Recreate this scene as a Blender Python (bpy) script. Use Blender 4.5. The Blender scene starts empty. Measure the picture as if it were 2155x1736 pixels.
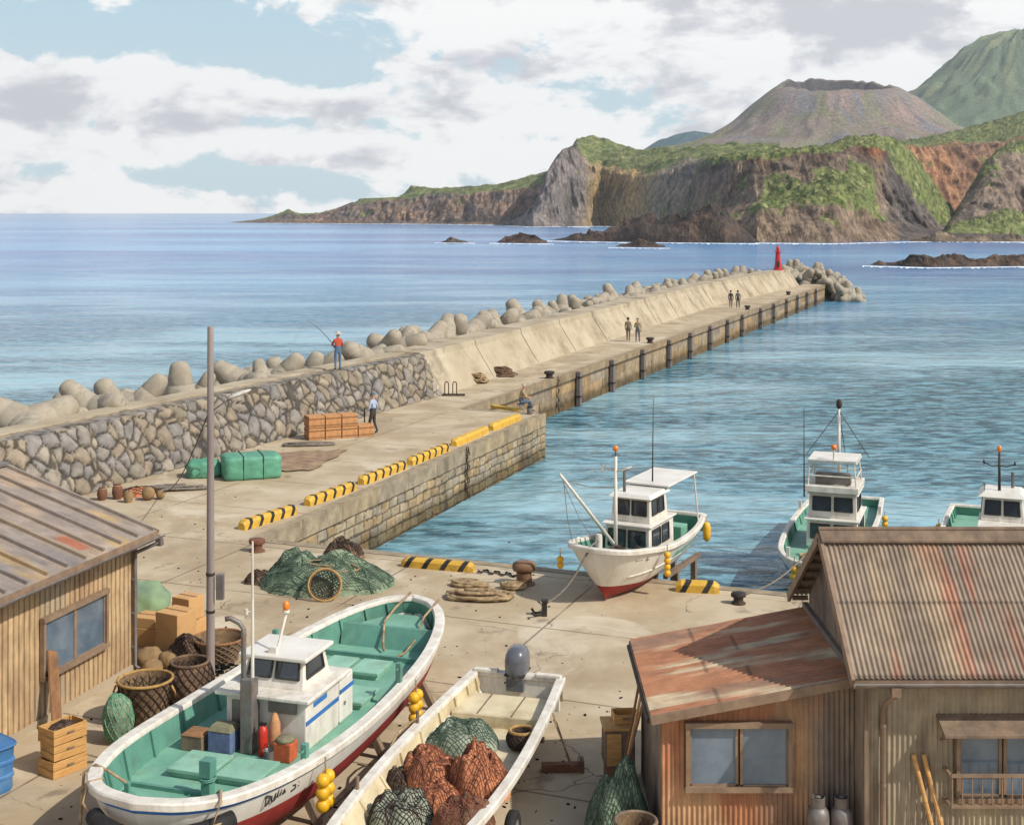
import bpy, math, random
from mathutils import Vector, Matrix, noise, Quaternion
random.seed(7)
PI = math.pi
F, CX, HZ, H = 2800.0, 1077.5, 449.0, 9.5       # focal length and horizon of the view, eye height above the quay
SEA = -2.1
def G(px, py, z=0.0):                            # where a sight line meets the level z
    Y = (H - z) * F / (py - HZ)
    return Vector(((px - CX) / F * Y, Y, z))
def lin(c):
    return tuple((x / 12.92 if x <= .04045 else ((x + .055) / 1.055) ** 2.4) for x in [v / 255 for v in c])
def interp(tab, x):
    if x <= tab[0][0]: return tab[0][1]
    for (a, b), (c, d) in zip(tab, tab[1:]):
        if x <= c: return b + (d - b) * (x - a) / (c - a) if c > a else d
    return tab[-1][1]
def sint(tab, x):                                # smooth interpolation
    n = len(tab)
    if x <= tab[0][0]: return tab[0][1]
    if x >= tab[-1][0]: return tab[-1][1]
    for i in range(n - 1):
        x0, y0 = tab[i]; x1, y1 = tab[i + 1]
        if x <= x1:
            h = x1 - x0
            m0 = (y1 - tab[i - 1][1]) / (x1 - tab[i - 1][0]) if i > 0 else (y1 - y0) / h
            m1 = (tab[i + 2][1] - y0) / (tab[i + 2][0] - x0) if i < n - 2 else (y1 - y0) / h
            t = (x - x0) / h
            return (2*t**3 - 3*t*t + 1) * y0 + (t**3 - 2*t*t + t) * h * m0 + (-2*t**3 + 3*t*t) * y1 + (t**3 - t*t) * h * m1
def N(x, y=0, z=0): return noise.noise(Vector((x, y, z)))
def FB(x, y=0, z=0, o=4): return noise.fractal(Vector((x, y, z)), 1.0, 2.0, o)

sc = bpy.context.scene
COL = sc.collection
# ------------------------------------------------------------------ materials
MAT = {}
def nodes(m):
    m.use_nodes = True
    nt = m.node_tree; nt.nodes.clear()
    return nt, nt.nodes, nt.links
def mat(name, c1, c2=None, rough=.7, scale=3., bump=.2, bscale=None, metal=0., col=False, spec=.4, st=(1, 1, 1), dirt=None, dscale=.8, damt=.5, coat=0., bdist=.02):
    """Base colour mottled between c1 and c2, optional patches of dirt, bump."""
    if name in MAT: return MAT[name]
    m = bpy.data.materials.new(name); nt, n, l = nodes(m)
    o = n.new('ShaderNodeOutputMaterial'); b = n.new('ShaderNodeBsdfPrincipled')
    l.new(b.outputs[0], o.inputs[0])
    tc = n.new('ShaderNodeTexCoord'); mp = n.new('ShaderNodeMapping'); mp.inputs['Scale'].default_value = st
    l.new(tc.outputs['Object'], mp.inputs[0])
    nz = n.new('ShaderNodeTexNoise'); nz.inputs['Scale'].default_value = scale; nz.inputs['Detail'].default_value = 6; nz.inputs['Roughness'].default_value = .62
    l.new(mp.outputs[0], nz.inputs['Vector'])
    cr = n.new('ShaderNodeValToRGB'); cr.color_ramp.elements[0].position = .34; cr.color_ramp.elements[1].position = .66
    c2 = c2 or tuple(v * .8 for v in c1)
    cr.color_ramp.elements[0].color = (*lin(c2), 1); cr.color_ramp.elements[1].color = (*lin(c1), 1)
    l.new(nz.outputs[0], cr.inputs[0])
    out = cr.outputs[0]
    if col:
        at = n.new('ShaderNodeAttribute'); at.attribute_name = 'Col'
        mx = n.new('ShaderNodeMix'); mx.data_type = 'RGBA'; mx.blend_type = 'MULTIPLY'; mx.inputs[0].default_value = 1
        l.new(out, mx.inputs[6]); l.new(at.outputs[0], mx.inputs[7]); out = mx.outputs[2]
    if dirt:
        n2 = n.new('ShaderNodeTexNoise'); n2.inputs['Scale'].default_value = dscale; n2.inputs['Detail'].default_value = 8; n2.inputs['Roughness'].default_value = .7
        l.new(mp.outputs[0], n2.inputs['Vector'])
        r2 = n.new('ShaderNodeValToRGB'); r2.color_ramp.elements[0].position = .5; r2.color_ramp.elements[1].position = .66
        r2.color_ramp.elements[0].color = (0, 0, 0, 1); r2.color_ramp.elements[1].color = (damt, damt, damt, 1)
        l.new(n2.outputs[0], r2.inputs[0])
        mx = n.new('ShaderNodeMix'); mx.data_type = 'RGBA'
        l.new(r2.outputs[0], mx.inputs[0]); l.new(out, mx.inputs[6]); mx.inputs[7].default_value = (*lin(dirt), 1); out = mx.outputs[2]
    l.new(out, b.inputs['Base Color'])
    b.inputs['Roughness'].default_value = rough; b.inputs['Metallic'].default_value = metal
    b.inputs['Specular IOR Level'].default_value = spec
    if coat: b.inputs['Coat Weight'].default_value = coat; b.inputs['Coat Roughness'].default_value = .15
    if bump:
        nb = n.new('ShaderNodeTexNoise'); nb.inputs['Scale'].default_value = bscale or scale * 5; nb.inputs['Detail'].default_value = 5
        l.new(mp.outputs[0], nb.inputs['Vector'])
        bp = n.new('ShaderNodeBump'); bp.inputs['Strength'].default_value = bump; bp.inputs['Distance'].default_value = bdist
        l.new(nb.outputs[0], bp.inputs['Height']); l.new(bp.outputs[0], b.inputs['Normal'])
    MAT[name] = m
    return m
# ------------------------------------------------------------------ mesh builder
WM = {}
class MB:
    def __init__(s): s.v = []; s.f = []; s.m = []; s.c = []
    def add(s, vs, fs, mi=0, cs=None):
        k = len(s.v)
        s.v += [Vector(p) for p in vs]
        if cs is not None:
            while len(s.c) < k: s.c.append((1, 1, 1))
            s.c += list(cs)
        for i, f in enumerate(fs):
            s.f.append(tuple(k + j for j in f)); s.m.append(mi if isinstance(mi, int) else mi[i])
        return s
    def hexa(s, p, mi=0):       # p: 4 bottom corners (ccw from above) then 4 top corners
        return s.add(p, [(3, 2, 1, 0), (4, 5, 6, 7), (0, 1, 5, 4), (1, 2, 6, 5), (2, 3, 7, 6), (3, 0, 4, 7)], mi)
    def box(s, c, d, rz=0, mi=0, rot=None):
        R = rot or Matrix.Rotation(rz, 3, 'Z'); c = Vector(c)
        P = [(-1, -1, -1), (1, -1, -1), (1, 1, -1), (-1, 1, -1), (-1, -1, 1), (1, -1, 1), (1, 1, 1), (-1, 1, 1)]
        return s.hexa([c + R @ Vector((x * d[0] / 2, y * d[1] / 2, z * d[2] / 2)) for x, y, z in P], mi)
    def beam(s, p, q, w, h, mi=0, up=(0, 0, 1)):
        p = Vector(p); q = Vector(q); d = (q - p).normalized(); u = Vector(up)
        if abs(d.dot(u)) > .98: u = Vector((1, 0, 0))
        a = d.cross(u).normalized() * w / 2; b = a.normalized().cross(d).normalized() * h / 2
        return s.hexa([p - a - b, p + a - b, q + a - b, q - a - b, p - a + b, p + a + b, q + a + b, q - a + b], mi)
    def tube(s, pts, r, n=8, mi=0, closed=False, caps=True):
        pts = [Vector(p) for p in pts]; k = len(pts); vs = []
        R = r if isinstance(r, (list, tuple)) else [r] * k
        pu = None
        for i, p in enumerate(pts):
            if closed: d = pts[(i + 1) % k] - pts[i - 1]
            else: d = pts[min(i + 1, k - 1)] - pts[max(i - 1, 0)]
            d = d.normalized() if d.length > 1e-9 else Vector((0, 0, 1))
            if pu is None: pu = Vector((0, 0, 1)) if abs(d.z) < .9 else Vector((1, 0, 0))
            a = d.cross(pu)
            if a.length < 1e-5: a = d.cross(Vector((.3, .7, .6)))
            a.normalize(); b = a.cross(d).normalized(); pu = b
            vs += [p + (a * math.cos(2 * PI * j / n) + b * math.sin(2 * PI * j / n)) * R[i] for j in range(n)]
        fs = []
        for i in range(k if closed else k - 1):
            i2 = (i + 1) % k
            fs += [(i * n + j, i * n + (j + 1) % n, i2 * n + (j + 1) % n, i2 * n + j) for j in range(n)]
        if caps and not closed: fs += [tuple(range(n - 1, -1, -1)), tuple((k - 1) * n + j for j in range(n))]
        return s.add(vs, fs, mi)
    def lathe(s, c, prof, n=16, mi=0, M=None, caps=True, sx=1, sy=1):
        c = Vector(c); vs = []
        for r, z in prof:
            for j in range(n):
                p = Vector((r * math.cos(2 * PI * j / n) * sx, r * math.sin(2 * PI * j / n) * sy, z))
                vs.append(c + (M @ p if M else p))
        k = len(prof)
        fs = [(i * n + j, i * n + (j + 1) % n, (i + 1) * n + (j + 1) % n, (i + 1) * n + j) for i in range(k - 1) for j in range(n)]
        if caps: fs += [tuple(range(n - 1, -1, -1)), tuple((k - 1) * n + j for j in range(n))]
        return s.add(vs, fs, mi)
    def ell(s, c, r, n=14, m=9, mi=0, fn=None, M=None):
        vs = [];
        for i in range(m + 1):
            th = PI * i / m
            for j in range(n):
                ph = 2 * PI * j / n
                d = Vector((math.sin(th) * math.cos(ph), math.sin(th) * math.sin(ph), -math.cos(th)))
                k = fn(d) if fn else 1
                p = Vector((d.x * r[0] * k, d.y * r[1] * k, d.z * r[2] * k))
                vs.append(Vector(c) + (M @ p if M else p))
        fs = [(i * n + j, i * n + (j + 1) % n, (i + 1) * n + (j + 1) % n, (i + 1) * n + j) for i in range(m) for j in range(n)]
        return s.add(vs, fs, mi)
    def grid(s, fn, nu, nv, mi=0, colr=False):
        vs = []; cs = []
        for i in range(nu + 1):
            for j in range(nv + 1):
                r = fn(i / nu, j / nv)
                if colr: vs.append(r[0]); cs.append(r[1])
                else: vs.append(r)
        fs = [(i * (nv + 1) + j, (i + 1) * (nv + 1) + j, (i + 1) * (nv + 1) + j + 1, i * (nv + 1) + j + 1) for i in range(nu) for j in range(nv)]
        return s.add(vs, fs, mi, cs if colr else None)
    def prism(s, poly, z0, z1, mi=0, mt=None):
        n = len(poly); vs = [(x, y, z0) for x, y in poly] + [(x, y, z1) for x, y in poly]
        fs = [tuple(range(n - 1, -1, -1)), tuple(range(n, 2 * n))] + [(i, (i + 1) % n, n + (i + 1) % n, n + i) for i in range(n)]
        ms = [mi] * len(fs)
        if mt is not None: ms[1] = mt
        return s.add(vs, fs, ms)
    def build(s, name, mats, parent=None, smooth=False, bevel=0, world=True, auto=None):
        me = bpy.data.meshes.new(name)
        root = parent
        while root is not None and root.parent is not None: root = root.parent
        vs = s.v
        if world and root is not None and root.name in WM:
            I = WM[root.name]; vs = [I @ p for p in vs]
        me.from_pydata([tuple(p) for p in vs], [], s.f)
        for mm in (mats if isinstance(mats, (list, tuple)) else [mats]): me.materials.append(mm)
        me.polygons.foreach_set('material_index', s.m)
        if smooth: me.polygons.foreach_set('use_smooth', [True] * len(s.f))
        if s.c:
            while len(s.c) < len(s.v): s.c.append((1, 1, 1))
            ca = me.color_attributes.new('Col', 'FLOAT_COLOR', 'POINT')
            ca.data.foreach_set('color', [x for c in s.c for x in (c[0], c[1], c[2], 1)])
        if auto: me.set_sharp_from_angle(angle=math.radians(auto))
        me.update()
        o = bpy.data.objects.new(name, me); COL.objects.link(o)
        if parent: o.parent = parent
        if bevel:
            bm = o.modifiers.new('edge', 'BEVEL'); bm.width = bevel; bm.segments = 2; bm.limit_method = 'ANGLE'
        return o
def thing(name, label, cat, loc=(0, 0, 0), rz=0, group=None):
    o = bpy.data.objects.new(name, None); COL.objects.link(o); o.empty_display_size = .3
    o.location = loc; o.rotation_euler = (0, 0, rz); o['label'] = label; o['category'] = cat
    if group: o['group'] = group
    WM[o.name] = (Matrix.Translation(Vector(loc)) @ Matrix.Rotation(rz, 4, 'Z')).inverted()
    return o
def tag(o, label, cat, group=None, kind=None):
    o['label'] = label; o['category'] = cat
    if group: o['group'] = group
    if kind: o['kind'] = kind
    return o
def kind(o, k='structure', label=None, cat=None):
    o['kind'] = k
    if label: o['label'] = label
    if cat: o['category'] = cat
    return o
def copy_tree(o, parent=None, loc=None, rz=None):
    c = o.copy(); COL.objects.link(c); c.parent = parent
    if loc is not None: c.location = loc
    if rz is not None: c.rotation_euler = (0, 0, rz)
    for ch in [x for x in bpy.data.objects if x.parent == o]: copy_tree(ch, c)
    return c
# ------------------------------------------------------------------ camera, sun, sky
cam = bpy.data.cameras.new('camera'); co = bpy.data.objects.new('camera', cam); COL.objects.link(co)
co.location = (0, 0, H); co.rotation_euler = (PI / 2, 0, 0)
cam.sensor_width = 36; cam.lens = F / 2155 * 36; cam.shift_y = -(868 - HZ) / 2155; cam.clip_end = 90000; cam.clip_start = .1
sc.camera = co
SUN = Vector((.74, -.42, .80)).normalized()
sl = bpy.data.lights.new('sun', 'SUN'); so = bpy.data.objects.new('sun', sl); COL.objects.link(so)
sl.energy = 3.3; sl.angle = math.radians(.6); sl.color = (1, .95, .86)
so.rotation_euler = (-SUN).to_track_quat('-Z', 'Y').to_euler()
sc.view_settings.view_transform = 'Standard'; sc.view_settings.look = 'None'
sc.view_settings.exposure = .42; sc.view_settings.gamma = 1
w = bpy.data.worlds.new('World'); sc.world = w; w.use_nodes = True
nt = w.node_tree; n = nt.nodes; l = nt.links; n.clear()
wo = n.new('ShaderNodeOutputWorld'); bg = n.new('ShaderNodeBackground'); bg.inputs[1].default_value = .1
l.new(bg.outputs[0], wo.inputs[0])
sk = n.new('ShaderNodeTexSky'); sk.sky_type = 'NISHITA'; sk.sun_disc = False
sk.sun_elevation = math.asin(SUN.z); sk.sun_rotation = math.atan2(SUN.x, SUN.y); sk.air_density = 1.2; sk.dust_density = 1.5; sk.ozone_density = 2.0
tc = n.new('ShaderNodeTexCoord'); sx = n.new('ShaderNodeSeparateXYZ'); l.new(tc.outputs['Generated'], sx.inputs[0])
def M2(op, a, b=None, c=None):
    q = n.new('ShaderNodeMath'); q.operation = op
    for i, v in enumerate((a, b, c)):
        if v is None: continue
        if isinstance(v, (int, float)): q.inputs[i].default_value = v
        else: l.new(v, q.inputs[i])
    return q.outputs[0]
az = M2('ARCTAN2', sx.outputs[0], sx.outputs[1]); el = M2('ARCSINE', sx.outputs[2])
def vec(a, b, c=0.0):
    q = n.new('ShaderNodeCombineXYZ')
    for i, v in enumerate((a, b, c)):
        if isinstance(v, (int, float)): q.inputs[i].default_value = v
        else: l.new(v, q.inputs[i])
    return q.outputs[0]
def nz(v, s, d=7, r=.55, dist=0.0):
    q = n.new('ShaderNodeTexNoise'); q.inputs['Scale'].default_value = s; q.inputs['Detail'].default_value = d
    q.inputs['Roughness'].default_value = r; q.inputs['Distortion'].default_value = dist; l.new(v, q.inputs['Vector']); return q.outputs[0]
def ramp(x, a, b):
    q = n.new('ShaderNodeMapRange'); q.interpolation_type = 'SMOOTHSTEP'
    q.inputs[1].default_value = a; q.inputs[2].default_value = b; l.new(x, q.inputs[0]); return q.outputs[0]
def mixc(f, a, b):
    q = n.new('ShaderNodeMix'); q.data_type = 'RGBA'; l.new(f, q.inputs[0])
    for i, v in ((6, a), (7, b)):
        if isinstance(v, tuple): q.inputs[i].default_value = (*v, 1)
        else: l.new(v, q.inputs[i])
    return q.outputs[2]
def blob(px, py, wx, wy, amp):                    # a soft bump in the sky around a direction
    a0 = math.atan((px - CX) / F); e0 = math.atan((HZ - py) / F)
    dx = M2('DIVIDE', M2('SUBTRACT', az, a0), wx / F); dy = M2('DIVIDE', M2('SUBTRACT', el, e0), wy / F)
    r = M2('ADD', M2('MULTIPLY', dx, dx), M2('MULTIPLY', dy, dy))
    return M2('MULTIPLY', M2('POWER', 2.718, M2('MULTIPLY', r, -1.0)), amp)
v1 = vec(M2('MULTIPLY', az, 12.0), M2('MULTIPLY', el, 20.0), 3.1)
v2 = vec(M2('MULTIPLY', az, 11.0), M2('MULTIPLY', el, 24.0), 8.4)
base = nz(v1, 1.0, 10, .6, .25)
cov = base
for b_ in ((360, 90, 420, 110, -.26), (620, 190, 160, 90, -.10), (300, 200, 400, 45, .18), (1250, 150, 330, 110, -.03), (980, 60, 200, 80, .1), (1650, 90, 400, 90, .18), (300, 375, 900, 38, -.16), (1000, 290, 250, 22, -.14), (1300, 150, 300, 60, -.12), (80, 360, 200, 30, -.08), (700, 260, 200, 16, -.10), (250, 150, 200, 40, .1), (700, 330, 500, 30, .12)):
    cov = M2('ADD', cov, blob(*b_))
mask = ramp(cov, .345, .425)
shade = nz(v2, 1.25, 10, .6, .25)
for b_ in ((300, 250, 330, 45, .22), (640, 345, 300, 22, .12), (900, 240, 160, 30, .12), (1030, 110, 190, 50, .12), (1760, 60, 360, 95, .24), (1500, 200, 200, 60, .05), (700, 30, 900, 30, -.05)):
    shade = M2('ADD', shade, blob(*b_))
gm = ramp(shade, .53, .72)
hi = ramp(sx.outputs[2], .16, .75)                # clouds overhead, out of view, faded out to lower the ambient light
cloud = mixc(gm, (8.1, 8.1, 8.0), (4.9, 4.95, 5.3))
blue = mixc(ramp(el, 0.0, .3), (5.0, 6.3, 6.9), (3.1, 4.9, 6.0))
skymix = n.new('ShaderNodeMix'); skymix.data_type = 'RGBA'; skymix.inputs[0].default_value = .12
l.new(blue, skymix.inputs[6]); l.new(sk.outputs[0], skymix.inputs[7])
out = mixc(mask, skymix.outputs[2], cloud)
out = mixc(hi, out, sk.outputs[0])
l.new(out, bg.inputs[0])

# ------------------------------------------------------------------ sea
m = bpy.data.materials.new('sea_water'); nt, n, l = nodes(m)
o_ = n.new('ShaderNodeOutputMaterial'); b = n.new('ShaderNodeBsdfPrincipled'); l.new(b.outputs[0], o_.inputs[0])
ge = n.new('ShaderNodeNewGeometry'); sx = n.new('ShaderNodeSeparateXYZ'); l.new(ge.outputs['Position'], sx.inputs[0])
dist = M2('SQRT', M2('ADD', M2('MULTIPLY', sx.outputs[0], sx.outputs[0]), M2('MULTIPLY', sx.outputs[1], sx.outputs[1])))
ld = M2('LOGARITHM', M2('MAXIMUM', dist, 1.0), 2.718)
X, Y_ = sx.outputs[0], sx.outputs[1]
patch = nz(vec(M2('MULTIPLY', X, .022), M2('MULTIPLY', Y_, .055)), 1.0, 7, .6, .4)
rip = nz(vec(M2('MULTIPLY', X, .75), M2('MULTIPLY', Y_, 1.5)), 1.0, 5, .62, .4)
big = nz(vec(M2('MULTIPLY', X, .0025), M2('MULTIPLY', Y_, .008)), 1.0, 6, .6)
near = mixc(ramp(rip, .40, .60), lin((26, 76, 92)), lin((104, 150, 164)))
near = mixc(M2('MULTIPLY', ramp(patch, .46, .62), .85), near, lin((146, 184, 194)))  # pale patches put reflected sky into the water colour
far = mixc(ramp(big, .38, .62), lin((30, 92, 160)), lin((94, 156, 200)))
c_ = mixc(ramp(ld, 4.4, 6.2), near, far)
l.new(c_, b.inputs['Base Color'])
b.inputs['Roughness'].default_value = .15; b.inputs['IOR'].default_value = 1.33; b.inputs['Specular IOR Level'].default_value = .22
w1 = nz(vec(M2('MULTIPLY', X, 1.0), M2('MULTIPLY', Y_, 1.9)), 1.0, 4, .55, .5)
w2 = nz(vec(M2('MULTIPLY', X, .10), M2('MULTIPLY', Y_, .2)), 1.0, 4, .6, .3)
hgt = M2('ADD', M2('MULTIPLY', w1, M2('ADD', .12, M2('MULTIPLY', ramp(patch, .58, .40), .26))), M2('MULTIPLY', w2, 1.4))
bp = n.new('ShaderNodeBump'); bp.inputs['Strength'].default_value = 1; bp.inputs['Distance'].default_value = .55
l.new(hgt, bp.inputs['Height']); l.new(bp.outputs[0], b.inputs['Normal'])
MSEA = m
s = MB(); R0 = 60000
rings = [2, 20, 30, 40, 50, 65, 80, 100, 140, 200, 300, 500, 1000, 2500, 8000, 25000, 70000]
for i, r in enumerate(rings):
    s.v += [Vector((r * math.cos(2 * PI * j / 64), r * math.sin(2 * PI * j / 64) + 20, SEA)) for j in range(64)]
for i in range(len(rings) - 1):
    for j in range(64): s.f.append((i * 64 + j, i * 64 + (j + 1) % 64, (i + 1) * 64 + (j + 1) % 64, (i + 1) * 64 + j)); s.m.append(0)
kind(s.build('sea', m))

# ------------------------------------------------------------------ land
mland = mat('land_surface', (255, 255, 255), (176, 176, 176), rough=.95, scale=.22, bump=1, bscale=.45, col=True, spec=.1, bdist=1.2)
mrock = mat('wet_rock', (255, 255, 255), (185, 185, 185), rough=.8, scale=.5, bump=1, bscale=1.2, col=True, spec=.3, bdist=.5)
def mixv(a, b, t): t = max(0, min(1, t)); return tuple(x + (y - x) * t for x, y in zip(a, b))
GR1, GR2, GR3 = lin((126, 136, 80)), lin((94, 108, 60)), lin((162, 160, 108))
def veg_col(p, s=1.0):
    k = .5 + 1.3 * FB(p.x * .05 * s, p.y * .03 * s, p.z * .08 * s); k2 = .5 + 1.4 * N(p.x * .22 * s, p.y * .12 * s, p.z * .25 * s)
    c = mixv(mixv(GR2, GR1, k), GR3, k2 * .8 - .2)
    return tuple(x * .55 for x in c) if N(p.x * .3 * s, p.y * .2 * s, p.z * .35 * s + 4) > .22 else c
def land(name, x0, x1, nx, rows, sub, rock, seed=0, amp=6, vamp=1.5, mats=None, gull=1.0, vs=1.0):
    """A landform lofted from its shore up to its crest and down behind. rows: (distance beyond the shore, height line, plant cover)."""
    shore = rows[0][1]
    cols = []
    for i in range(nx + 1):
        px = x0 + (x1 - x0) * i / nx
        ys = 11.6 * F / (interp(shore, px) - HZ); line = []
        for k, (dy, tab, vg) in enumerate(rows):
            Y = ys + (interp(dy, px) if isinstance(dy, list) else dy)
            z = SEA - .6 if k == 0 else (H - (interp(tab, px) - HZ) * Y / F if isinstance(tab, list) else tab)
            line.append((Y, z, interp(vg, px) if isinstance(vg, list) else vg))
        cols.append((px, line))
    s = MB(); nv = sum(sub)
    idx = []
    for px, line in cols:
        c = []
        for k, q in enumerate(sub):
            for j in range(q): c.append((line[k], line[k + 1], j / q))
        c.append((line[-1], line[-1], 0)); idx.append((px, c))
    vs_ = []; cs = []
    for px, c in idx:
        for a, b2, t in c:
            Y = a[0] + (b2[0] - a[0]) * t; z = a[1] + (b2[1] - a[1]) * t; vg = a[2] + (b2[2] - a[2]) * t
            p = Vector(((px - CX) / F * Y, Y, z))
            hgt = max(0, min(1, (z - SEA) / (amp * 1.5)))
            g = noise.ridged_multi_fractal(Vector((p.x / (amp * 4) + seed, p.y / (amp * 7), p.z / (amp * 14))), 1.0, 2.1, 5, 1.0, 2.0)
            e = FB(p.x / (amp * 6) + seed, p.y / (amp * 6), p.z / (amp * 6) + 5)
            cliff = 1 - max(0, min(1, vg))
            q = p.copy()
            g2 = noise.ridged_multi_fractal(Vector((p.x / (amp * 1.3) + seed, p.y / (amp * 3), p.z / (amp * 3.2))), 1.0, 2.1, 4, 1.0, 2.0)
            q.y += (-(g - 1.1) * amp * 1.5 * gull * cliff - (g2 - 1.1) * amp * .55 * cliff - e * amp * .6) * hgt
            q.z += (g2 - 1.1) * amp * .12 * cliff * hgt; g = g * .6 + g2 * .4
            q.z += (FB(p.x * .25 * vs / vamp, p.y * .12 * vs / vamp, seed) * vamp * (.4 + max(vg, 0)) + e * amp * .12) * hgt
            vs_.append(q)
            vv = vg + .55 * FB(p.x * .04 * vs + seed, p.y * .03, p.z * .06 * vs) + .25 * N(p.x * .3 * vs, p.z * .3 * vs, 1)
            cs.append(mixv(rock(px, p, g), veg_col(p, vs), (vv - .42) * 7))
    s.v = vs_; s.c = cs
    m_ = nv + 1
    s.f = [(i * m_ + j, (i + 1) * m_ + j, (i + 1) * m_ + j + 1, i * m_ + j + 1) for i in range(nx) for j in range(nv)]; s.m = [0] * len(s.f)
    o = s.build(name, mats or mland, smooth=True)
    return kind(o)
def rockf(cols_, st=.05, sz=.012, dark=.5):
    C = [lin(c) for c in cols_]
    def f(px, p, g):
        k = .5 + .8 * FB(p.x * st, p.y * st * .6, p.z * sz); k2 = .5 + 1.0 * FB(p.x * st * .35 + 9, p.y * .02, p.z * sz * 1.5 + 4)
        c = mixv(mixv(C[0], C[1], k), C[2], k2 * 1.3 - .35)
        ck = abs(N(p.x * st * 5 + 3 * N(p.z * .03, p.x * .01), p.z * sz * 2.5, 11)); k3 = abs(N(p.x * st * 11 + p.z * .03, p.z * sz * 5, 5))
        if ck < .07: c = tuple(x * .5 for x in c)
        elif k3 < .08: c = tuple(x * .68 for x in c)
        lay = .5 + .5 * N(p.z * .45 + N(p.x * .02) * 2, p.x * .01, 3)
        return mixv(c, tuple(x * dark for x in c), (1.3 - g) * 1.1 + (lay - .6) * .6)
    return f
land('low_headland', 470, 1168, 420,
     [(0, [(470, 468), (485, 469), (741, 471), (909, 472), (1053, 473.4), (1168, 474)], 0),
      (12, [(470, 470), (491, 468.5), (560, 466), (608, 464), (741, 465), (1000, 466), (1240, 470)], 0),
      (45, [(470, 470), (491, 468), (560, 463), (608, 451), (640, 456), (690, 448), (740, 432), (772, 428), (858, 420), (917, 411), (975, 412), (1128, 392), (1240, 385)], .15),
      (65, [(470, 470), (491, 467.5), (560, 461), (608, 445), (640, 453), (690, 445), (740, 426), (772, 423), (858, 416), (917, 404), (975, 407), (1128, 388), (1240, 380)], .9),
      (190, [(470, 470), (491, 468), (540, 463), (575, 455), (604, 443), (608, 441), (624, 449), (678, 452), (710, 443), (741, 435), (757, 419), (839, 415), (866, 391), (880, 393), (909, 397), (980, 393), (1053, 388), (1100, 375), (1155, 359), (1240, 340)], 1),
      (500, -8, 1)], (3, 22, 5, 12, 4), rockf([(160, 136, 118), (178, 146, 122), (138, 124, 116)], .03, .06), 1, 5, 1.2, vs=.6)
def prow(px, p, g):
    a = rockf([(146, 136, 130), (158, 146, 138), (130, 122, 122)], .03, .006, .55)(px, p, g)
    b = rockf([(202, 168, 112), (182, 158, 112), (162, 142, 112)], .06, .006, .6)(px, p, g)
    e = rockf([(150, 140, 126), (166, 150, 128), (136, 126, 118)], .05, .01, .6)(px, p, g)
    k = px + 26 * N(p.x * .02, p.z * .03) + (90 - p.z) * .35
    return mixv(mixv(a, b, (k - 1232) / 34), e, (k - 1360) / 60)
land('cliff_headland', 1030, 1640, 420,
     [(0, [(1030, 473.5), (1122, 478), (1266, 475.5), (1450, 481), (1640, 483)], 0),
      (15, [(1030, 474), (1060, 472), (1122, 468), (1266, 466), (1450, 468), (1640, 470)], 0),
      (60, [(1030, 475), (1048, 473), (1075, 466), (1100, 455), (1125, 432), (1141, 396), (1151, 364), (1168, 338), (1184, 316), (1215, 318), (1227, 345), (1260, 356), (1338, 373), (1400, 368), (1457, 346), (1500, 334), (1640, 330)], [(1190, 0), (1240, .1), (1640, .1)]),
      (110, [(1030, 475), (1048, 473), (1075, 466), (1100, 454), (1125, 431), (1141, 395), (1151, 363), (1168, 336), (1184, 315), (1215, 312), (1235, 330), (1260, 336), (1338, 350), (1400, 345), (1457, 330), (1500, 322), (1640, 322)], [(1190, 0), (1215, .4), (1235, .95), (1640, 1)]),
      (300, [(1030, 475), (1048, 473), (1075, 467), (1100, 455), (1125, 432), (1141, 397), (1151, 366), (1168, 340), (1184, 318), (1205, 308), (1213, 292), (1242, 286), (1280, 293), (1310, 306), (1342, 315), (1429, 313), (1529, 303), (1640, 300)], [(1190, .3), (1213, 1), (1640, 1)]),
      (700, -10, 1)], (3, 34, 8, 22, 4), prow, 4, 9, 2.2, vs=.6)
# volcano with an open crater, and the peaks behind it
def cone(name, px, Y, prof, na, rim=None, colf=None, nr=60, amp=6, ecc=1.0, seed=0):
    X = (px - CX) / F * Y; R = prof[-1][0]; s = MB(); vs_ = []; cs = []
    rr = [R * (i / nr) ** 1.35 for i in range(nr + 1)]
    for r in rr:
        for j in range(na):
            a = 2 * PI * j / na
            z = sint(prof, r)
            aw = a + .22 * FB(r * .012 * math.cos(a), r * .012 * math.sin(a), seed) + .0006 * r
            g = noise.ridged_multi_fractal(Vector((math.cos(aw) * 3.2 + seed, math.sin(aw) * 3.2, r * .006)), 1, 2.2, 6, 1, 2)
            g2 = FB(math.cos(aw) * 7 + seed + r * .01, math.sin(aw) * 7, r * .012) + .8 * FB(r * math.cos(a) * .03, r * math.sin(a) * .03, seed)
            k = min(1, r / 120) if not rim else min(1, max(.12, (r - 90) / 120))
            p = Vector((X + r * math.cos(a) * ecc, Y + r * math.sin(a), z + ((g - 1.1) * amp + g2 * amp * .7) * k))
            if rim: p.z += rim(a, r)
            vs_.append(p); cs.append(colf(p, a, r, g))
    s.v = vs_; s.c = cs
    s.f = [(i * na + j, (i + 1) * na + j, (i + 1) * na + (j + 1) % na, i * na + (j + 1) % na) for i in range(nr) for j in range(na)]; s.m = [0] * len(s.f)
    return kind(s.build(name, mland, smooth=True))
VC = [lin(c) for c in ((150, 134, 122), (168, 144, 134), (142, 138, 110), (140, 136, 138), (92, 86, 86))]
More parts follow.
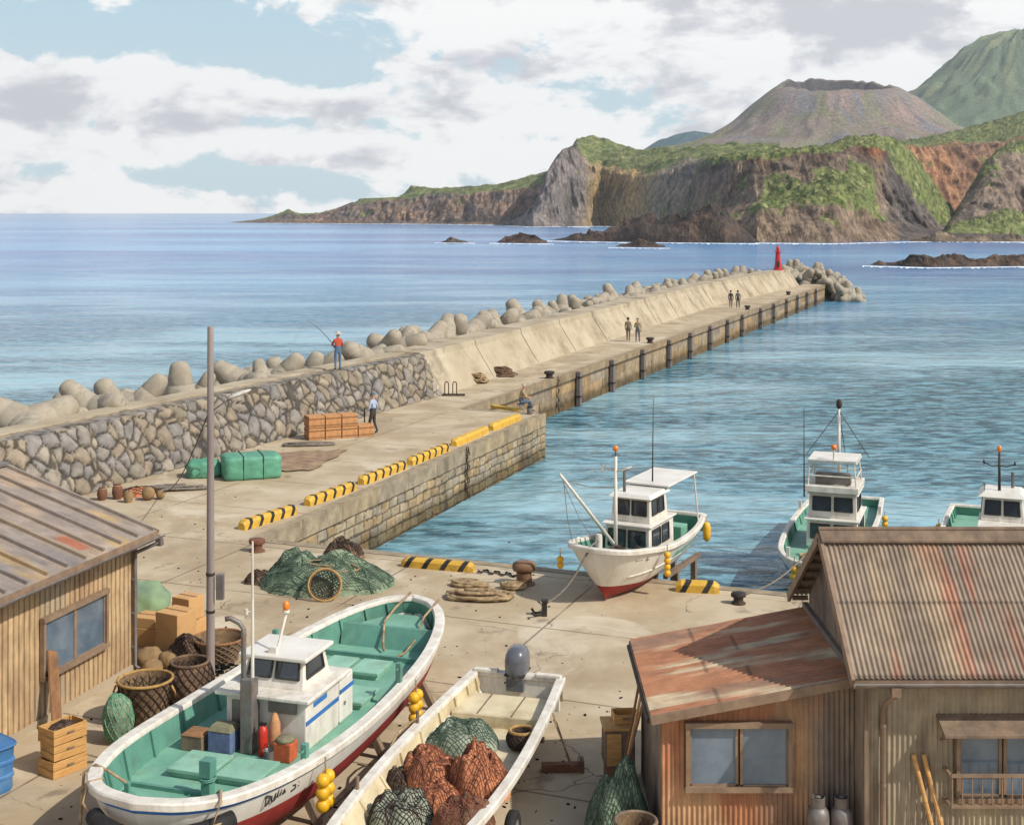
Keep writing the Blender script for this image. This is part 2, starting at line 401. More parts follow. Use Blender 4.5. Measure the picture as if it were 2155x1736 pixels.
def vcol(p, a, r, g):
    a += .25 * FB(r * .01 * math.cos(a), r * .01 * math.sin(a), 2)
    k = FB(math.cos(a) * 7, math.sin(a) * 7, r * .010); k2 = FB(math.cos(a) * 5 + 7, math.sin(a) * 5, r * .008); k3 = FB(math.cos(a) * 10 + 3, math.sin(a) * 10, r * .012)
    c = mixv(mixv(VC[0], VC[1], k * 2.2), VC[2], k2 * 2.4); c = mixv(c, VC[3], k3 * 2)
    if r < 94: c = mixv(c, VC[4], (94 - r) / 6)
    c = mixv(c, tuple(x * .6 for x in c), (1.15 - g) * .6)
    return mixv(c, mixv(GR1, GR3, .3), (r - 330) / 120 + k * .8 + max(0, -math.cos(a) - .55) * 2.2)
def vrim(a, r):
    k = max(0, 1 - abs(r - 92) / 45)
    return (20 * math.sin(a) + 6 * N(math.cos(a) * 2.3 + 2, math.sin(a) * 2.3) + 4 * N(math.cos(a) * 6, math.sin(a) * 6)) * k
cone('volcano', 1760, 2300, [(0, 188), (45, 192), (75, 212), (90, 229), (102, 228), (140, 202), (190, 160), (235, 138), (290, 122), (400, 84), (560, 45), (760, 6), (900, -10)], 420, vrim, vcol, 90, 5)
PC = [lin(c) for c in ((124, 140, 106), (110, 128, 104), (150, 156, 114))]
def pcol(p, a, r, g):
    k = N(math.cos(a) * 6, math.sin(a) * 6, r * .004); k2 = FB(p.x * .01, p.z * .01, 3)
    c = mixv(mixv(PC[0], PC[1], .5 + k2), PC[2], k * 2)
    return mixv(c, tuple(x * .7 for x in c), (1.1 - g) * .9)
cone('green_peak', 2150, 3300, [(0, 462), (40, 458), (65, 452), (100, 436), (139, 415), (180, 380), (229, 338), (291, 300), (380, 250), (500, 190), (700, 90), (950, -10)], 300, None, pcol, 60, 15, seed=3)
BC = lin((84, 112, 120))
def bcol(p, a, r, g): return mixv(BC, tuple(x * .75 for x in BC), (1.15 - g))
cone('distant_hill', 1462, 3500, [(0, 226), (50, 214), (105, 184), (250, 120), (600, -10)], 160, None, bcol, 40, 6, 1.1, seed=7)
cone('distant_hill', 1412, 3600, [(0, 212), (30, 208), (80, 178), (200, 120), (500, -10)], 160, None, bcol, 40, 5, 1.0, seed=9)
# the big front cliffs with green caps
r_main = rockf([(148, 112, 88), (176, 116, 82), (118, 96, 84)], .10, .012, .42)
r_mound = rockf([(176, 152, 126), (160, 136, 114), (138, 120, 106)], .10, .012, .45)
r_dark = rockf([(122, 112, 106), (134, 122, 112), (104, 96, 92)], .12, .01, .45)
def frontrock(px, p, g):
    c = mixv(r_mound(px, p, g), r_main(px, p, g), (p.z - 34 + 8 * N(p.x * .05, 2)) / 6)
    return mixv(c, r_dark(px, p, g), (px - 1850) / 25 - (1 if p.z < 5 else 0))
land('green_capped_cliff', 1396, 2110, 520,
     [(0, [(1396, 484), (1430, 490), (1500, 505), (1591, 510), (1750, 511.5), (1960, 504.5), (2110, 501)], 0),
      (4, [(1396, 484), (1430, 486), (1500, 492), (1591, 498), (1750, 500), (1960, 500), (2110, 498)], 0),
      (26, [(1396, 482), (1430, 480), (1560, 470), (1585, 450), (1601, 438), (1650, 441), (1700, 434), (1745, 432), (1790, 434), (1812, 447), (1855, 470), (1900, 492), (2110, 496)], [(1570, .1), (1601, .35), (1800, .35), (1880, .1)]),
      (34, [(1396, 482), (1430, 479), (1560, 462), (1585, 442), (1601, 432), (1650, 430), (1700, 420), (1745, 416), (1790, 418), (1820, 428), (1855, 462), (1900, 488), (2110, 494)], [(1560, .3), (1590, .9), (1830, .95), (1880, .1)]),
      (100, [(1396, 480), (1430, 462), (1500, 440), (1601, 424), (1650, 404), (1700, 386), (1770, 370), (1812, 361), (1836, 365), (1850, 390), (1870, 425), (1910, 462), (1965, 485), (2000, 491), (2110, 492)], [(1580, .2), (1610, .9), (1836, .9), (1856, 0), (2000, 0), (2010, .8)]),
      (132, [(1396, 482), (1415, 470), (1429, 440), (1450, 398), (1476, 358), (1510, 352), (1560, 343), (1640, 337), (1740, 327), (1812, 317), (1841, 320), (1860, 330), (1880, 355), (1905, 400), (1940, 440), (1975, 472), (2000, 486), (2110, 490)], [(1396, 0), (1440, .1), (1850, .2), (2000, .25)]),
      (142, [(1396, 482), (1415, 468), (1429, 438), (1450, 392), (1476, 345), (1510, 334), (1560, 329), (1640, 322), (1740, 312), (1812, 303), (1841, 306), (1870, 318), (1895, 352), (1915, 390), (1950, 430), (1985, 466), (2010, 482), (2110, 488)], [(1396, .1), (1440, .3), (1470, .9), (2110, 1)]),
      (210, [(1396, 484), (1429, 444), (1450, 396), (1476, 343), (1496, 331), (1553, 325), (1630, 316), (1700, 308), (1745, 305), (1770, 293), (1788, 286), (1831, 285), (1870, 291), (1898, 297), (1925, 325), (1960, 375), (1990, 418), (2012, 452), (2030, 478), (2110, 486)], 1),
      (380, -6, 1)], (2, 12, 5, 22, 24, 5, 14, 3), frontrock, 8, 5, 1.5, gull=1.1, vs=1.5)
def orange(px, p, g):
    return rockf([(196, 148, 110), (184, 134, 100), (160, 126, 102)], .06, .01, .55)(px, p, g)
land('upper_green_hill', 1850, 2420, 300,
     [([(1850, 420), (2420, 420)], [(1850, 505), (2420, 498)], 0),
      (430, [(1850, 475), (2420, 475)], .2),
      (520, [(1850, 350), (1884, 320), (1908, 310), (1950, 309), (2050, 307), (2114, 302), (2160, 290), (2420, 260)], .12),
      (545, [(1850, 345), (1884, 312), (1908, 304), (1950, 303), (2050, 301), (2114, 296), (2160, 284), (2420, 250)], .8),
      (760, [(1850, 340), (1880, 308), (1908, 297), (1950, 288), (2008, 277), (2045, 266), (2080, 257), (2155, 236), (2420, 190)], 1),
      (1100, -6, 1)], (2, 40, 4, 22, 3), orange, 12, 5, 1.8, gull=1.1, vs=1.1)
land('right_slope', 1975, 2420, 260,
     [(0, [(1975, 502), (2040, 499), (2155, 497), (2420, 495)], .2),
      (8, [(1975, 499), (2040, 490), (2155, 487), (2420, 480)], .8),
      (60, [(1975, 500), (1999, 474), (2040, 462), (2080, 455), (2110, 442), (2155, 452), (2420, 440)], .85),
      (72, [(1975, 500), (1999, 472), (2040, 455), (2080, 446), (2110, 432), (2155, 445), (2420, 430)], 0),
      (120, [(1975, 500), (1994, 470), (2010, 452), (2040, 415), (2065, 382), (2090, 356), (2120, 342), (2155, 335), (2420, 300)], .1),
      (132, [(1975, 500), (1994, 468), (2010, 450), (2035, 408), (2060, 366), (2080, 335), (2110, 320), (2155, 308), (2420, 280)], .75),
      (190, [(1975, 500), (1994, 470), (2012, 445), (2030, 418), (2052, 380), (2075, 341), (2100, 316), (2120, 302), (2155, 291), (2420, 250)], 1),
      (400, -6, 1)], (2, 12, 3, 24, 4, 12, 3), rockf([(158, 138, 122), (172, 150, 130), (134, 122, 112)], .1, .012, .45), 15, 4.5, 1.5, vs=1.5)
# sea rocks
def rocks(name, x0, x1, nx, shore, crest, depth, seed, label, cat='rock', cols_=((92, 76, 64), (124, 98, 78), (70, 60, 54)), amp=None, group=None):
    ys = 11.6 * F / (interp(shore, (x0 + x1) / 2) - HZ); a = amp or depth * .18
    rf = rockf(cols_, .8 / depth * 6, .25 / depth * 6, .45); s = MB(); nv = 34; vs_ = []; cs = []
    for i in range(nx + 1):
        px = x0 + (x1 - x0) * i / nx; e = min(1, 6 * min(i, nx - i) / nx)
        Y0 = 11.6 * F / (interp(shore, px) - HZ)
        top = H - (interp(crest, px) - HZ) * (Y0 + depth * .5) / F
        for j in range(nv + 1):
            t = j / nv; Y = Y0 + depth * t * (.3 + .7 * e) + depth * .35 * (1 - e)
            sh = math.sin(PI * t) ** .6 if t < .5 else math.sin(PI * t) ** .8
            z = SEA - .5 + (top - SEA + .5) * sh
            p = Vector(((px - CX) / F * Y, Y, z))
            g = noise.ridged_multi_fractal(Vector((p.x / (a * 5) + seed, p.y / (a * 5), p.z / (a * 5))), 1, 2.1, 5, 1, 2)
            q = p.copy(); k = sh * e
            q.z += (g - 1.2) * a * .55 * k + FB(p.x / a, p.y / a, seed) * a * .35 * k
            q.y -= (g - 1.2) * a * .8 * k
            vs_.append(q); cs.append(rf(px, p, g))
    s.v = vs_; s.c = cs; m_ = nv + 1
    s.f = [(i * m_ + j, (i + 1) * m_ + j, (i + 1) * m_ + j + 1, i * m_ + j + 1) for i in range(nx) for j in range(nv)]; s.m = [0] * len(s.f)
    o = s.build(name, mrock, smooth=False)
    return tag(o, label, cat, group)
rocks('rock_outcrop', 1160, 1598, 300, [(1160, 507), (1300, 509), (1598, 512)], [(1160, 505), (1200, 499), (1270, 493), (1299, 480), (1320, 462), (1338, 446), (1356, 441), (1378, 445), (1392, 453), (1409, 449), (1440, 452), (1477, 444), (1496, 438), (1510, 434), (1524, 438), (1538, 452), (1560, 478), (1598, 508)], 34, 3, 'long dark brown rock outcrop jutting into the sea below the green capped cliff', 'rock outcrop')
rocks('sea_rock', 1296, 1400, 90, [(1296, 520), (1400, 521)], [(1296, 518), (1325, 510), (1347, 501), (1362, 508), (1400, 517)], 14, 5, 'low pointed brown rock in the sea just in front of the long outcrop')
rocks('sea_rock', 1046, 1152, 90, [(1046, 511), (1152, 512)], [(1046, 509), (1070, 498), (1096, 488), (1120, 492), (1152, 508)], 16, 8, 'brown humped rock islet alone in open water left of the long outcrop')
rocks('sea_rock', 928, 986, 60, [(928, 511), (986, 511)], [(928, 510), (952, 499), (970, 503), (986, 510)], 9, 11, 'smallest grey brown islet, farthest left in open water', cols_=((104, 96, 88), (124, 112, 98), (80, 74, 70)))
rocks('reef', 1832, 2200, 220, [(1832, 559), (1960, 562), (2200, 560)], [(1832, 557), (1850, 549), (1864, 556), (1900, 549), (1920, 538), (1945, 537), (1962, 545), (1985, 538), (2020, 536), (2060, 545), (2100, 541), (2160, 537), (2200, 548)], 9, 13, 'long low brown reef breaking the water right of the red beacon', 'reef')
rocks('shore_boulders', 1915, 2240, 240, [(1915, 509), (2060, 510), (2240, 508)], [(1915, 505), (1945, 497), (1975, 488), (2000, 494), (2040, 497), (2090, 499), (2120, 494), (2155, 500), (2240, 495)], 12, 17, 'band of grey boulders along the beach at the foot of the right slope', 'boulders', cols_=((142, 122, 100), (160, 140, 114), (104, 92, 80)), amp=3.2)
# surf along the shores
mfoam = mat('surf_foam', (240, 245, 246), (215, 228, 232), rough=.8, scale=2, bump=.3, spec=.2)
def foam(name, pts, wd, seed, cat='surf'):
    s = MB(); n_ = 340
    tab = pts; x0, x1 = tab[0][0], tab[-1][0]
    for i in range(n_):
        px = x0 + (x1 - x0) * i / n_; q = x0 + (x1 - x0) * (i + 1) / n_
        k = N(px * .05, seed) ; k2 = N(q * .05, seed)
        ya = 11.6 * F / (interp(tab, px) - HZ); yb = 11.6 * F / (interp(tab, q) - HZ)
        wa = wd * max(.02, .5 + 1.6 * N(px * .16, seed + 4) + k * 1.2); wb = wd * max(.02, .5 + 1.6 * N(q * .16, seed + 4) + k2 * 1.2)
        P = lambda x, y: Vector(((x - CX) / F * y, y, SEA + .06))
        s.add([P(px, ya - wa), P(q, yb - wb), P(q, yb + wd * .8), P(px, ya + wd * .8)], [(0, 1, 2, 3)])
    return kind(s.build(name, mfoam), 'stuff')
foam('sea_foam', [(560, 470), (741, 471.3), (909, 472.5), (1053, 474.5), (1240, 479)], 26, 1)
foam('sea_foam', [(1060, 475.5), (1122, 478.5), (1200, 477.5), (1300, 477)], 22, 2)
foam('sea_foam', [(1150, 508), (1300, 511), (1600, 514)], 8, 3)
foam('sea_foam', [(1590, 512.5), (1750, 514), (1960, 509), (2200, 511)], 9, 4)
foam('sea_foam', [(1280, 522), (1410, 523.5)], 5, 5)
foam('sea_foam', [(1030, 513), (1165, 514.5)], 7, 6)
foam('sea_foam', [(915, 512), (1000, 512.6)], 6, 7)
foam('sea_foam', [(1815, 561), (1960, 565), (2200, 562)], 3.5, 8)
# ------------------------------------------------------------------ materials of the harbour
def L(c, k): return tuple(min(255, v * k) for v in c)
M = {}
CON = (176, 160, 134)
M['conc'] = mat('concrete', (182, 168, 144), (160, 144, 120), rough=.9, scale=.55, bump=.35, bscale=14, dirt=(112, 98, 80), dscale=.28, damt=.55, spec=.2, bdist=.01)
M['conc2'] = mat('old_concrete', (180, 167, 144), (156, 142, 118), rough=.92, scale=.4, bump=.4, bscale=9, dirt=(104, 90, 72), dscale=.5, damt=.6, spec=.2, bdist=.015)
M['block'] = mat('armour_concrete', (172, 162, 144), (142, 132, 116), rough=.92, scale=1.2, bump=.7, bscale=7, dirt=(100, 94, 86), dscale=1.3, damt=.7, spec=.2, bdist=.02)
M['stone'] = mat('rubble_stone', (255, 255, 255), (200, 200, 200), rough=.85, scale=2.2, bump=.6, bscale=9, col=True, spec=.25)
M['white'] = mat('white_gelcoat', (222, 218, 208), (200, 194, 182), rough=.4, scale=1.2, st=(1.6, 1.6, .7), bump=.05, dirt=(152, 124, 98), dscale=2.4, damt=.3, coat=.2)
M['whitep'] = mat('white_paint', (218, 213, 202), (192, 184, 170), rough=.55, scale=2, st=(1.6, 1.6, .6), bump=.12, dirt=(148, 118, 92), dscale=4.2, damt=.32)
M['red'] = mat('red_antifoul', (158, 52, 46), (132, 42, 38), rough=.7, scale=2.5, bump=.2, dirt=(96, 46, 38), dscale=2, damt=.5)
M['green'] = mat('green_deck_paint', (124, 170, 148), (100, 148, 128), rough=.6, scale=1.6, bump=.15, dirt=(112, 132, 108), dscale=1.5, damt=.5)
M['green2'] = mat('green_bulwark_paint', (98, 148, 130), (78, 124, 110), rough=.6, scale=1.6, bump=.15, dirt=(84, 100, 84), dscale=1.5, damt=.5)
M['blue'] = mat('blue_stripe_paint', (62, 118, 182), (50, 98, 158), rough=.45, scale=3, bump=.05)
M['glass'] = mat('window_glass', (122, 136, 148), (70, 84, 98), rough=.05, scale=.6, bump=0, spec=.7)  # pale mottling in the colour stands in for sky reflections
M['dglass'] = mat('dark_glass', (58, 66, 74), (38, 44, 50), rough=.08, scale=1.5, bump=0, spec=.7)
M['steel'] = mat('grey_steel', (128, 122, 118), (102, 96, 92), rough=.5, scale=4, bump=.1, metal=.3, dirt=(110, 78, 58), dscale=3, damt=.5)
M['darksteel'] = mat('dark_iron', (62, 54, 48), (44, 38, 34), rough=.7, scale=5, bump=.3, metal=.2, dirt=(104, 64, 42), dscale=4, damt=.6)
M['rusty'] = mat('rusty_iron', (128, 84, 60), (92, 62, 48), rough=.85, scale=5, bump=.4, dirt=(74, 54, 46), dscale=4, damt=.6)
M['yellow'] = mat('yellow_paint', (214, 170, 62), (188, 146, 50), rough=.6, scale=4, bump=.1, dirt=(140, 116, 66), dscale=3, damt=.5)
M['black'] = mat('black_paint', (38, 36, 34), (28, 26, 26), rough=.65, scale=4, bump=.1, dirt=(92, 86, 76), dscale=4, damt=.5)
M['float'] = mat('yellow_float', (226, 176, 36), (204, 152, 30), rough=.4, scale=3, bump=.05, dirt=(150, 118, 50), dscale=5, damt=.4)
M['rubber'] = mat('black_rubber', (40, 38, 38), (26, 25, 25), rough=.8, scale=6, bump=.3)
M['rope'] = mat('hemp_rope', (176, 152, 116), (112, 90, 66), rough=.95, scale=7, bump=.8, bscale=60, bdist=.01)
M['ropeg'] = mat('grey_rope', (132, 122, 110), (96, 88, 80), rough=.95, scale=14, bump=.8, bscale=60, bdist=.01)
M['wood'] = mat('pale_wood', (206, 160, 98), (176, 130, 76), rough=.8, scale=3, st=(1, 1, 6), bump=.3, dirt=(128, 96, 60), dscale=2, damt=.5)
M['wood2'] = mat('brown_wood', (150, 108, 72), (118, 84, 56), rough=.85, scale=3, st=(6, 1, 1), bump=.4, dirt=(92, 72, 54), dscale=2, damt=.5)
M['wood3'] = mat('weathered_wood', (132, 112, 92), (100, 84, 70), rough=.9, scale=4, st=(1, 1, .3), bump=.4)
M['carton'] = mat('cardboard', (200, 158, 106), (178, 136, 88), rough=.9, scale=2, bump=.1, dirt=(140, 108, 74), dscale=2, damt=.4)
M['sack'] = mat('sacking', (150, 122, 84), (118, 96, 68), rough=.95, scale=5, bump=.6, bscale=30)
M['tarp'] = mat('green_tarpaulin', (96, 156, 128), (72, 128, 104), rough=.55, scale=2, bump=.4, bscale=5, bdist=.05)
M['net'] = mat('green_net', (146, 158, 130), (82, 98, 80), rough=.95, scale=3, bump=.9, bscale=26, bdist=.03)
M['nets'] = mat('green_net_twine', (78, 98, 80), (50, 66, 54), rough=.9, scale=6, bump=.2)
M['netl'] = mat('pale_green_twine', (112, 158, 124), (84, 130, 100), rough=.9, scale=6, bump=.2)
M['netb'] = mat('brown_net', (128, 102, 80), (74, 58, 46), rough=.95, scale=3, bump=.9, bscale=26, bdist=.03)
M['netbs'] = mat('brown_net_twine', (58, 44, 36), (42, 32, 26), rough=.9, scale=6, bump=.2)
M['neto'] = mat('orange_net', (206, 136, 94), (146, 88, 60), rough=.95, scale=3, bump=.9, bscale=26, bdist=.03)
M['netos'] = mat('orange_net_twine', (132, 80, 56), (92, 56, 42), rough=.9, scale=6, bump=.2)
M['netg'] = mat('grey_net', (156, 162, 142), (98, 106, 92), rough=.95, scale=3, bump=.9, bscale=26, bdist=.03)
M['cane'] = mat('cane', (178, 142, 84), (142, 108, 62), rough=.8, scale=8, bump=.4)
M['basket'] = mat('basket_weave', (132, 108, 78), (96, 76, 56), rough=.9, scale=9, bump=.8, bscale=40)
M['cream'] = mat('cream_gelcoat', (214, 200, 166), (192, 176, 142), rough=.5, scale=2, bump=.1, dirt=(140, 118, 84), dscale=1.6, damt=.5)
M['orange'] = mat('amber_lens', (226, 128, 24), (208, 108, 20), rough=.25, scale=3, bump=0, coat=.5)
M['beacon'] = mat('beacon_red', (196, 30, 28), (170, 24, 24), rough=.45, scale=2, bump=.1)
M['skin'] = mat('skin', (186, 138, 108), (170, 120, 92), rough=.6, scale=8, bump=.05)
M['hatch'] = mat('hatch_paint', (142, 184, 162), (120, 164, 142), rough=.6, scale=2, bump=.1, dirt=(118, 128, 104), dscale=2.5, damt=.5)
M['outb'] = mat('engine_cowl', (98, 100, 106), (80, 82, 88), rough=.35, scale=3, bump=.05, coat=.3)
M['bluebin'] = mat('blue_plastic', (70, 122, 170), (56, 102, 148), rough=.5, scale=2, bump=.1, dirt=(112, 132, 150), dscale=2, damt=.5)
def flat(name, c, rough=.85): return mat(name, c, L(c, .82), rough=rough, scale=8, bump=.15)
# quay paving: slabs with joints aligned to the edge
def paving():
    m = bpy.data.materials.new('quay_paving'); nt, n_, l_ = nodes(m)
    global n, l; n, l = n_, l_
    o = n.new('ShaderNodeOutputMaterial'); b = n.new('ShaderNodeBsdfPrincipled'); l.new(b.outputs[0], o.inputs[0])
    tc = n.new('ShaderNodeTexCoord'); P = tc.outputs['Object']
    a = nz(P, .45, 8, .62); c = mixc(ramp(a, .36, .64), lin((164, 146, 118)), lin((184, 168, 142)))
    s_ = nz(P, .16, 8, .66, .6); c = mixc(M2('MULTIPLY', ramp(s_, .50, .62), .55), c, lin((144, 126, 102)))
    lt = nz(P, .27, 6, .6, .8); c = mixc(M2('MULTIPLY', ramp(lt, .56, .66), .55), c, lin((204, 192, 170)))
    st = nz(P, 2.6, 6, .7); c = mixc(M2('MULTIPLY', ramp(st, .62, .72), .35), c, lin((96, 82, 66)))
    oil = nz(P, .7, 5, .6, .3); c = mixc(M2('MULTIPLY', ramp(oil, .60, .70), .5), c, lin((84, 74, 64)))
    mp = n.new('ShaderNodeMapping'); mp.inputs['Rotation'].default_value = (0, 0, math.radians(21.3)); l.new(P, mp.inputs[0])
    wob = nz(P, .9, 3, .5); vm = n.new('ShaderNodeVectorMath'); vm.operation = 'SCALE'; l.new(n.new('ShaderNodeTexNoise').outputs[1], vm.inputs[0]); vm.inputs['Scale'].default_value = .05
    va = n.new('ShaderNodeVectorMath'); l.new(mp.outputs[0], va.inputs[0]); l.new(vm.outputs[0], va.inputs[1])
    br = n.new('ShaderNodeTexBrick'); br.inputs['Scale'].default_value = 1; br.inputs['Brick Width'].default_value = 5.2; br.inputs['Row Height'].default_value = 4.1
    br.inputs['Mortar Size'].default_value = .03; br.inputs['Mortar Smooth'].default_value = .2; br.offset = 0.0
    l.new(va.outputs[0], br.inputs['Vector'])
    jm = M2('MULTIPLY', br.outputs['Fac'], ramp(nz(P, .6, 3, .5), .34, .52))
    c = mixc(M2('MULTIPLY', jm, .6), c, lin((66, 56, 46)))
    vo = n.new('ShaderNodeTexVoronoi'); vo.feature = 'DISTANCE_TO_EDGE'; vo.inputs['Scale'].default_value = .22
    dv = n.new('ShaderNodeVectorMath'); l.new(P, dv.inputs[0])
    nn = n.new('ShaderNodeTexNoise'); nn.inputs['Scale'].default_value = 1.1; nn.inputs['Detail'].default_value = 5; l.new(P, nn.inputs['Vector']); l.new(nn.outputs[1], dv.inputs[1])
    l.new(dv.outputs[0], vo.inputs['Vector'])
    cm = M2('MULTIPLY', M2('SUBTRACT', 1.0, ramp(vo.outputs[0], .0, .006)), ramp(nz(P, .35, 3, .5), .5, .6))
    c = mixc(M2('MULTIPLY', cm, .7), c, lin((70, 60, 50)))
    l.new(c, b.inputs['Base Color']); b.inputs['Roughness'].default_value = .88; b.inputs['Specular IOR Level'].default_value = .2
    h = M2('SUBTRACT', M2('ADD', M2('MULTIPLY', nz(P, 12, 6, .65), .35), M2('MULTIPLY', a, .6)), M2('MULTIPLY', M2('ADD', jm, cm), .6))
    bp = n.new('ShaderNodeBump'); bp.inputs['Strength'].default_value = .5; bp.inputs['Distance'].default_value = .03
    l.new(h, bp.inputs['Height']); l.new(bp.outputs[0], b.inputs['Normal'])
    return m
M['pave'] = paving()
# ------------------------------------------------------------------ quay, pier, breakwater
QA = (-7.45, 38.8)                                # inner corner where pier edge and quay edge meet
PB = (1.52, 63.2)                                 # outer corner of the pier
BE0, BE1 = (-2.3, 64.6), (41.2, 175.5)            # breakwater apron edge
def qy(x): return 38.8 - .39 * (x + 7.45)
FOOT = [(-30.0, 10.0), (-19.0, 35.0), (-14.4, 45.0), (-10.1, 55.0), (-4.06, 68.4), (21.0, 137.0), (39.6, 178.5)]
def footx(y): return interp([(b, a) for a, b in FOOT], y)
top = [(40, qy(40)), (60, 10), (60, -30), (-40, -30), (-30.3, 10), (-19.3, 35), (-14.7, 45), (-10.4, 55), (-4.36, 68.4), (20.7, 137), (39.3, 178.5), (41.9, 177.3), BE1, BE0, PB, QA]
s = MB(); s.prism(list(reversed(top)), -.012, 0)
s.f = s.f[1:2]; s.m = s.m[1:2]
kind(s.build('quay_pavement', M['pave']))
# masonry faces
def blockcol(i, j, base):
    r = random.Random(i * 7919 + j * 104729)
    k = .78 + .4 * r.random(); t = r.random()
    c = lin(base); c = tuple(v * k for v in c)
    if t < .25: c = (c[0] * .92, c[1] * .97, c[2] * 1.1)
    elif t > .7: c = (c[0] * 1.1, c[1] * 1.0, c[2] * .85)
    return c
def masonry(name, p, q, z0, z1, course, bl, cap, base, res=.06, depth=.05, m='stone', rough=1.0, back=0, slip=0.0):
    """A wall face of coursed blocks under a cap course, standing proud of their joints."""
    p = Vector((*p, 0)); q = Vector((*q, 0)); Lw = (q - p).length; u = (q - p) / Lw; nrm = Vector((u.y, -u.x, 0))
    s = MB(); nu = int(Lw / res); nv = int((z1 - z0) / (res * .8))
    def fn(a, b):
        x = a * Lw; z = z0 + b * (z1 - z0); zt = z1 - z
        wx = x + .10 * rough * FB(x * .8, z * 1.5, 2); wz = zt + .07 * rough * FB(x * .7, z * .9, 6)
        if zt < cap:
            i = math.floor(x / (bl * 4.2)); fx = x / (bl * 4.2) - i; e = min(fx, 1 - fx) * bl * 4.2; e = min(e, (cap - zt) + .02, .2)
            d = .10 + (-.05 if e < .03 else 0); c = mixv(blockcol(i, 99, base), lin(base), .6); c = mixv(c, (c[0] * .8, c[1] * .8, c[2] * .8), FB(x, z, 1) + .2)
        else:
            j = math.floor((wz - cap) / course); fj = (wz - cap) / course - j
            r = random.Random(j * 31 + 5); off = r.random()
            B = bl * (.85 + .3 * r.random()); xx = wx / B + off; i = math.floor(xx); fi = xx - i
            rr = random.Random(i * 77 + j * 13); cut = (rr.random() - .5) * .25; fi2 = fi
            e = min(min(fi2, 1 - fi2) * B, min(fj, 1 - fj) * course)
            rnd = min(1, e / .07); d = depth * (rnd ** .5) + .03 * rr.random() + .02 * FB(x * 4, z * 4, 1)
            c = blockcol(i, j, base)
            if rnd < .42: c = tuple(v * .30 for v in c)
        wet = max(0, min(1, (SEA + .75 + .2 * N(x * .5) - z) / .35)); c = mixv(c, (c[0] * .45, c[1] * .42, c[2] * .34), wet)
        c = mixv(c, tuple(v * .62 for v in c), (N(x * .9, z * .12, 8) - .15) * 2)
        return p + u * x + nrm * d + Vector((0, 0, z)), c
    s.grid(fn, nu, nv, colr=True)
    if cap:                                       # lip returning over the cap
        s.grid(lambda a, b: (p + u * a * Lw + nrm * (.10 - .35 * b) + Vector((0, 0, z1 + .001)), lin(base)), nu // 6, 1, colr=True)
    return s.build(name, M[m], smooth=False)
MB_ = (164, 148, 122)
kind(masonry('pier_wall', QA, PB, SEA - .5, .012, .36, .62, .62, MB_))
kind(masonry('pier_end_wall', PB, BE0, SEA - .5, .012, .36, .62, .62, MB_))
kind(masonry('quay_wall', (8, qy(8)), QA, SEA - .5, .012, .5, 1.2, .4, (158, 142, 118), res=.12))
kind(masonry('quay_wall', (40, qy(40)), (8, qy(8)), SEA - .5, .012, .5, 1.2, .4, (158, 142, 118), res=.25))
# breakwater apron face: cast panels with plank-like lifts
kind(masonry('breakwater_face', BE0, BE1, SEA - .5, .012, .62, 3.4, .5, (158, 138, 110), res=.16, depth=.02, rough=.15))
kind(masonry('breakwater_end_face', BE1, (42.2, 181), SEA - .5, .012, .62, 3.4, .5, (150, 130, 104), res=.2, depth=.02, rough=.15))
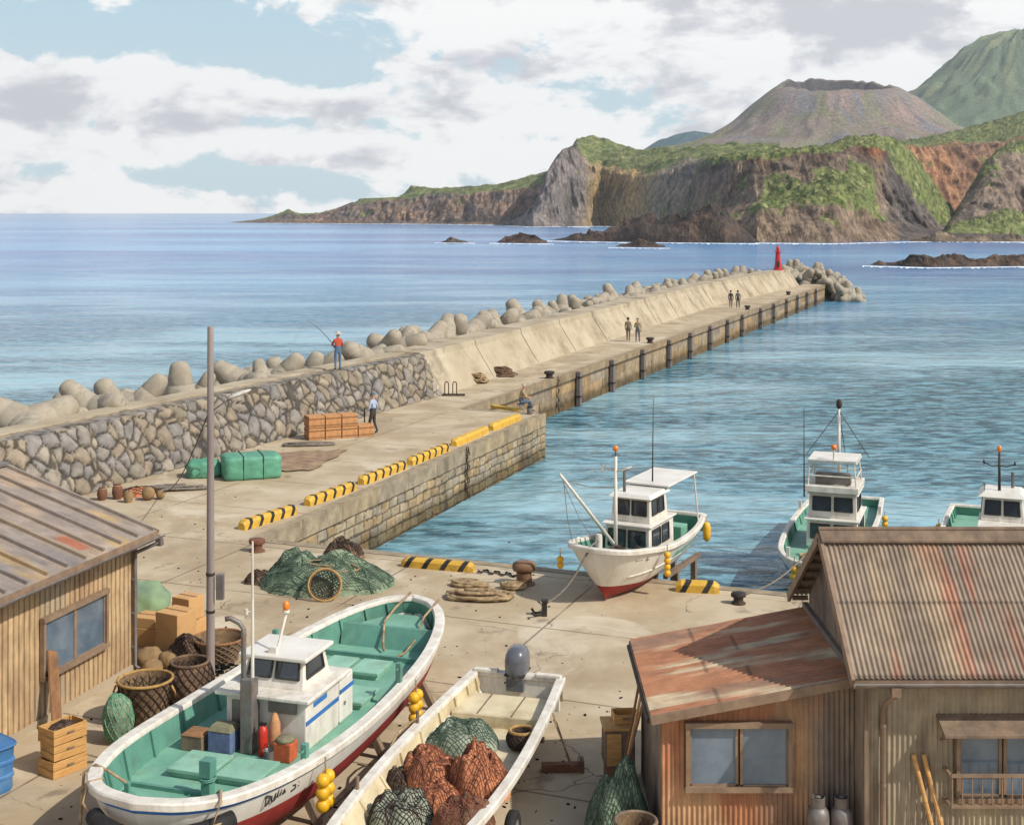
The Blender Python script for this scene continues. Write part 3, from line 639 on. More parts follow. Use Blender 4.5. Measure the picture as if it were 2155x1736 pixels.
# slim stone edge strip along pier edge
# ------------------------------------------------------------------ sea wall
def offs(i):                                      # unit vector pointing seaward at foot vertex i
    a = Vector((*FOOT[max(i - 1, 0)], 0)); b = Vector((*FOOT[min(i + 1, len(FOOT) - 1)], 0)); d = (b - a).normalized(); return Vector((-d.y, d.x, 0))
WZ = 2.1
def wall_at(y):                                   # foot point, seaward unit, for a given distance
    for (a, b) in zip(FOOT, FOOT[1:]):
        if y <= b[1] or b is FOOT[-1]:
            t = (y - a[1]) / (b[1] - a[1]); d = Vector((b[0] - a[0], b[1] - a[1], 0)).normalized()
            return Vector((a[0] + (b[0] - a[0]) * t, y, 0)), Vector((-d.y, d.x, 0)), d
T1 = 1.0; T2 = 3.0                                # offsets of the wall top edges from the foot
YS = 69.4                                         # where rubble masonry gives way to concrete
def stonewall():
    y0, y1 = 28.0, YS; s = MB(); pts = []
    y = y0
    while y < y1: pts.append(y); y += .058
    pts.append(y1); nv = 40; vs_ = []; cs = []
    acc = 0; prev = None
    SC = [lin(c) for c in ((150, 140, 126), (142, 134, 124), (154, 142, 122), (138, 132, 126), (148, 134, 116))]
    for y in pts:
        f, sd, d = wall_at(y)
        if prev is not None: acc += (f - prev).length
        prev = f
        taper = T1
        for j in range(nv + 1):
            v = j / nv
            if v < .84: h = v / .84; base = f + sd * (taper * h ** 1.15) + Vector((0, 0, WZ * h)); nr = (-sd * .9 + Vector((0, 0, .42))).normalized()
            else: h = (v - .84) / .16; base = f + sd * (taper + (1.2) * h) + Vector((0, 0, WZ + .02)); nr = Vector((0, 0, 1))
            q = Vector((acc + .12 * FB(acc, v * 3, 3), (v * 2.75 if v < .84 else .84 * 2.75 + h * 1.2) + .1 * FB(acc, v * 4, 8), 0)) * 1.7
            dd, pp = noise.voronoi(q)
            e = dd[1] - dd[0]; rid = random.Random(int(pp[0][0] * 131) * 7 + int(pp[0][1] * 177))
            c = SC[rid.randrange(5)]; k = .88 + .26 * rid.random(); c = tuple(x * k for x in c)
            edge = min(1, e / .42); amp = .19 if v < .84 else .05
            dv = amp * (math.sqrt(max(0, edge)) - .6) + .03 * (rid.random() - .5)
            if edge < .16: c = tuple(x * .3 for x in c)
            elif edge < .24: c = tuple(x * .65 for x in c)
            if v > .9: c = mixv(c, lin((166, 150, 124)), (h - .3) * 1.4)
            if y > YS - 1.0 and False: pass
            vs_.append(base + nr * dv); cs.append(c)
    s.v = vs_; s.c = cs; m_ = nv + 1
    s.f = [(i * m_ + j, (i + 1) * m_ + j, (i + 1) * m_ + j + 1, i * m_ + j + 1) for i in range(len(pts) - 1) for j in range(nv)]; s.m = [0] * len(s.f)
    return s.build('rubble_face', M['stone'], smooth=False)
root = thing('sea_wall', 'long harbour wall, rubble stone near the sheds and smooth concrete further out', 'sea wall', (-4, 68.4, 0))
WM[root.name] = Matrix.Translation(Vector((4, -68.4, 0)))
o = stonewall(); o.data.transform(WM[root.name]); o.parent = root; o['label'] = 'rubble stone face'
# rubble wall core and cap
def section(y, prof):
    f, sd, d = wall_at(y); return [f + sd * a + Vector((0, 0, z)) for a, z in prof]
def wallrun(s, ys, prof, cap=True, colf=None):
    secs = [section(y, prof) for y in ys]; n_ = len(prof); k = len(s.v)
    s.v += [p for q in secs for p in q]
    for i in range(len(secs) - 1):
        for j in range(n_ - 1): s.f.append((k + i * n_ + j, k + i * n_ + j + 1, k + (i + 1) * n_ + j + 1, k + (i + 1) * n_ + j)); s.m.append(0)
    if cap:
        s.f.append(tuple(k + j for j in range(n_))); s.m.append(0)
        s.f.append(tuple(k + (len(secs) - 1) * n_ + j for j in reversed(range(n_)))); s.m.append(0)
s = MB(); ys = [28 + (YS + .2 - 28) * i / 60 for i in range(61)]
wallrun(s, ys, [(.25, -.1), (1.15, WZ - .12), (2.05, WZ - .06), (2.05, WZ + .06), (T2 + .05, WZ + .06), (T2 + .3, .6), (T2 + 2.8, SEA - .5)])
s.build('coping', M['conc2'], root)
# concrete wall in cast lengths, with slight offsets at the joints
s = MB(); y = YS; i = 0
while y < 173.5:
    y2 = min(y + 7.4, 174.0); r = random.Random(i); dz = (r.random() - .5) * .03; da = (r.random() - .5) * .03
    wallrun(s, [y, (y + y2) / 2, y2 - .07], [(-.02 + da, 0), (1.18 + da, WZ - .28 + dz), (1.24 + da, WZ + .05 + dz), (T2 + .2, WZ + .05 + dz), (T2 + .4, .6), (T2 + 2.8, SEA - .5)])
    wallrun(s, [y2 - .075, y2 + .005], [(.05, -.05), (1.24, WZ - .3), (1.30, WZ), (T2 + .15, WZ), (T2 + .35, .55), (T2 + 2.7, SEA - .5)])
    y = y2; i += 1
s.build('concrete_length', M['conc2'], root, bevel=.03)
# narrow white pointing where the two meet
s = MB(); f, sd, d = wall_at(YS); 
s.hexa([f + d * -.25 - sd * .1, f + d * .05 - sd * .1, f + d * .05 + sd * .3, f + d * -.25 + sd * .3] + [p + sd * T1 * 1.2 + Vector((0, 0, WZ - .02)) for p in (f + d * -.25 - sd * .06, f + d * .05 - sd * .06, f + d * .05 + sd * .3, f + d * -.25 + sd * .3)])
s.build('pointing', M['conc'], root)
# ------------------------------------------------------------------ fenders on the breakwater
def eline(t): return Vector((BE0[0] + (BE1[0] - BE0[0]) * t, BE0[1] + (BE1[1] - BE0[1]) * t, 0))
ed = (eline(1) - eline(0)).normalized(); en = Vector((ed.y, -ed.x, 0))
fpx = [1210, 1281, 1346, 1402, 1447, 1489, 1526, 1557, 1596, 1624, 1651, 1674, 1694, 1713]
ordn = ['first', 'second', 'third', 'fourth', 'fifth', 'sixth', 'seventh', 'eighth', 'ninth', 'tenth', 'eleventh', 'twelfth', 'thirteenth', 'outermost']
proto = None
for i, px in enumerate(fpx):
    a = (px - CX) / F; e0 = eline(0)
    t = (a * e0.y - e0.x) / (ed.x - a * ed.y); p = e0 + ed * t + en * .27
    if proto is None:
        proto = thing('dock_fender', '', 'fender', p, math.atan2(ed.y, ed.x), 'timber fenders down the breakwater face')
        s = MB(); s.box((0, 0, -1.05), (.40, .28, 2.1), mi=0); s.build('post', mat('fender_timber', (122, 112, 108), (92, 84, 80), rough=.8, scale=3, st=(1, 1, .2), bump=.5), proto, bevel=.05, world=False)
        [MB().box((0, 0, z_), (.44, .31, .1)).build('strap', M['darksteel'], proto, world=False) for z_ in (-.35, -1.5)]
        t_ = proto
    else: t_ = copy_tree(proto, None, p)
    t_['label'] = '%s dark timber fender post from the shore along the breakwater face' % ordn[i] if i < 13 else 'outermost dark timber fender post at the far tip of the breakwater face'
# ------------------------------------------------------------------ tetrapods
def tetra_mesh(seed, n_=12):
    s = MB(); r = random.Random(seed)
    dirs = [Vector((0, 0, 1)), Vector((.943, 0, -.333)), Vector((-.471, .816, -.333)), Vector((-.471, -.816, -.333))]
    for d in dirs:
        q = Vector((0, 0, 1)).rotation_difference(d).to_matrix()
        s.lathe((0, 0, 0), [(.64, 0), (.60, .35), (.50, .78), (.485, .80), (.495, .82), (.40, 1.2), (.35, 1.44), (.28, 1.56), (.15, 1.62), (.02, 1.63)], n_, M=q, caps=False)
    s.ell((0, 0, 0), (.60, .60, .60), n_, 8)
    return s
TM = None
def tetra(p, q, sc_, label, group, i):
    global TM
    if TM is None: TM = tetra_mesh(1).build('tetrapod', M['block'], smooth=True, world=False); o = TM
    else: o = TM.copy(); COL.objects.link(o)
    o.location = p; o.rotation_mode = 'QUATERNION'; o.rotation_quaternion = q; o.scale = (sc_,) * 3
    return tag(o, label, 'tetrapod', group)
rt = random.Random(11)
def rq(up=None):
    if up: q = Vector((0, 0, 1)).rotation_difference(Vector(up).normalized()); return q @ Quaternion((0, 0, 1), rt.uniform(0, 6.28))
    return Quaternion(Vector((rt.uniform(-1, 1), rt.uniform(-1, 1), rt.uniform(-1, 1))).normalized(), rt.uniform(0, 6.28))
# the near ones, each where the photo shows it: (px of its middle, py of its top, lean of the upper leg, size, label)
near_ = [(20, 842, (-.8, 0, .5), 1.25, 'tan concrete tetrapod cut by the left picture edge behind the wall'),
         (104, 858, (-.9, -.1, .45), 1.0, 'low tetrapod lying with one leg pointing left, second from the left edge'),
         (172, 806, (-.75, 0, .75), 1.0, 'tetrapod with a blunt leg leaning left, beside the gap behind the stone wall'),
         (238, 798, (-.35, -.2, .9), 1.1, 'big tetrapod with a rounded leg rising steeply, third clump from the left'),
         (312, 792, (.55, .1, .8), 1.0, 'tetrapod whose leg leans right, just left of the tallest upright block'),
         (380, 762, (-.05, 0, 1), 1.2, 'tallest tetrapod with one leg straight up, left of the utility pole'),
         (430, 784, (.3, 0, .8), .8, 'small tetrapod half hidden behind the utility pole'),
         (492, 768, (-.85, .1, .6), 1.15, 'wide tetrapod leaning left, first one right of the utility pole'),
         (548, 760, (-.2, .3, .6), .8, 'small squat tetrapod between two larger ones, left of the angler'),
         (602, 748, (.6, 0, .75), 1.15, 'tetrapod with a thick leg leaning right toward the angler'),
         (655, 742, (.2, 0, .5), 1.0, 'low broad tetrapod directly left of the angler in red'),
         (752, 726, (.15, 0, .9), .9, 'upright tetrapod first to the right of the angler in red'),
         (785, 730, (.7, 0, .5), .9, 'slanting tetrapod second to the right of the angler'),
         (838, 701, (-.25, 0, .95), 1.15, 'large light tetrapod standing tall above the end of the stone wall'),
         (880, 712, (.3, .2, .7), .7, 'little tetrapod tucked right of the large light one at the wall end')]
def wl(px, off):                                   # the spot `off` metres seaward of the foot seen at px
    a = (px - CX) / F; lo, hi_ = 29.0, 172.4
    for _ in range(40):
        mid = (lo + hi_) / 2; f, sd, d = wall_at(mid); p = f + sd * off
        if p.x / p.y < a: lo = mid
        else: hi_ = mid
    return mid, p
for i, (px, py, up, sz, lab) in enumerate(near_):
    yy, p = wl(px, T2 + 1.5 + .3 * (i % 2))
    ztop = H - (py - HZ) * p.y / F
    upv = Vector(up).normalized(); reach = max(1.55 * sz * upv.z, .75 * sz); p.z = ztop - reach - .05 * sz
    p.x -= upv.x * .6 * sz
    tetra(p, rq(up), sz, lab, 'tetrapods piled behind the sea wall', i)
y = 36.0; k = 0
f_in = lambda y: wall_at(y)
while y < 168:                                     # the rest: two rows on the mound
    for row in range(2):
        f, sd, d = wall_at(y + (1.2 if row else 0) + rt.uniform(-.3, .3))
        near = y < 70
        off = T2 + (1.6 if row == 0 else 3.9) + rt.uniform(-.3, .3)
        if near and row == 0: continue
        p = f + sd * off; sz = rt.uniform(1.05, 1.35) * (1 if y < 95 else .88); p.z = ((WZ - .62 if y < 95 else WZ - .85) if row == 0 else .35) + rt.uniform(-.25, .25)
        if near: p.z = rt.uniform(.2, .7); 
        seg = 'between the angler and the walking pair' if y < 98 else ('behind the two pairs of walkers' if y < 136 else 'just short of the red beacon')
        if y < 70: seg = 'low on the outer slope behind the rubble stone wall'
        tetra(p, rq(), sz, 'weathered concrete tetrapod in the pile %s' % seg, 'tetrapods piled behind the sea wall ' + seg, k); k += 1
    y += 1.55 if y > 60 else 2.4
# rounded heap at the tip
tip = Vector((41, 175, 0))
for i in range(34):
    px = 1662 + (1808 - 1662) * ((i * .618) % 1); u = (px - 1662) / 146
    Yb = 181 + rt.uniform(-4, 5) - 3 * u; hmax = interp([(0, 2.6), (.35, 2.3), (.55, 1.6), (.8, .2), (1, -1.4)], u)
    z = hmax - .9 - rt.random() * 1.2
    if px < 1738 and Yb < 180: Yb = 180 + rt.random() * 3
    tetra(Vector(((px - CX) / F * Yb, Yb, max(z, SEA - .2))), rq(), rt.uniform(.9, 1.3), 'concrete tetrapod in the rounded heap at the breakwater tip right of the red beacon', 'tetrapods heaped at the breakwater tip', i)
# mound under the blocks
s = MB(); 
for i in range(70):
    y = 30 + i * 2.0
ys = [30 + 2 * i for i in range(70)]
wallrun(s, ys, [(T2 - .3, .3), (T2 + 1.6, .1), (T2 + 4.5, -1.2), (T2 + 7.5, SEA - .7)])
kind(s.build('rubble_mound_ground', M['block'], smooth=True))
s = MB(); s.ell((43.0, 184, SEA - .6), (6.0, 4, 1.9), 24, 8); kind(s.build('rubble_mound_ground', M['block'], smooth=True))
# ------------------------------------------------------------------ beacon
yb, pb = wl(1637, 2.2)
root = thing('beacon_tower', 'small bright red harbour beacon on the far end of the breakwater wall', 'beacon', (pb.x, pb.y, WZ + .05))
s = MB(); s.lathe((0, 0, 0), [(.62, 0), (.62, .14), (.52, .16), (.50, .3)], 20); s.build('plinth', M['beacon'], root, world=False, smooth=True, auto=35)
s = MB(); s.lathe((0, 0, 0), [(.47, .3), (.40, .8), (.33, 1.5), (.28, 2.25)], 20); s.build('tower', M['beacon'], root, world=False, smooth=True, auto=35)
s = MB(); s.lathe((0, 0, 0), [(.28, 2.25), (.46, 2.3), (.46, 2.36), (.2, 2.38)], 20); s.build('gallery', M['beacon'], root, world=False, smooth=True, auto=35)
s = MB(); s.tube([(.42 * math.cos(a), .42 * math.sin(a), 2.58) for a in [i * PI / 8 for i in range(16)]], .02, 5, closed=True)
for i in range(8): s.tube([(.42 * math.cos(i * PI / 4), .42 * math.sin(i * PI / 4), 2.36), (.42 * math.cos(i * PI / 4), .42 * math.sin(i * PI / 4), 2.58)], .015, 4)
s.build('railing', M['beacon'], root, world=False)
s = MB(); s.lathe((0, 0, 0), [(.19, 2.38), (.19, 2.8), (.26, 2.82), (.2, 2.98), (.05, 3.1), (.03, 3.3)], 16); s.build('lantern', M['beacon'], root, world=False, smooth=True, auto=35)
s = MB(); s.box((-.05, -.45, .75), (.32, .12, .8)); s.build('door', M['black'], root, world=False)
# ------------------------------------------------------------------ kerb bumpers
def bumper(name, p, q, wd, h, mode, label, group='kerb blocks along the pier edge'):
    p = Vector(p); q = Vector(q); Lb = (q - p).length
    t = thing(name, label, 'kerb block', (p + q) / 2, math.atan2((q - p).y, (q - p).x), group)
    s = MB(); n_ = max(3, int(Lb / .13)); ch = h * .28
    prof = lambda k: [(-wd / 2, 0), (wd / 2, 0), (wd / 2, h - ch), (wd / 2 - ch, h), (-wd / 2 + ch, h), (-wd / 2, h - ch)]
    xs = [-Lb / 2 + Lb * i / n_ for i in range(n_ + 1)]
    vs = []
    for i, x in enumerate(xs):
        k = .70 if i in (0, n_) else 1
        for a, b in prof(0): vs.append((x, a * k, b * (k if b > 0 else 1)))
    fs = []; ms = []
    for i in range(n_):
        for j in range(6): fs.append((i * 6 + j, (i + 1) * 6 + j, (i + 1) * 6 + (j + 1) % 6, i * 6 + (j + 1) % 6)); ms.append(0)
    fs += [tuple(range(5, -1, -1)), tuple(n_ * 6 + j for j in range(6))]; ms += [0, 0]
    s.add(vs, fs, ms)
    if mode:
        k = int(Lb / .5); e = .004
        for i in range(k):                          # slanting black bands wrapping front, top and back
            x = -Lb / 2 + (i + .5) * Lb / k; b = .075; sl_ = .10
            for sg in (-1, 1):
                y_ = sg * (wd / 2 + e)
                s.add([(x - b - sl_, y_, .01), (x + b - sl_, y_, .01), (x + b, y_, h - ch), (x - b, y_, h - ch)], [(0, 1, 2, 3)], 1)
                s.add([(x - b, y_, h - ch), (x + b, y_, h - ch), (x + b + .05, sg * (wd / 2 - ch), h + e), (x - b + .05, sg * (wd / 2 - ch), h + e)], [(0, 1, 2, 3)], 1)
            s.add([(x - b + .05, -(wd / 2 - ch), h + e), (x + b + .05, -(wd / 2 - ch), h + e), (x + b + .05, wd / 2 - ch, h + e), (x - b + .05, wd / 2 - ch, h + e)], [(0, 1, 2, 3)], 1)
    s.build('block', [M['yellow'], M['black']], t, world=False)
    return t
segs = [((515, 1117), (627, 1081)), ((653, 1066), (751, 1031)), ((766, 1021), (857, 986)), ((869, 980), (947, 948)), ((961, 940), (1028, 911)), ((1039, 907), (1096, 884))]
labs = ['black and yellow kerb block nearest the shore on the pier edge', 'black and yellow kerb block second from the shore on the pier edge', 'black and yellow kerb block third from the shore on the pier edge', 'black and yellow kerb block nearest the hanging chain', 'plain yellow kerb block fifth out along the pier edge', 'plain yellow kerb block next to the seated man']
for i, (a, b) in enumerate(segs): bumper('kerb_block', G(*a) + Vector((-.12, .1, 0)), G(*b) + Vector((-.12, .1, 0)), .36, .29, i < 4, labs[i])
bumper('kerb_block', G(847, 1190), G(998, 1203), .3, .24, True, 'long striped kerb block on the quay edge right of the green nets', 'kerb blocks on the quay edge')
bumper('kerb_block', G(1422, 1242), G(1514, 1246), .36, .26, True, 'short thick striped kerb block beside the grounded white boat', 'kerb blocks on the quay edge')
b = bumper('kerb_block', G(1034, 857), G(1092, 866), .22, .14, False, 'thin flat yellow kerb rail behind the seated man', 'kerb blocks along the pier edge')
# ------------------------------------------------------------------ sheds
M['sheet'] = mat('coated_sheet', (255, 255, 255), (222, 222, 222), rough=.62, scale=3, bump=.15, col=True, spec=.35, dirt=(92, 66, 50), dscale=2.2, damt=.25)
M['frame'] = mat('window_frame', (142, 118, 96), (116, 96, 78), rough=.6, scale=4, bump=.15)
def sheet(s, o, u, v, nr, Lu, Lv, pitch, amp, colf, rows=14, per=8, prof='sin', mi=0, hole=None):
    """Corrugated sheeting: waves along u, ridges running along v."""
    o = Vector(o); u = Vector(u).normalized(); v = Vector(v).normalized(); nr = Vector(nr).normalized()
    nu = int(Lu / pitch * per); vs_ = []; cs = []
    sd_ = o.x * 3 + o.y
    for i in range(nu + 1):
        a = Lu * i / nu; ph = (a / pitch) % 1
        if prof == 'sin': d = amp * math.sin(2 * PI * ph)
        else: d = -amp * 1.6 if ph < .16 else (amp * .35 if ph > .5 else 0)
        for j in range(rows + 1):
            b = Lv(a) * j / rows if callable(Lv) else Lv * j / rows
            p = o + u * a + v * b + nr * (d + .014 * N(a * .8, b * 1.1, sd_) + .006 * N(a * 3, b * 3, sd_)); vs_.append(p); cs.append(colf(a, b, ph))
    fs = []
    for i in range(nu):
        for j in range(rows):
            if hole:
                a = Lu * (i + .5) / nu; Lh = Lv(a) if callable(Lv) else Lv; b = Lh * (j + .5) / rows
                if hole(a, b): continue
            fs.append((i * (rows + 1) + j, (i + 1) * (rows + 1) + j, (i + 1) * (rows + 1) + j + 1, i * (rows + 1) + j + 1))
    s.add(vs_, fs, mi, cs); return s
def streak(cols_, w=.8, seed=0, vs=.25, groove=.0, fine=3.0, edge=None):
    C = [lin(c) for c in cols_]
    def f(a, b, ph):
        i = math.floor(a / w); r = random.Random(i * 17 + seed); k = r.random()
        c = mixv(C[0], C[1], k)
        c = mixv(c, C[2], (FB(a * fine + seed, b * vs, 2) - .08) * 3.2)
        if len(C) > 3: c = mixv(c, C[3], (FB(a * fine * .7 + seed + 5, b * vs * .8, 7) - .12) * 3.2)
        if groove and (ph > .5 if groove > 0 else False): c = tuple(x * .8 for x in c)
        q = .9 + .2 * N(a * 9, b * 2.5, seed)
        return tuple(x * q for x in c)
    return f
Z = Vector((0, 0, 1))
def window(root, name, o, u, out, w, h, panes=2, fr=.05, fm=None, label=None):
    """A sliding window: frame, sashes and panes. o = lower left corner on the wall, u along the wall."""
    o = Vector(o); u = Vector(u).normalized(); out = Vector(out).normalized(); fm = fm or M['frame']
    s = MB()
    def bar(a, b, wd, dp=.09): s.beam(o + u * a[0] + Z * a[1] + out * dp / 2, o + u * b[0] + Z * b[1] + out * dp / 2, dp, wd, up=Z) if abs(a[1] - b[1]) < .01 else s.beam(o + u * a[0] + Z * a[1] + out * dp / 2, o + u * b[0] + Z * b[1] + out * dp / 2, dp, wd, up=u)
    bar((-.04, 0), (w + .04, 0), fr + .02, .11); bar((-.04, h), (w + .04, h), fr + .02, .11); bar((0, 0), (0, h), fr); bar((w, 0), (w, h), fr)
    f = s.build(name, fm, root)
    if label: f['label'] = label
    for k in range(panes):
        a0 = w * k / panes + fr * .4; a1 = w * (k + 1) / panes - fr * .2; dp = .045 if k % 2 else .025
        s = MB(); q = lambda a, b: o + u * a + Z * b + out * dp
        for (A, B) in (((a0, .04), (a1, .04)), ((a0, h - .04), (a1, h - .04))): s.beam(q(*A), q(*B), .03, .045)
        for (A, B) in (((a0 + .015, .04), (a0 + .015, h - .04)), ((a1 - .015, .04), (a1 - .015, h - .04))): s.beam(q(*A), q(*B), .03, .045, up=u)
        s.build('sash', fm, f)
        s = MB(); s.add([q(a0, .03) - out * .008, q(a1, .03) - out * .008, q(a1, h - .03) - out * .008, q(a0, h - .03) - out * .008], [(0, 1, 2, 3)]); s.build('pane', M['glass'], f)
    return f
# --- left shed
P1 = Vector((-7.9, 27.7, 0)); dL = Vector((-.28, -.96, 0)).normalized(); nL = Vector((-dL.y, dL.x, 0)); 
if nL.x < 0: nL = -nL
root = thing('boarded_shed', 'ochre ribbed shed at the left edge with a standing seam metal roof', 'shed', P1)
ZW = 2.74; LW = 11.0
wcol = streak([(206, 176, 134), (196, 166, 126), (186, 154, 118), (180, 160, 132)], .93, 3, .5, fine=.8)
w0, w1, wz0, wz1 = 1.06, 3.1, .86, 1.94
hol = lambda a, b: w0 + .03 < a < w1 - .03 and wz0 + .05 < b < wz1 - .05
s = MB(); sheet(s, P1, dL, Z, nL, LW, ZW, .155, .028, wcol, 40, 12, 'trap', hole=hol); s.build('front_wall', M['sheet'], root)
s = MB(); sheet(s, P1, -nL, Z, -dL, 6.8, lambda a: ZW + .32 * min(a, 6.8 - a), .155, .018, wcol, 20, 12, 'trap'); s.build('gable_wall', M['sheet'], root)
s = MB(); q0 = P1 - nL * 6.8; s.add([q0, q0 + dL * LW, q0 + dL * LW + Z * ZW, q0 + Z * ZW], [(0, 1, 2, 3)]); s.build('back_wall', M['wood3'], root)
s = MB(); s.beam(P1 + nL * .03 + Z * 0, P1 + nL * .03 + Z * ZW, .1, .1, up=dL)
s.build('corner_trim', M['frame'], root)
s = MB(); s.beam(P1 + nL * .035 + Z * .05, P1 + nL * .035 + Z * .05 + dL * LW, .05, .16); s.build('plinth', M['conc'], root)
window(root, 'window', P1 + dL * w0 + Z * wz0 + nL * .02, dL, nL, w1 - w0, wz1 - wz0, 2, .07)
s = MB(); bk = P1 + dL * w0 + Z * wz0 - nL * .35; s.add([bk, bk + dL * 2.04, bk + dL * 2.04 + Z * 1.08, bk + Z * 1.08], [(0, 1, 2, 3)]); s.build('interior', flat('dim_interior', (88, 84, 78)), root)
E1 = P1 + nL * .42 - dL * .30 + Z * 2.86; run = 3.75; rise = run * .315
rcol = streak([(166, 150, 136), (154, 142, 132), (178, 156, 134), (140, 130, 124)], .62, 9, .5, fine=1.2)
PT = (Vector((2.05, .75)), Vector((2.55, 1.35)))
def rc(a, b, ph):
    c = rcol(a, b, ph)
    if 1.90 < a < 2.30 and .35 < b < 1.0: return mixv(c, lin((168, 96, 66)), .85)
    return mixv(c, lin((176, 148, 104)), (FB(a * 1.2, b * .8, 4) - .2) * 2)
up_ = (-nL * run + Z * rise).normalized(); Lr = math.hypot(run, rise); nr = up_.cross(dL); nr = nr if nr.z > 0 else -nr
s = MB()
s.grid(lambda i, j: ((lambda a, b: (E1 + dL * a + up_ * b, rc(a, b, 0)))(i * (LW + .6), j * Lr)), 110, 30, colr=True)
s.grid(lambda i, j: ((lambda a, b: (E1 - nL * 2 * run + dL * a + (nL * run + Z * rise).normalized() * b, rc(a, b, 0)))(i * (LW + .6), j * Lr)), 20, 6, colr=True)
for k in range(19):
    a = .10 + .60 * k; p = E1 + dL * a + nr * .03 + up_ * .06; q = E1 + dL * a + up_ * (Lr - .03) + nr * .03
    kk = len(s.v); s.beam(p, q, .055, .075, up=nr); s.c += [(1, 1, 1)] * (kk - len(s.c)); s.c += [tuple(x * .92 for x in rc(a, 1, 0))] * (len(s.v) - kk)
rf = s.build('roof', M['sheet'], root)
s = MB(); e = E1 + nL * -.02 - Z * .07; s.beam(e, e + dL * (LW + .6), .05, .14); s.beam(E1 - Z * .05, E1 + up_ * Lr - Z * .05, .05, .13); s.build('fascia', M['frame'], rf)
s = MB(); rp = E1 + up_ * Lr + Z * .035; s.beam(rp, rp + dL * (LW + .6), .26, .06); s.build('ridge_cap', M['steel'], rf)
s = MB()                                            # half-round gutter
g0 = E1 + nL * .06 - Z * .09 - dL * .08
for i in range(7):
    a0 = PI + PI * i / 7; a1 = PI + PI * (i + 1) / 7; f_ = lambda a: nL * .065 * math.cos(a) + Z * .065 * math.sin(a)
    s.add([g0 + f_(a0), g0 + dL * 11.5 + f_(a0), g0 + dL * 11.5 + f_(a1), g0 + f_(a1)], [(0, 1, 2, 3)])
s.lathe((0, 0, 0), [(.001, 0), (.065, 0)], 3, caps=False) if False else None
gt = s.build('gutter', M['steel'], rf)
s = MB(); c0 = P1 + nL * .09 + dL * .04
s.tube([g0 + dL * .12 - Z * .05, g0 + dL * .14 - Z * .14, c0 + Z * 2.45, c0 + Z * 2.3, c0 + Z * .12, c0 + Z * .05 + nL * .12], .038, 10)
for z_ in (.5, 1.2, 1.9): s.tube([c0 + Z * z_ - nL * .06, c0 + Z * z_ + nL * .0], .05, 8)
s.box(g0 + dL * .12 - Z * .14, (.12, .12, .14), math.atan2(dL.y, dL.x))
s.build('downpipe', M['steel'], root, smooth=True, auto=40)
# --- right shed with the gable roof
X0, YF_, YB_, XR = 5.05, 19.0, 22.6, 12.0; ZE, ZR, YR_ = 2.98, 4.53, 20.65
root = thing('corrugated_shed', 'large grey brown corrugated shed at lower right with a ridged rusty roof', 'shed', (8.5, YF_, 0))
gcol = streak([(168, 154, 130), (156, 142, 120), (136, 120, 102), (178, 162, 134)], .8, 21, .3, fine=1.4)
dcol = streak([(142, 126, 114), (130, 116, 104), (110, 98, 90), (150, 132, 112)], .8, 23, .3, fine=1.4)
hx0, hx1, hz0, hz1 = 6.34, 8.9, 1.17, 2.10
s = MB(); sheet(s, (X0, YF_, 0), (1, 0, 0), Z, (0, -1, 0), XR - X0, ZE + .12, .076, .011, gcol, 34, 8, hole=lambda a, b: hx0 - X0 + .02 < a < hx1 - X0 - .02 and hz0 < b < hz1); s.build('front_wall', M['sheet'], root)
s = MB(); sheet(s, (X0, YB_, 0), (0, -1, 0), Z, (-1, 0, 0), YB_ - YF_, lambda a: ZE + .05 + (ZR - ZE) * (a / (YB_ - YR_) if a < YB_ - YR_ else (YB_ - YF_ - a) / (YR_ - YF_)), .076, .011, dcol, 30, 8); s.build('gable_wall', M['sheet'], root)
s = MB(); s.add([(X0, YB_, 0), (XR, YB_, 0), (XR, YB_, ZE), (X0, YB_, ZE), (XR, YF_, 0), (XR, YF_, ZE)], [(0, 3, 2, 1), (1, 2, 5, 4)]); s.build('back_wall', M['wood3'], root)
rfc = streak([(154, 136, 116), (134, 118, 102), (158, 108, 84), (174, 152, 124)], .76, 31, .14, fine=1.3)
def rfc2(a, b, ph):
    c = rfc(a, b, ph); i = math.floor(a / .76)
    if i in (2, 5): c = mixv(c, lin((176, 110, 86)), .15 + .8 * FB(a * 5, b * .5, 1))
    if abs((b % 1.25) - .02) < .03: c = tuple(x * .5 for x in c)
    return c
XL = X0 - .26
s = MB()
fu = Vector((0, YR_ - (YF_ - .36), ZR - ZE)); Lf = fu.length; nf = Vector((0, -fu.z, fu.y)).normalized()
sheet(s, (XL, YF_ - .36, ZE), (1, 0, 0), fu, nf, XR - XL, Lf, .076, .014, rfc2, 60, 8)
bu = Vector((0, YR_ - (YB_ + .34), ZR - ZE + .05)); nb_ = Vector((0, bu.z, -bu.y)).normalized()
sheet(s, (XL, YB_ + .34, ZE - .05), (1, 0, 0), bu, nb_, XR - XL, bu.length, .076, .014, rfc2, 10, 8)
rf = s.build('roof', M['sheet'], root, smooth=True)
s = MB()                                            # ridge capping: two flaps and a roll
for sg, fl in ((-1, .21), (1, .21)):
    q = [Vector((x, YR_ + sg * y_, ZR + z_)) for x in (XL - .03, XR) for y_, z_ in ((0, .075), (fl, -.06 if sg < 0 else -.08))]
    s.add(q, [(0, 1, 3, 2)])
    s.add([q[1], q[3], q[3] - Z * .03, q[1] - Z * .03], [(0, 1, 2, 3)])
s.tube([(XL - .03, YR_, ZR + .075), (XR, YR_, ZR + .075)], .035, 8)
s.build('ridge_cap', M['wood3'], rf, bevel=0)
s = MB(); s.beam((XL - .02, YF_ - .38, ZE - .05), (XL - .02, YR_, ZR - .05), .05, .15); s.build('barge_board', M['frame'], rf)
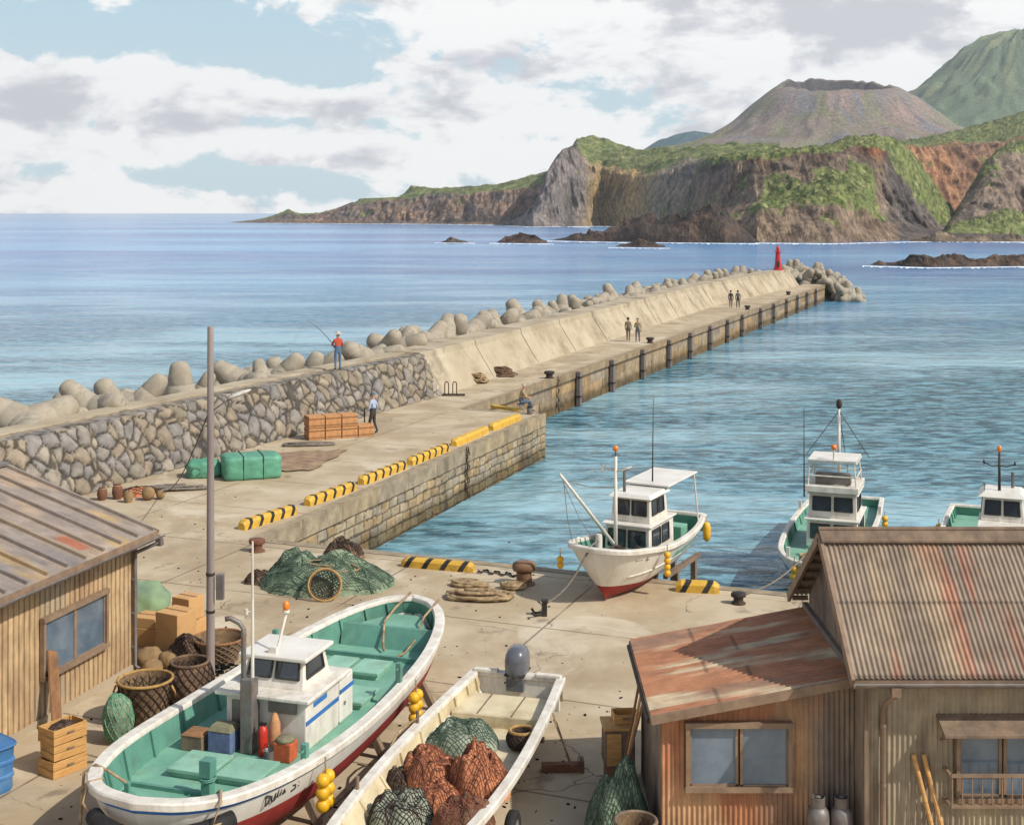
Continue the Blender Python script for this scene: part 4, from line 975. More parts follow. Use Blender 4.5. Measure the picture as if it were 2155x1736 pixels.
s = MB(); s.beam((XL - .02, YR_, ZR - .05), (XL - .02, YB_ + .36, ZE - .10), .05, .15); s.build('barge_board', M['frame'], rf)
s = MB()                                            # purlin ends under the verge
for k in range(7):
    t = .12 + k * .14; y_ = YR_ + (YB_ + .3 - YR_) * t; z_ = ZR + (ZE - .05 - ZR) * t - .08
    MB().box((X0 - .11, y_, z_), (.26, .05, .07)).build('purlin', M['wood3'], rf)
s = MB()
for i in range(7):
    a0 = PI + PI * i / 7; a1 = PI + PI * (i + 1) / 7
    s.add([(XL, YF_ - .40 + .06 * math.cos(a0), ZE - .05 + .06 * math.sin(a0)), (XR, YF_ - .40 + .06 * math.cos(a0), ZE - .05 + .06 * math.sin(a0)), (XR, YF_ - .40 + .06 * math.cos(a1), ZE - .05 + .06 * math.sin(a1)), (XL, YF_ - .40 + .06 * math.cos(a1), ZE - .05 + .06 * math.sin(a1))], [(0, 1, 2, 3)])
s.build('gutter', M['steel'], rf)
s = MB(); s.beam((XL, YF_ - .33, ZE - .08), (XR, YF_ - .33, ZE - .08), .03, .13); s.build('fascia', M['frame'], rf)
s = MB(); s.tube([(5.36, YF_ - .40, ZE - .1), (5.36, YF_ - .40, ZE - .22), (5.30, YF_ - .14, ZE - .42), (5.28, YF_ - .07, ZE - .52), (5.28, YF_ - .07, .05)], .038, 10)
for z_ in (2.2, 1.35, .5): s.tube([(5.28, YF_ - .07, z_), (5.28, YF_ - .07, z_ + .05)], .048, 10)
s.box((5.36, YF_ - .40, ZE - .16), (.13, .13, .12))
s.build('downpipe', M['frame'], root, smooth=True, auto=40)
s = MB(); s.beam((X0 - .0, YF_ - .02, 0), (X0 - .0, YF_ - .02, ZE), .06, .06, up=(0, 1, 0)); s.build('corner_trim', M['wood3'], root)
wn = window(root, 'window', (hx0, YF_ - .02, hz0), (1, 0, 0), (0, -1, 0), hx1 - hx0, hz1 - hz0, 4, .05)
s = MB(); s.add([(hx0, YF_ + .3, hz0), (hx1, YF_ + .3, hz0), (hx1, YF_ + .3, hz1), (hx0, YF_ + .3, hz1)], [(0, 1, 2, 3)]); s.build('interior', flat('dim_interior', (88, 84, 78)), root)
s = MB()                                            # canopy over the window
s.hexa([Vector(p) for p in ((6.05, YF_ - .42, 2.17), (9.2, YF_ - .42, 2.17), (9.2, YF_ - .01, 2.32), (6.05, YF_ - .01, 2.32), (6.05, YF_ - .42, 2.205), (9.2, YF_ - .42, 2.205), (9.2, YF_ - .01, 2.37), (6.05, YF_ - .01, 2.37))])
for x in (6.12, 9.1): s.beam((x, YF_ - .36, 2.16), (x, YF_ - .02, 2.0), .03, .03)
s.build('window_canopy', M['wood3'], root)
s = MB()                                            # little railing in front of the lower half
yr = YF_ - .30
for z_ in (1.17, 1.60): s.beam((6.17, yr, z_), (9.1, yr, z_), .045, .04); s.beam((6.17, yr, z_), (6.17, YF_ - .02, z_), .045, .04)
for k in range(22): s.beam((6.19 + k * .14, yr, 1.17), (6.19 + k * .14, yr, 1.6), .018, .018, up=(0, 1, 0))
s.build('window_rail', M['frame'], root)
# --- lean-to
XA, XB, YA, YC = 2.2, 5.03, 19.6, 22.6
root = thing('rusty_shed', 'small rust red corrugated lean-to against the gable of the large shed', 'shed', (3.6, YA, 0))
ocol = streak([(188, 130, 92), (174, 118, 86), (150, 116, 92), (196, 154, 114)], .76, 41, .35, fine=1.3)
def ocol2(a, b, ph):
    c = ocol(a, b, ph)
    return mixv(c, dcol(a, b, ph), (a - 2.0 + .25 * N(a * 3, b * 2)) * 2.5) if a > 1.7 else c
vx0, vx1, vz0, vz1 = 2.58, 4.08, 1.06, 2.0
zt = lambda x: 2.18 + (x - 2.02) / 3.03 * .56
s = MB(); sheet(s, (XA, YA, 0), (1, 0, 0), Z, (0, -1, 0), XB - XA, lambda a: zt(XA + a) - .03, .076, .011, ocol2, 34, 8, hole=lambda a, b: vx0 - XA + .02 < a < vx1 - XA - .02 and vz0 + .02 < b < vz1 - .02); s.build('front_wall', M['sheet'], root)
s = MB(); sheet(s, (XA, YC, 0), (0, -1, 0), Z, (-1, 0, 0), YC - YA, zt(XA) - .03, .076, .011, dcol, 14, 8); s.build('side_wall', M['sheet'], root)
s = MB(); s.add([(XA, YC, 0), (XB, YC, 0), (XB, YC, zt(XB)), (XA, YC, zt(XA))], [(0, 3, 2, 1)]); s.build('back_wall', M['wood3'], root)
window(root, 'window', (vx0, YA - .02, vz0), (1, 0, 0), (0, -1, 0), vx1 - vx0, vz1 - vz0, 2, .06)
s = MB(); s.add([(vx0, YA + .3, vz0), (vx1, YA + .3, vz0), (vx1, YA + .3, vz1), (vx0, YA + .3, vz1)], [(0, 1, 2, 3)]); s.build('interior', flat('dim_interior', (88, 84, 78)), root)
lcol = streak([(188, 132, 96), (176, 120, 88), (204, 184, 152), (156, 122, 100)], .72, 51, .35, fine=1.5)
def lcol2(a, b, ph):
    c = lcol(a, b, ph)
    if abs(b - 1.02 - .6 * (math.floor(a / .72) % 2)) < .025: c = tuple(x * .5 for x in c)
    return c
s = MB(); su = Vector((5.03 - 2.02, 0, .56)); nl = Vector((-su.z, 0, su.x)).normalized()
sheet(s, (2.02, YC + .2, 2.20), (0, -1, 0), su, nl, YC + .2 - YA + .26, su.length, .105, .016, lcol2, 60, 8)
rf = s.build('roof', M['sheet'], root, smooth=True)
s = MB(); s.beam((2.02, YA - .25, 2.13), (5.02, YA - .25, 2.69), .04, .13); s.build('barge_board', M['frame'], rf)
s = MB(); s.beam((2.02, YA - .26, 2.13), (2.02, YC + .2, 2.13), .03, .10); s.build('fascia', M['wood3'], rf)
s = MB(); s.beam((5.02, YA - .2, 2.79), (5.02, YC + .2, 2.79), .10, .12); s.build('flashing', M['steel'], rf)
s = MB(); s.tube([(2.0, YA - .2, 2.1), (2.0, YC + .15, 2.1)], .04, 8); s.build('gutter', M['darksteel'], rf)
# ------------------------------------------------------------------ boats
def loft_boat(root, L_, plan, rimz, keelz, zred, deckz, capw=.14, flare=.5, rake=.5, rake_s=.15, hm=None, deckm=None, inm=None, stripe=True, n_=44, deck_top=None, capm=None, inner=True, bowfl=.55):
    """Hull lofted from a plan outline. Local x runs from bow to stern, y to one side, z up."""
    hm = hm or [M['red'], M['white'], M['blue']]
    ts = [(1 - math.cos(PI * i / n_)) / 2 for i in range(n_ + 1)]
    st_ = []
    for t in ts:
        b = max(.0, sint(plan, t)); zr = sint(rimz, t); zk = sint(keelz, t); zd = min(zr - .1, interp(zred, t) if isinstance(zred, list) else zred)
        zd = max(zd, zk + .02)
        row = []
        lv = [zk + (zd - zk) * i / 4 for i in range(5)] + [zd + (zr - zd) * i / 9 for i in range(1, 10)]
        for z in lv:
            v = (z - zk) / (zr - zk)
            bow = max(0, 1 - t / .35); fl = flare + bowfl * bow * bow
            x = t * L_ + rake * max(0, 1 - v) ** 1.4 * bow ** 1.3 - rake_s * (1 - v) * max(0, (t - .75) / .25)
            row.append((x, b * v ** fl, z))
        st_.append(row)
    s = MB(); m_ = 14; vs = []
    for sg in (1, -1):
        for row in st_: vs += [(x, sg * y, z) for x, y, z in row]
    K = (n_ + 1) * m_; fs = []; ms = []
    for side in range(2):
        for i in range(n_):
            for j in range(m_ - 1):
                a = side * K + i * m_ + j
                q = (a, a + 1, a + m_ + 1, a + m_); fs.append(q if side == 0 else q[::-1])
                ms.append(0 if j < 4 else (2 if (stripe and j == 10) else 1))
    if plan[-1][1] > .05:
        for j in range(m_ - 1):
            a = n_ * m_ + j; fs.append((a, a + 1, K + a + 1, K + a)); ms.append(0 if j < 4 else 1)
    s.add(vs, fs, ms); hull = s.build('hull', hm, root, smooth=True, world=False, auto=50)
    if not inner: return hull, None
    # outline loop at the rim
    O = [Vector((r[-1][0], r[-1][1], r[-1][2])) for r in st_]
    loop = O + [Vector((p.x, -p.y, p.z)) for p in reversed(O) if p.y > .02]
    if O[0].y <= .02: pass
    k = len(loop); nr = []
    for i in range(k):
        d = loop[(i + 1) % k] - loop[i - 1]; d.z = 0; d.normalize(); nr.append(Vector((d.y, -d.x, 0)))
    ctr = Vector((L_ / 2, 0, 0))
    if nr[k // 5].dot(ctr - loop[k // 5]) < 0: nr = [-v for v in nr]
    def ring(off, dz): return [loop[i] + nr[i] * off + Vector((0, 0, dz)) for i in range(k)]
    s = MB(); R = [ring(-.035, -.09), ring(-.04, .0), ring(-.02, .025), ring(capw - .02, .025), ring(capw, 0), ring(capw, -.06)]
    vs = [p for q in R for p in q]
    fs = [(a * k + i, a * k + (i + 1) % k, (a + 1) * k + (i + 1) % k, (a + 1) * k + i) for a in range(5) for i in range(k)]
    s.add(vs, fs); s.build('gunwale', capm or M['whitep'], root, smooth=True, world=False, auto=40)
    s = MB(); I = ring(capw - .01, -.03); J = []
    for i in range(k):
        t = max(0, min(1, loop[i].x / L_)); zz = deckz if not isinstance(deckz, list) else interp(deckz, t)
        p = loop[i] + nr[i] * (capw + .05)
        zr = sint(rimz, t); zk = sint(keelz, t); v = max(.02, min(1, (zz - zk) / (zr - zk))); bow = max(0, 1 - t / .35)
        hw = max(.0, sint(plan, t)) * v ** (flare + bowfl * bow * bow) - .04; xx = max(p.x, loop[i].x + rake * max(0, 1 - v) ** 1.4 * bow ** 1.3 + .03)
        yy = (max(-hw, min(hw, p.y)) if hw > 0 else 0) if t < .5 else p.y
        J.append(Vector((min(xx, L_ - .05), yy, zz)))
    s.add(I + J, [(i, (i + 1) % k, k + (i + 1) % k, k + i) for i in range(k)])
    for i in range(k):                              # frames up the bulwark
        if i % 3 == 0 and abs(nr[i].x) < .75:
            s.beam(I[i] + nr[i] * .015 - Vector((0, 0, .02)), J[i] + nr[i] * .02, .06, .05, up=nr[i])
    s.build('bulwark', inm or M['green2'], root, world=False)
    s = MB(); nO = len(O); S = J[:nO]; P_ = [Vector((p.x, -p.y, p.z)) for p in S]
    vs = S + P_; s.add(vs, [(i, i + 1, nO + i + 1, nO + i) for i in range(nO - 1)])
    dk = s.build('deck', deckm or M['green'], root, world=False)
    return hull, dk
def frustum(s, c, d0, d1, h, off=(0, 0), mi=0):
    x, y, z = c; a, b = d0; e, f = d1; ox, oy = off
    return s.hexa([(x - a / 2, y - b / 2, z), (x + a / 2, y - b / 2, z), (x + a / 2, y + b / 2, z), (x - a / 2, y + b / 2, z), (x + ox - e / 2, y + oy - f / 2, z + h), (x + ox + e / 2, y + oy - f / 2, z + h), (x + ox + e / 2, y + oy + f / 2, z + h), (x + ox - e / 2, y + oy + f / 2, z + h)], mi)
def facewin(parent, c4, u0, u1, v0, v1, fm, gm, t=.025, name='window'):
    """A framed pane let into the face given by 4 corners (lower left, lower right, upper right, upper left)."""
    A, B, C, D = [Vector(p) for p in c4]
    P = lambda u, v: (A * (1 - u) + B * u) * (1 - v) + (D * (1 - u) + C * u) * v
    nrm = (B - A).cross(D - A).normalized()
    s = MB(); q = [P(u0, v0), P(u1, v0), P(u1, v1), P(u0, v1)]
    for i in range(4): s.beam(q[i] + nrm * .012, q[(i + 1) % 4] + nrm * .012, .03, t * 1.3, up=nrm) if True else 0
    f = s.build(name, fm, parent, world=False)
    s = MB(); s.add([p + nrm * .006 for p in q], [(0, 1, 2, 3)]); s.build('pane', gm, f, world=False)
    return f
def lw(root, p): return WM[root.name].inverted() @ Vector(p)
BLK = flat('seal_black', (60, 56, 52))
def floats(label, top, n_, cols, r, group=None, rope=.25, dirn=(1, 0, 0)):
    """A string of yellow net floats hanging from a rope."""
    top = Vector(top); t = thing('float_string', label, 'floats', top, 0, group)
    dv = Vector(dirn).normalized()
    s = MB(); s.tube([top + Vector((0, 0, .05)), top - Vector((0, 0, rope)), top - Vector((0, 0, rope + n_ * r * 1.7))], .014, 6); s.build('rope', M['rope'], t)
    for i in range(n_):
        for j in range(cols):
            o = dv * ((j - (cols - 1) / 2) * r * 1.75)
            s = MB(); s.ell(top + o - Vector((0, 0, rope + r + i * r * 1.75)), (r, r, r * 1.02), 14, 9)
            s.build('float', M['float'], t, smooth=True)
    return t
def glyphs(parent, txt, p, u, v, size, mat_=None):
    """Hand-painted strokes: txt is a list of polylines in letter units."""
    s = MB(); p = Vector(p); u = Vector(u).normalized(); v = Vector(v).normalized(); nn = u.cross(v)
    for st in txt:
        q = [p + u * a * size + v * b * size for a, b in st]
        for a, b in zip(q, q[1:]): s.beam(a, b, .026 * size / .2, .012, up=nn)
    return s.build('lettering', mat_ or BLK, parent, world=False)
# ---- the green decked boat in front
B1 = Vector((-5.2, 18.25, 0)); B1e = Vector((-2.05, 28.2, 0)); v_ = B1e - B1; L1 = v_.length; a1 = math.atan2(v_.y, v_.x)
boat1 = thing('fishing_boat', 'large white fishing boat with green deck hauled out on the quay in front', 'fishing boat', B1, a1)
rim1 = [(0, 1.42), (.15, 1.34), (.4, 1.22), (.7, 1.24), (1, 1.40)]
hull, deck = loft_boat(boat1, L1, [(0, 0), (.012, .55), (.04, .98), (.09, 1.30), (.18, 1.56), (.32, 1.68), (.5, 1.66), (.7, 1.50), (.84, 1.22), (.93, .86), (.98, .45), (1, 0)], rim1, [(0, .55), (.08, .34), (.25, .26), (.8, .26), (1, .5)], [(0, .92), (.3, .84), (1, .88)], .80, capw=.17, flare=.15, rake=.4, rake_s=.25, bowfl=.10)
s = MB(); s.box((L1 * .3, 0, .16), (.3, 1.6, .32)); s.build('keel_block', M['wood3'], boat1, world=False)
s = MB(); s.box((L1 * .72, 0, .16), (.3, 1.5, .32)); s.build('keel_block', M['wood3'], boat1, world=False)
for x_ in (3.0, 5.6, 8.0):
    s = MB(); s.beam((x_, -1.35, 0), (x_, -1.05, .56), .12, .12); s.build('shore_prop', M['wood3'], boat1, world=False)
DZ = .80
def hatch(x0, x1, y0, y1, par=boat1, z=DZ, h=.13, m='hatch'):
    s = MB(); s.box(((x0 + x1) / 2, (y0 + y1) / 2, z + h * .3), (x1 - x0 - .09, y1 - y0 - .09, h * .7)); s.box(((x0 + x1) / 2, (y0 + y1) / 2, z + h * .85), (x1 - x0, y1 - y0, h * .5))
    return s.build('hatch', M[m], par, bevel=.012, world=False)
hatch(2.15, 2.9, .08, .82); hatch(2.15, 2.9, -.74, .0)
hatch(7.0, 7.75, -.62, -.02); hatch(7.0, 7.75, .08, .62); hatch(5.55, 6.35, -.95, -.3); hatch(6.45, 6.9, -.1, .55)
s = MB(); s.box((1.72, 0, DZ + .03), (.06, 2.5, .06)); s.build('deck_coaming', M['green2'], boat1, world=False)
s = MB(); s.box((8.1, 0, DZ + .05), (.07, 2.2, .1)); s.build('deck_coaming', M['green2'], boat1, world=False)
s = MB(); s.box((.95, 0, DZ + .10), (.9, 1.5, .03)); s.build('fore_deck', M['green'], boat1, world=False) if False else None
s = MB(); s.box((1.72, -.15, DZ + .18), (.15, .15, .36)); s.box((1.72, -.15, DZ + .44), (.19, .19, .26)); s.tube([(1.72 + .12 * math.cos(a), -.15 + .12 * math.sin(a), DZ + .25 + .012 * a / 3) for a in [i * .5 for i in range(26)]], .014, 6); s.build('samson_post', M['green2'], boat1, bevel=.01, world=False)
s = MB(); s.box((.95, .72, DZ + .14), (.10, .22, .28)); s.box((.95, .72, DZ + .32), (.06, .08, .2)); s.build('fairlead', M['green2'], boat1, bevel=.01, world=False)
# stern seat and lockers
s = MB(); s.hexa([(8.75, -.85, DZ), (8.85, -.85, DZ), (8.85, .95, DZ), (8.75, .95, DZ), (8.95, -.95, DZ + .38), (9.05, -.95, DZ + .38), (9.05, 1.0, DZ + .38), (8.95, 1.0, DZ + .38)]); s.build('stern_bulkhead', M['green2'], boat1, world=False)
s = MB(); s.hexa([(9.0, -.86, DZ + .28), (10.0, -.3, DZ + .28), (10.0, .3, DZ + .28), (9.0, .86, DZ + .28), (9.0, -.86, DZ + .32), (10.0, -.3, DZ + .32), (10.0, .3, DZ + .32), (9.0, .86, DZ + .32)]); s.build('stern_shelf', M['green'], boat1, world=False)
for (x_, y_, h_, lab) in ((6.75, 1.36, .42, 1), (5.95, -1.48, .34, 1), (2.3, -1.46, .30, 1)):
    s = MB(); s.box((x_, y_, 1.24 + h_ / 2), (.10, .10, h_)); s.tube([(x_ - .13, y_, 1.22 + h_ - .08), (x_ + .13, y_, 1.22 + h_ - .08)], .02, 6); s.build('mooring_post', M['green2'], boat1, bevel=.01, world=False)
# cabin
hx, hy0, hy1 = 3.62, -.82, .62; cy = (hy0 + hy1) / 2; cw = hy1 - hy0
s = MB(); s.box((hx + .62, cy, DZ + .42), (1.24, cw, .84)); hs = s.build('deckhouse', M['whitep'], boat1, bevel=.02, world=False)
s = MB(); s.box((hx + .66, cy, DZ + .87), (1.66, cw + .26, .07)); s.build('deckhouse_roof', M['whitep'], hs, bevel=.02, world=False)
z0 = DZ + .90
s = MB(); frustum(s, (hx + .72, cy, z0), (1.02, 1.14), (.78, 1.0), .46, (.03, 0)); wh = s.build('wheelhouse', M['whitep'], boat1, bevel=.015, world=False)
s = MB(); s.box((hx + .74, cy, z0 + .49), (1.06, 1.24, .07)); s.build('wheelhouse_roof', M['white'], wh, bevel=.02, world=False)
fx0 = hx + .72 - .51; fx1 = hx + .75 - .39
front = [(fx0, cy + .57, z0), (fx0, cy - .57, z0), (fx1, cy - .50, z0 + .46), (fx1, cy + .50, z0 + .46)]
facewin(wh, front, .07, .46, .34, .90, BLK, M['dglass']); facewin(wh, front, .54, .93, .34, .90, BLK, M['dglass'])
bx0 = hx + .72 + .51; bx1 = hx + .75 + .39
side = [(fx0, cy - .57, z0), (bx0, cy - .57, z0), (bx1, cy - .50, z0 + .46), (fx1, cy - .50, z0 + .46)]
facewin(wh, side, .12, .80, .34, .90, BLK, M['dglass'])
side2 = [(bx0, cy + .57, z0), (fx0, cy + .57, z0), (fx1, cy + .50, z0 + .46), (bx1, cy + .50, z0 + .46)]
facewin(wh, side2, .15, .8, .34, .90, BLK, M['dglass'])
s = MB(); s.box((hx + .62, hy0 - .004, DZ + .46), (1.22, .012, .07)); s.build('stripe', M['blue'], hs, world=False)
s = MB(); s.box((hx + .52, hy0 - .006, DZ + .68), (.48, .016, .075)); s.build('vent_slot', M['blue'], hs, world=False)
s = MB(); s.box((hx + 1.52, hy0 + .30, DZ + .40), (.56, .66, .8)); bx = s.build('engine_box', M['white'], boat1, bevel=.06, world=False)
s = MB(); s.box((hx + 1.52, hy0 - .033, DZ + .56), (.54, .012, .07)); s.build('stripe', M['blue'], bx, world=False)
s = MB(); s.tube([(hx + 1.40 + .03 * math.cos(a), hy0 - .045, DZ + .33 + .03 * math.sin(a)) for a in [i * PI / 4 for i in range(8)]], .007, 5, closed=True); s.build('latch', M['steel'], bx, world=False)
s = MB(); s.box((hx - .01, .26, DZ + .42), (.03, .5, .62)); s.build('door', M['steel'], hs, bevel=.01, world=False)
s = MB(); s.box((hx - .03, -.42, DZ + .72), (.06, .5, .22)); s.build('control_box', M['steel'], hs, bevel=.015, world=False)
# exhaust, whip mast and the box they rise from
s = MB(); s.box((hx - .22, .08, DZ + .60), (.22, .22, 1.2)); pl_ = s.build('mast_trunk', M['steel'], boat1, bevel=.015, world=False)
s = MB(); s.tube([(hx - .24, .17, DZ + .08), (hx - .24, .17, DZ + 1.98), (hx - .26, .24, DZ + 2.08), (hx - .32, .36, DZ + 2.16), (hx - .36, .44, DZ + 2.15)], .042, 12); s.build('exhaust_pipe', M['steel'], boat1, smooth=True, world=False)
s = MB(); s.tube([(hx - .2, .03, DZ + 1.0), (hx - .2, .03, 3.0), (hx - .2, .03, 4.2)], [.03, .026, .016], 8); s.tube([(hx - .2, .03, 3.05), (hx - .24, .12, 3.07)], .012, 6); s.lathe((hx - .24, .12, 3.02), [(.03, 0), (.03, .09)], 10); s.build('antenna_mast', M['whitep'], boat1, smooth=True, world=False, auto=40)
s = MB(); zr_ = z0 + .52; s.tube([(hx + .42, cy + .02, zr_), (hx + .62, cy - .06, zr_ + .62)], .024, 8); s.tube([(hx + .60, cy - .06, zr_ + .62), (hx + .60, cy - .06, zr_ + .66)], .06, 10); s.box((hx + .38, cy + .06, zr_ + .05), (.1, .14, .1)); lm = s.build('light_mast', M['whitep'], boat1, smooth=True, world=False, auto=40)
s = MB(); s.lathe((hx + .60, cy - .06, zr_ + .66), [(.045, 0), (.055, .04), (.05, .11), (.02, .15)], 12); s.build('lamp', M['orange'], lm, smooth=True, world=False)
# bow tyre fender, ropes
s = MB(); 
pts = []
for i in range(15):
    yv = -1.18 + 1.9 * i / 14; tt = interp([(0, 0), (.55, .012), (.98, .04), (1.30, .09)], abs(yv)); pts.append((tt * L1 - .10, yv, 1.08 - .10 * math.sin(PI * i / 14)))
s.tube(pts, .125, 12); bf = s.build('bow_fender', M['rubber'], boat1, smooth=True, world=False)
s = MB(); s.tube([pts[0], (.22, -1.1, 1.15), (.42, -1.12, 1.42), (.62, -1.0, 1.47), (.9, -.7, 1.2)], .02, 7); s.build('lashing', M['rope'], bf, smooth=True, world=False)
s = MB(); s.tube([pts[-1], (.20, .95, 1.2), (.4, .98, 1.42), (.55, .85, 1.42)], .02, 7); s.build('lashing', M['rope'], bf, smooth=True, world=False)
s = MB(); s.tube([(.95, .72, DZ + .40), (.95, 1.05, 1.35), (.93, 1.25, 1.42), (.9, 1.42, 1.3), (.88, 1.45, .9), (.9, 1.5, .3)], .022, 7); s.build('bow_rope', M['rope'], boat1, smooth=True, world=False)
s = MB(); s.tube([(L1 - .02, .1, 1.46), (9.6, .12, 1.36), (9.0, .1, 1.26), (8.7, 0, .95), (8.5, -.1, .86)], .025, 7); s.build('stern_rope', M['rope'], boat1, smooth=True, world=False)
s = MB(); s.tube([(L1 - .3, -.65, 1.46), (9.4, -.6, 1.3), (8.9, -.62, 1.0), (8.4, -.6, .9), (8.1, -.55, .9)], .022, 7); s.build('stern_rope', M['rope'], boat1, smooth=True, world=False)
g1 = [[(0, 0), (0, 1), (.6, .8), (.7, .4), (.1, 0)], [(.9, .7), (.95, .1), (1.4, .1), (1.5, .75)], [(1.8, .2), (1.9, 1)], [(2.2, .2), (2.35, .9)], [(2.6, .3), (2.8, .7), (3.0, .3), (2.6, .3)], [(3.9, 1), (4.6, 1)], [(4.1, 1), (4.1, .55), (4.6, .5), (4.6, .1), (4.0, .05)], [(5.1, .6), (5.15, .55)], [(5.1, .2), (5.15, .15)]]
def b1side(t, z):                                   # a point on the seaward side of the hull
    b = sint([(0, 0), (.012, .55), (.04, .98), (.09, 1.30), (.18, 1.56), (.32, 1.68), (.5, 1.66)], t); zr = sint(rim1, t); zk = .3
    return Vector((t * L1, -b * ((z - zk) / (zr - zk)) ** .15 - .018, z))
pa = b1side(.12, 1.02); pb2 = b1side(.21, 1.0)
glyphs(hull, g1, pa, pb2 - pa, Vector((0, -.15, 1)), .15)
floats('double string of yellow floats on the side of the green decked boat near its bow', lw(boat1, (2.3, -1.80, 1.32)), 3, 2, .105, 'yellow floats hanging on hulls', .16, (.3, .95, 0))
floats('double string of yellow floats hanging by the stern of the green decked boat', lw(boat1, (5.95, -1.80, 1.26)), 4, 2, .10, 'yellow floats hanging on hulls', .14, (.3, .95, 0))
# things standing on its deck
def L1p(x, y, z=DZ): return lw(boat1, (x, y, z))
t = thing('cooler_box', 'blue grey cooler box with a lid on the green deck left of the exhaust pipe', 'cooler box', L1p(3.34, .50), a1)
s = MB(); s.box((0, 0, .17), (.34, .42, .34)); s.build('body', flat('slate_blue', (98, 112, 146)), t, bevel=.02, world=False)
s = MB(); frustum(s, (0, 0, .345), (.36, .44), (.26, .32), .09); s.build('lid', flat('olive_lid', (128, 124, 96)), t, bevel=.01, world=False)
t = thing('wooden_box', 'low brown wooden box farthest left on the deck before the cabin', 'box', L1p(3.30, .98), a1)
s = MB(); s.box((0, 0, .12), (.36, .38, .24)); s.build('body', M['wood3'], t, bevel=.01, world=False); s = MB(); frustum(s, (0, 0, .245), (.38, .40), (.24, .26), .05); s.build('lid', M['wood2'], t, world=False)
t = thing('fire_extinguisher', 'red cylinder standing right of the exhaust trunk before the cabin', 'fire extinguisher', L1p(3.34, -.20), a1)
s = MB(); s.lathe((0, 0, 0), [(.075, 0), (.085, .03), (.085, .38), (.06, .45), (.025, .48)], 16); s.build('cylinder', flat('extinguisher_red', (196, 52, 38), .4), t, smooth=True, world=False, auto=40)
s = MB(); s.box((0, 0, .51), (.05, .12, .03)); s.tube([(0, .03, .49), (-.09, .06, .42), (-.1, .05, .25), (-.09, .03, .12)], .012, 6); s.build('valve', M['black'], t, world=False)
t = thing('fuel_can', 'square orange can with a round olive cap near the starboard corner of the cabin', 'can', L1p(3.30, -.62), a1)
s = MB(); s.box((0, 0, .15), (.28, .30, .30)); s.build('body', flat('can_orange', (196, 96, 58)), t, bevel=.015, world=False)
s = MB(); s.lathe((0, 0, .30), [(.15, 0), (.155, .03), (.13, .06), (.02, .075)], 16); s.build('cap', flat('olive_lid', (128, 124, 96)), t, smooth=True, world=False)
t = thing('bucket', 'small grey handled bucket wedged beside the orange can', 'bucket', L1p(3.12, -.42), a1)
s = MB(); s.lathe((0, 0, 0), [(.07, 0), (.09, .2), (.095, .2), (.085, .19), (.06, .02)], 14, caps=True); s.build('pail', M['steel'], t, world=False, smooth=True, auto=40)
s = MB(); s.tube([(.0, .09 * math.cos(a), .2 + .1 * math.sin(a)) for a in [PI * i / 8 for i in range(9)]], .006, 5); s.build('handle', M['darksteel'], t, world=False)
t = thing('gas_bottle', 'tan upright bottle with a grey shoulder behind the red extinguisher', 'bottle', L1p(3.44, -.36), a1)
s = MB(); s.lathe((0, 0, 0), [(.08, 0), (.09, .03), (.09, .5), (.05, .62), (.03, .66)], 16); s.build('body', flat('tan_bottle', (196, 142, 98)), t, smooth=True, world=False, auto=40)
# ---- small open boat on a trailer
K0 = Vector((-2.2, 16.2, 0)); K1 = Vector((.12, 24.75, 0)); v_ = K1 - K0; L2 = v_.length; a2 = math.atan2(v_.y, v_.x)
boat2 = thing('outboard_skiff', 'cream lined open skiff on a trailer, grey outboard on its stern, filled with nets', 'skiff', K0, a2)
hull, deck = loft_boat(boat2, L2, [(0, 0), (.02, .35), (.08, .62), (.2, .9), (.4, 1.06), (.6, 1.08), (.8, 1.0), (1, .86)], [(0, 1.15), (.2, 1.0), (.5, .92), (1, .95)], [(0, .7), (.15, .45), (.35, .36), (1, .36)], .44, .52, capw=.13, flare=.28, rake=.8, rake_s=.0, deckm=M['cream'], inm=M['cream'], hm=[M['white'], M['white'], M['blue']])
s = MB(); s.box((L2 - 1.05, 0, .70), (1.0, 1.62, .05)); s.box((L2 - 1.56, 0, .61), (.04, 1.6, .22)); bn = s.build('stern_bench', M['cream'], boat2, world=False)
for y_ in (-.28, .34): MB().box((L2 - 1.05, y_, .733), (1.0, .02, .012)).build('bench_seam', M['wood3'], bn, world=False)
s = MB(); s.box((L2 - .06, 0, .62), (.10, 1.6, .55)); s.build('transom', M['whitep'], boat2, world=False)
for sg in (-1, 1):
    s = MB(); s.box((L2 - .10, sg * .60, .99), (.12, .46, .06)); s.box((L2 - .02, sg * .40, .90), (.05, .06, .22)); s.build('transom_knee', M['whitep'], boat2, bevel=.01, world=False)
for x_ in (6.1, 3.4):
    MB().tube([(x_, 1.02, .9), (x_, 1.02, 1.15)], .03, 8).build('thole_pin', M['wood3'], boat2, world=False)
MB().tube([(6.1, 1.03, 1.02), (5.9, 1.15, .97), (5.6, 1.2, .93), (5.2, 1.2, .8)], .02, 7).build('mooring_line', M['rope'], boat2, smooth=True, world=False)
ob = MB(); R_ = Matrix.Rotation(-.0, 3, 'Y')
eng = thing('outboard_motor', 'grey cowled outboard motor clamped on the stern of the net filled skiff', 'outboard motor', lw(boat2, (L2 + .02, .02, 0)), a2)
s = MB()
def cowl(d): return 1 - .18 * max(0, -d.z) * 1 + .06 * max(0, d.z)
s.ell((-.02, 0, 1.12), (.30, .21, .34), 18, 12, fn=lambda d: (abs(d.x) ** 3.2 + abs(d.y) ** 3.2 + abs(d.z) ** 3.2) ** (-1 / 3.2) * (1 - .12 * max(0, -d.z)))
s.build('cowl', M['outb'], eng, smooth=True, world=False)
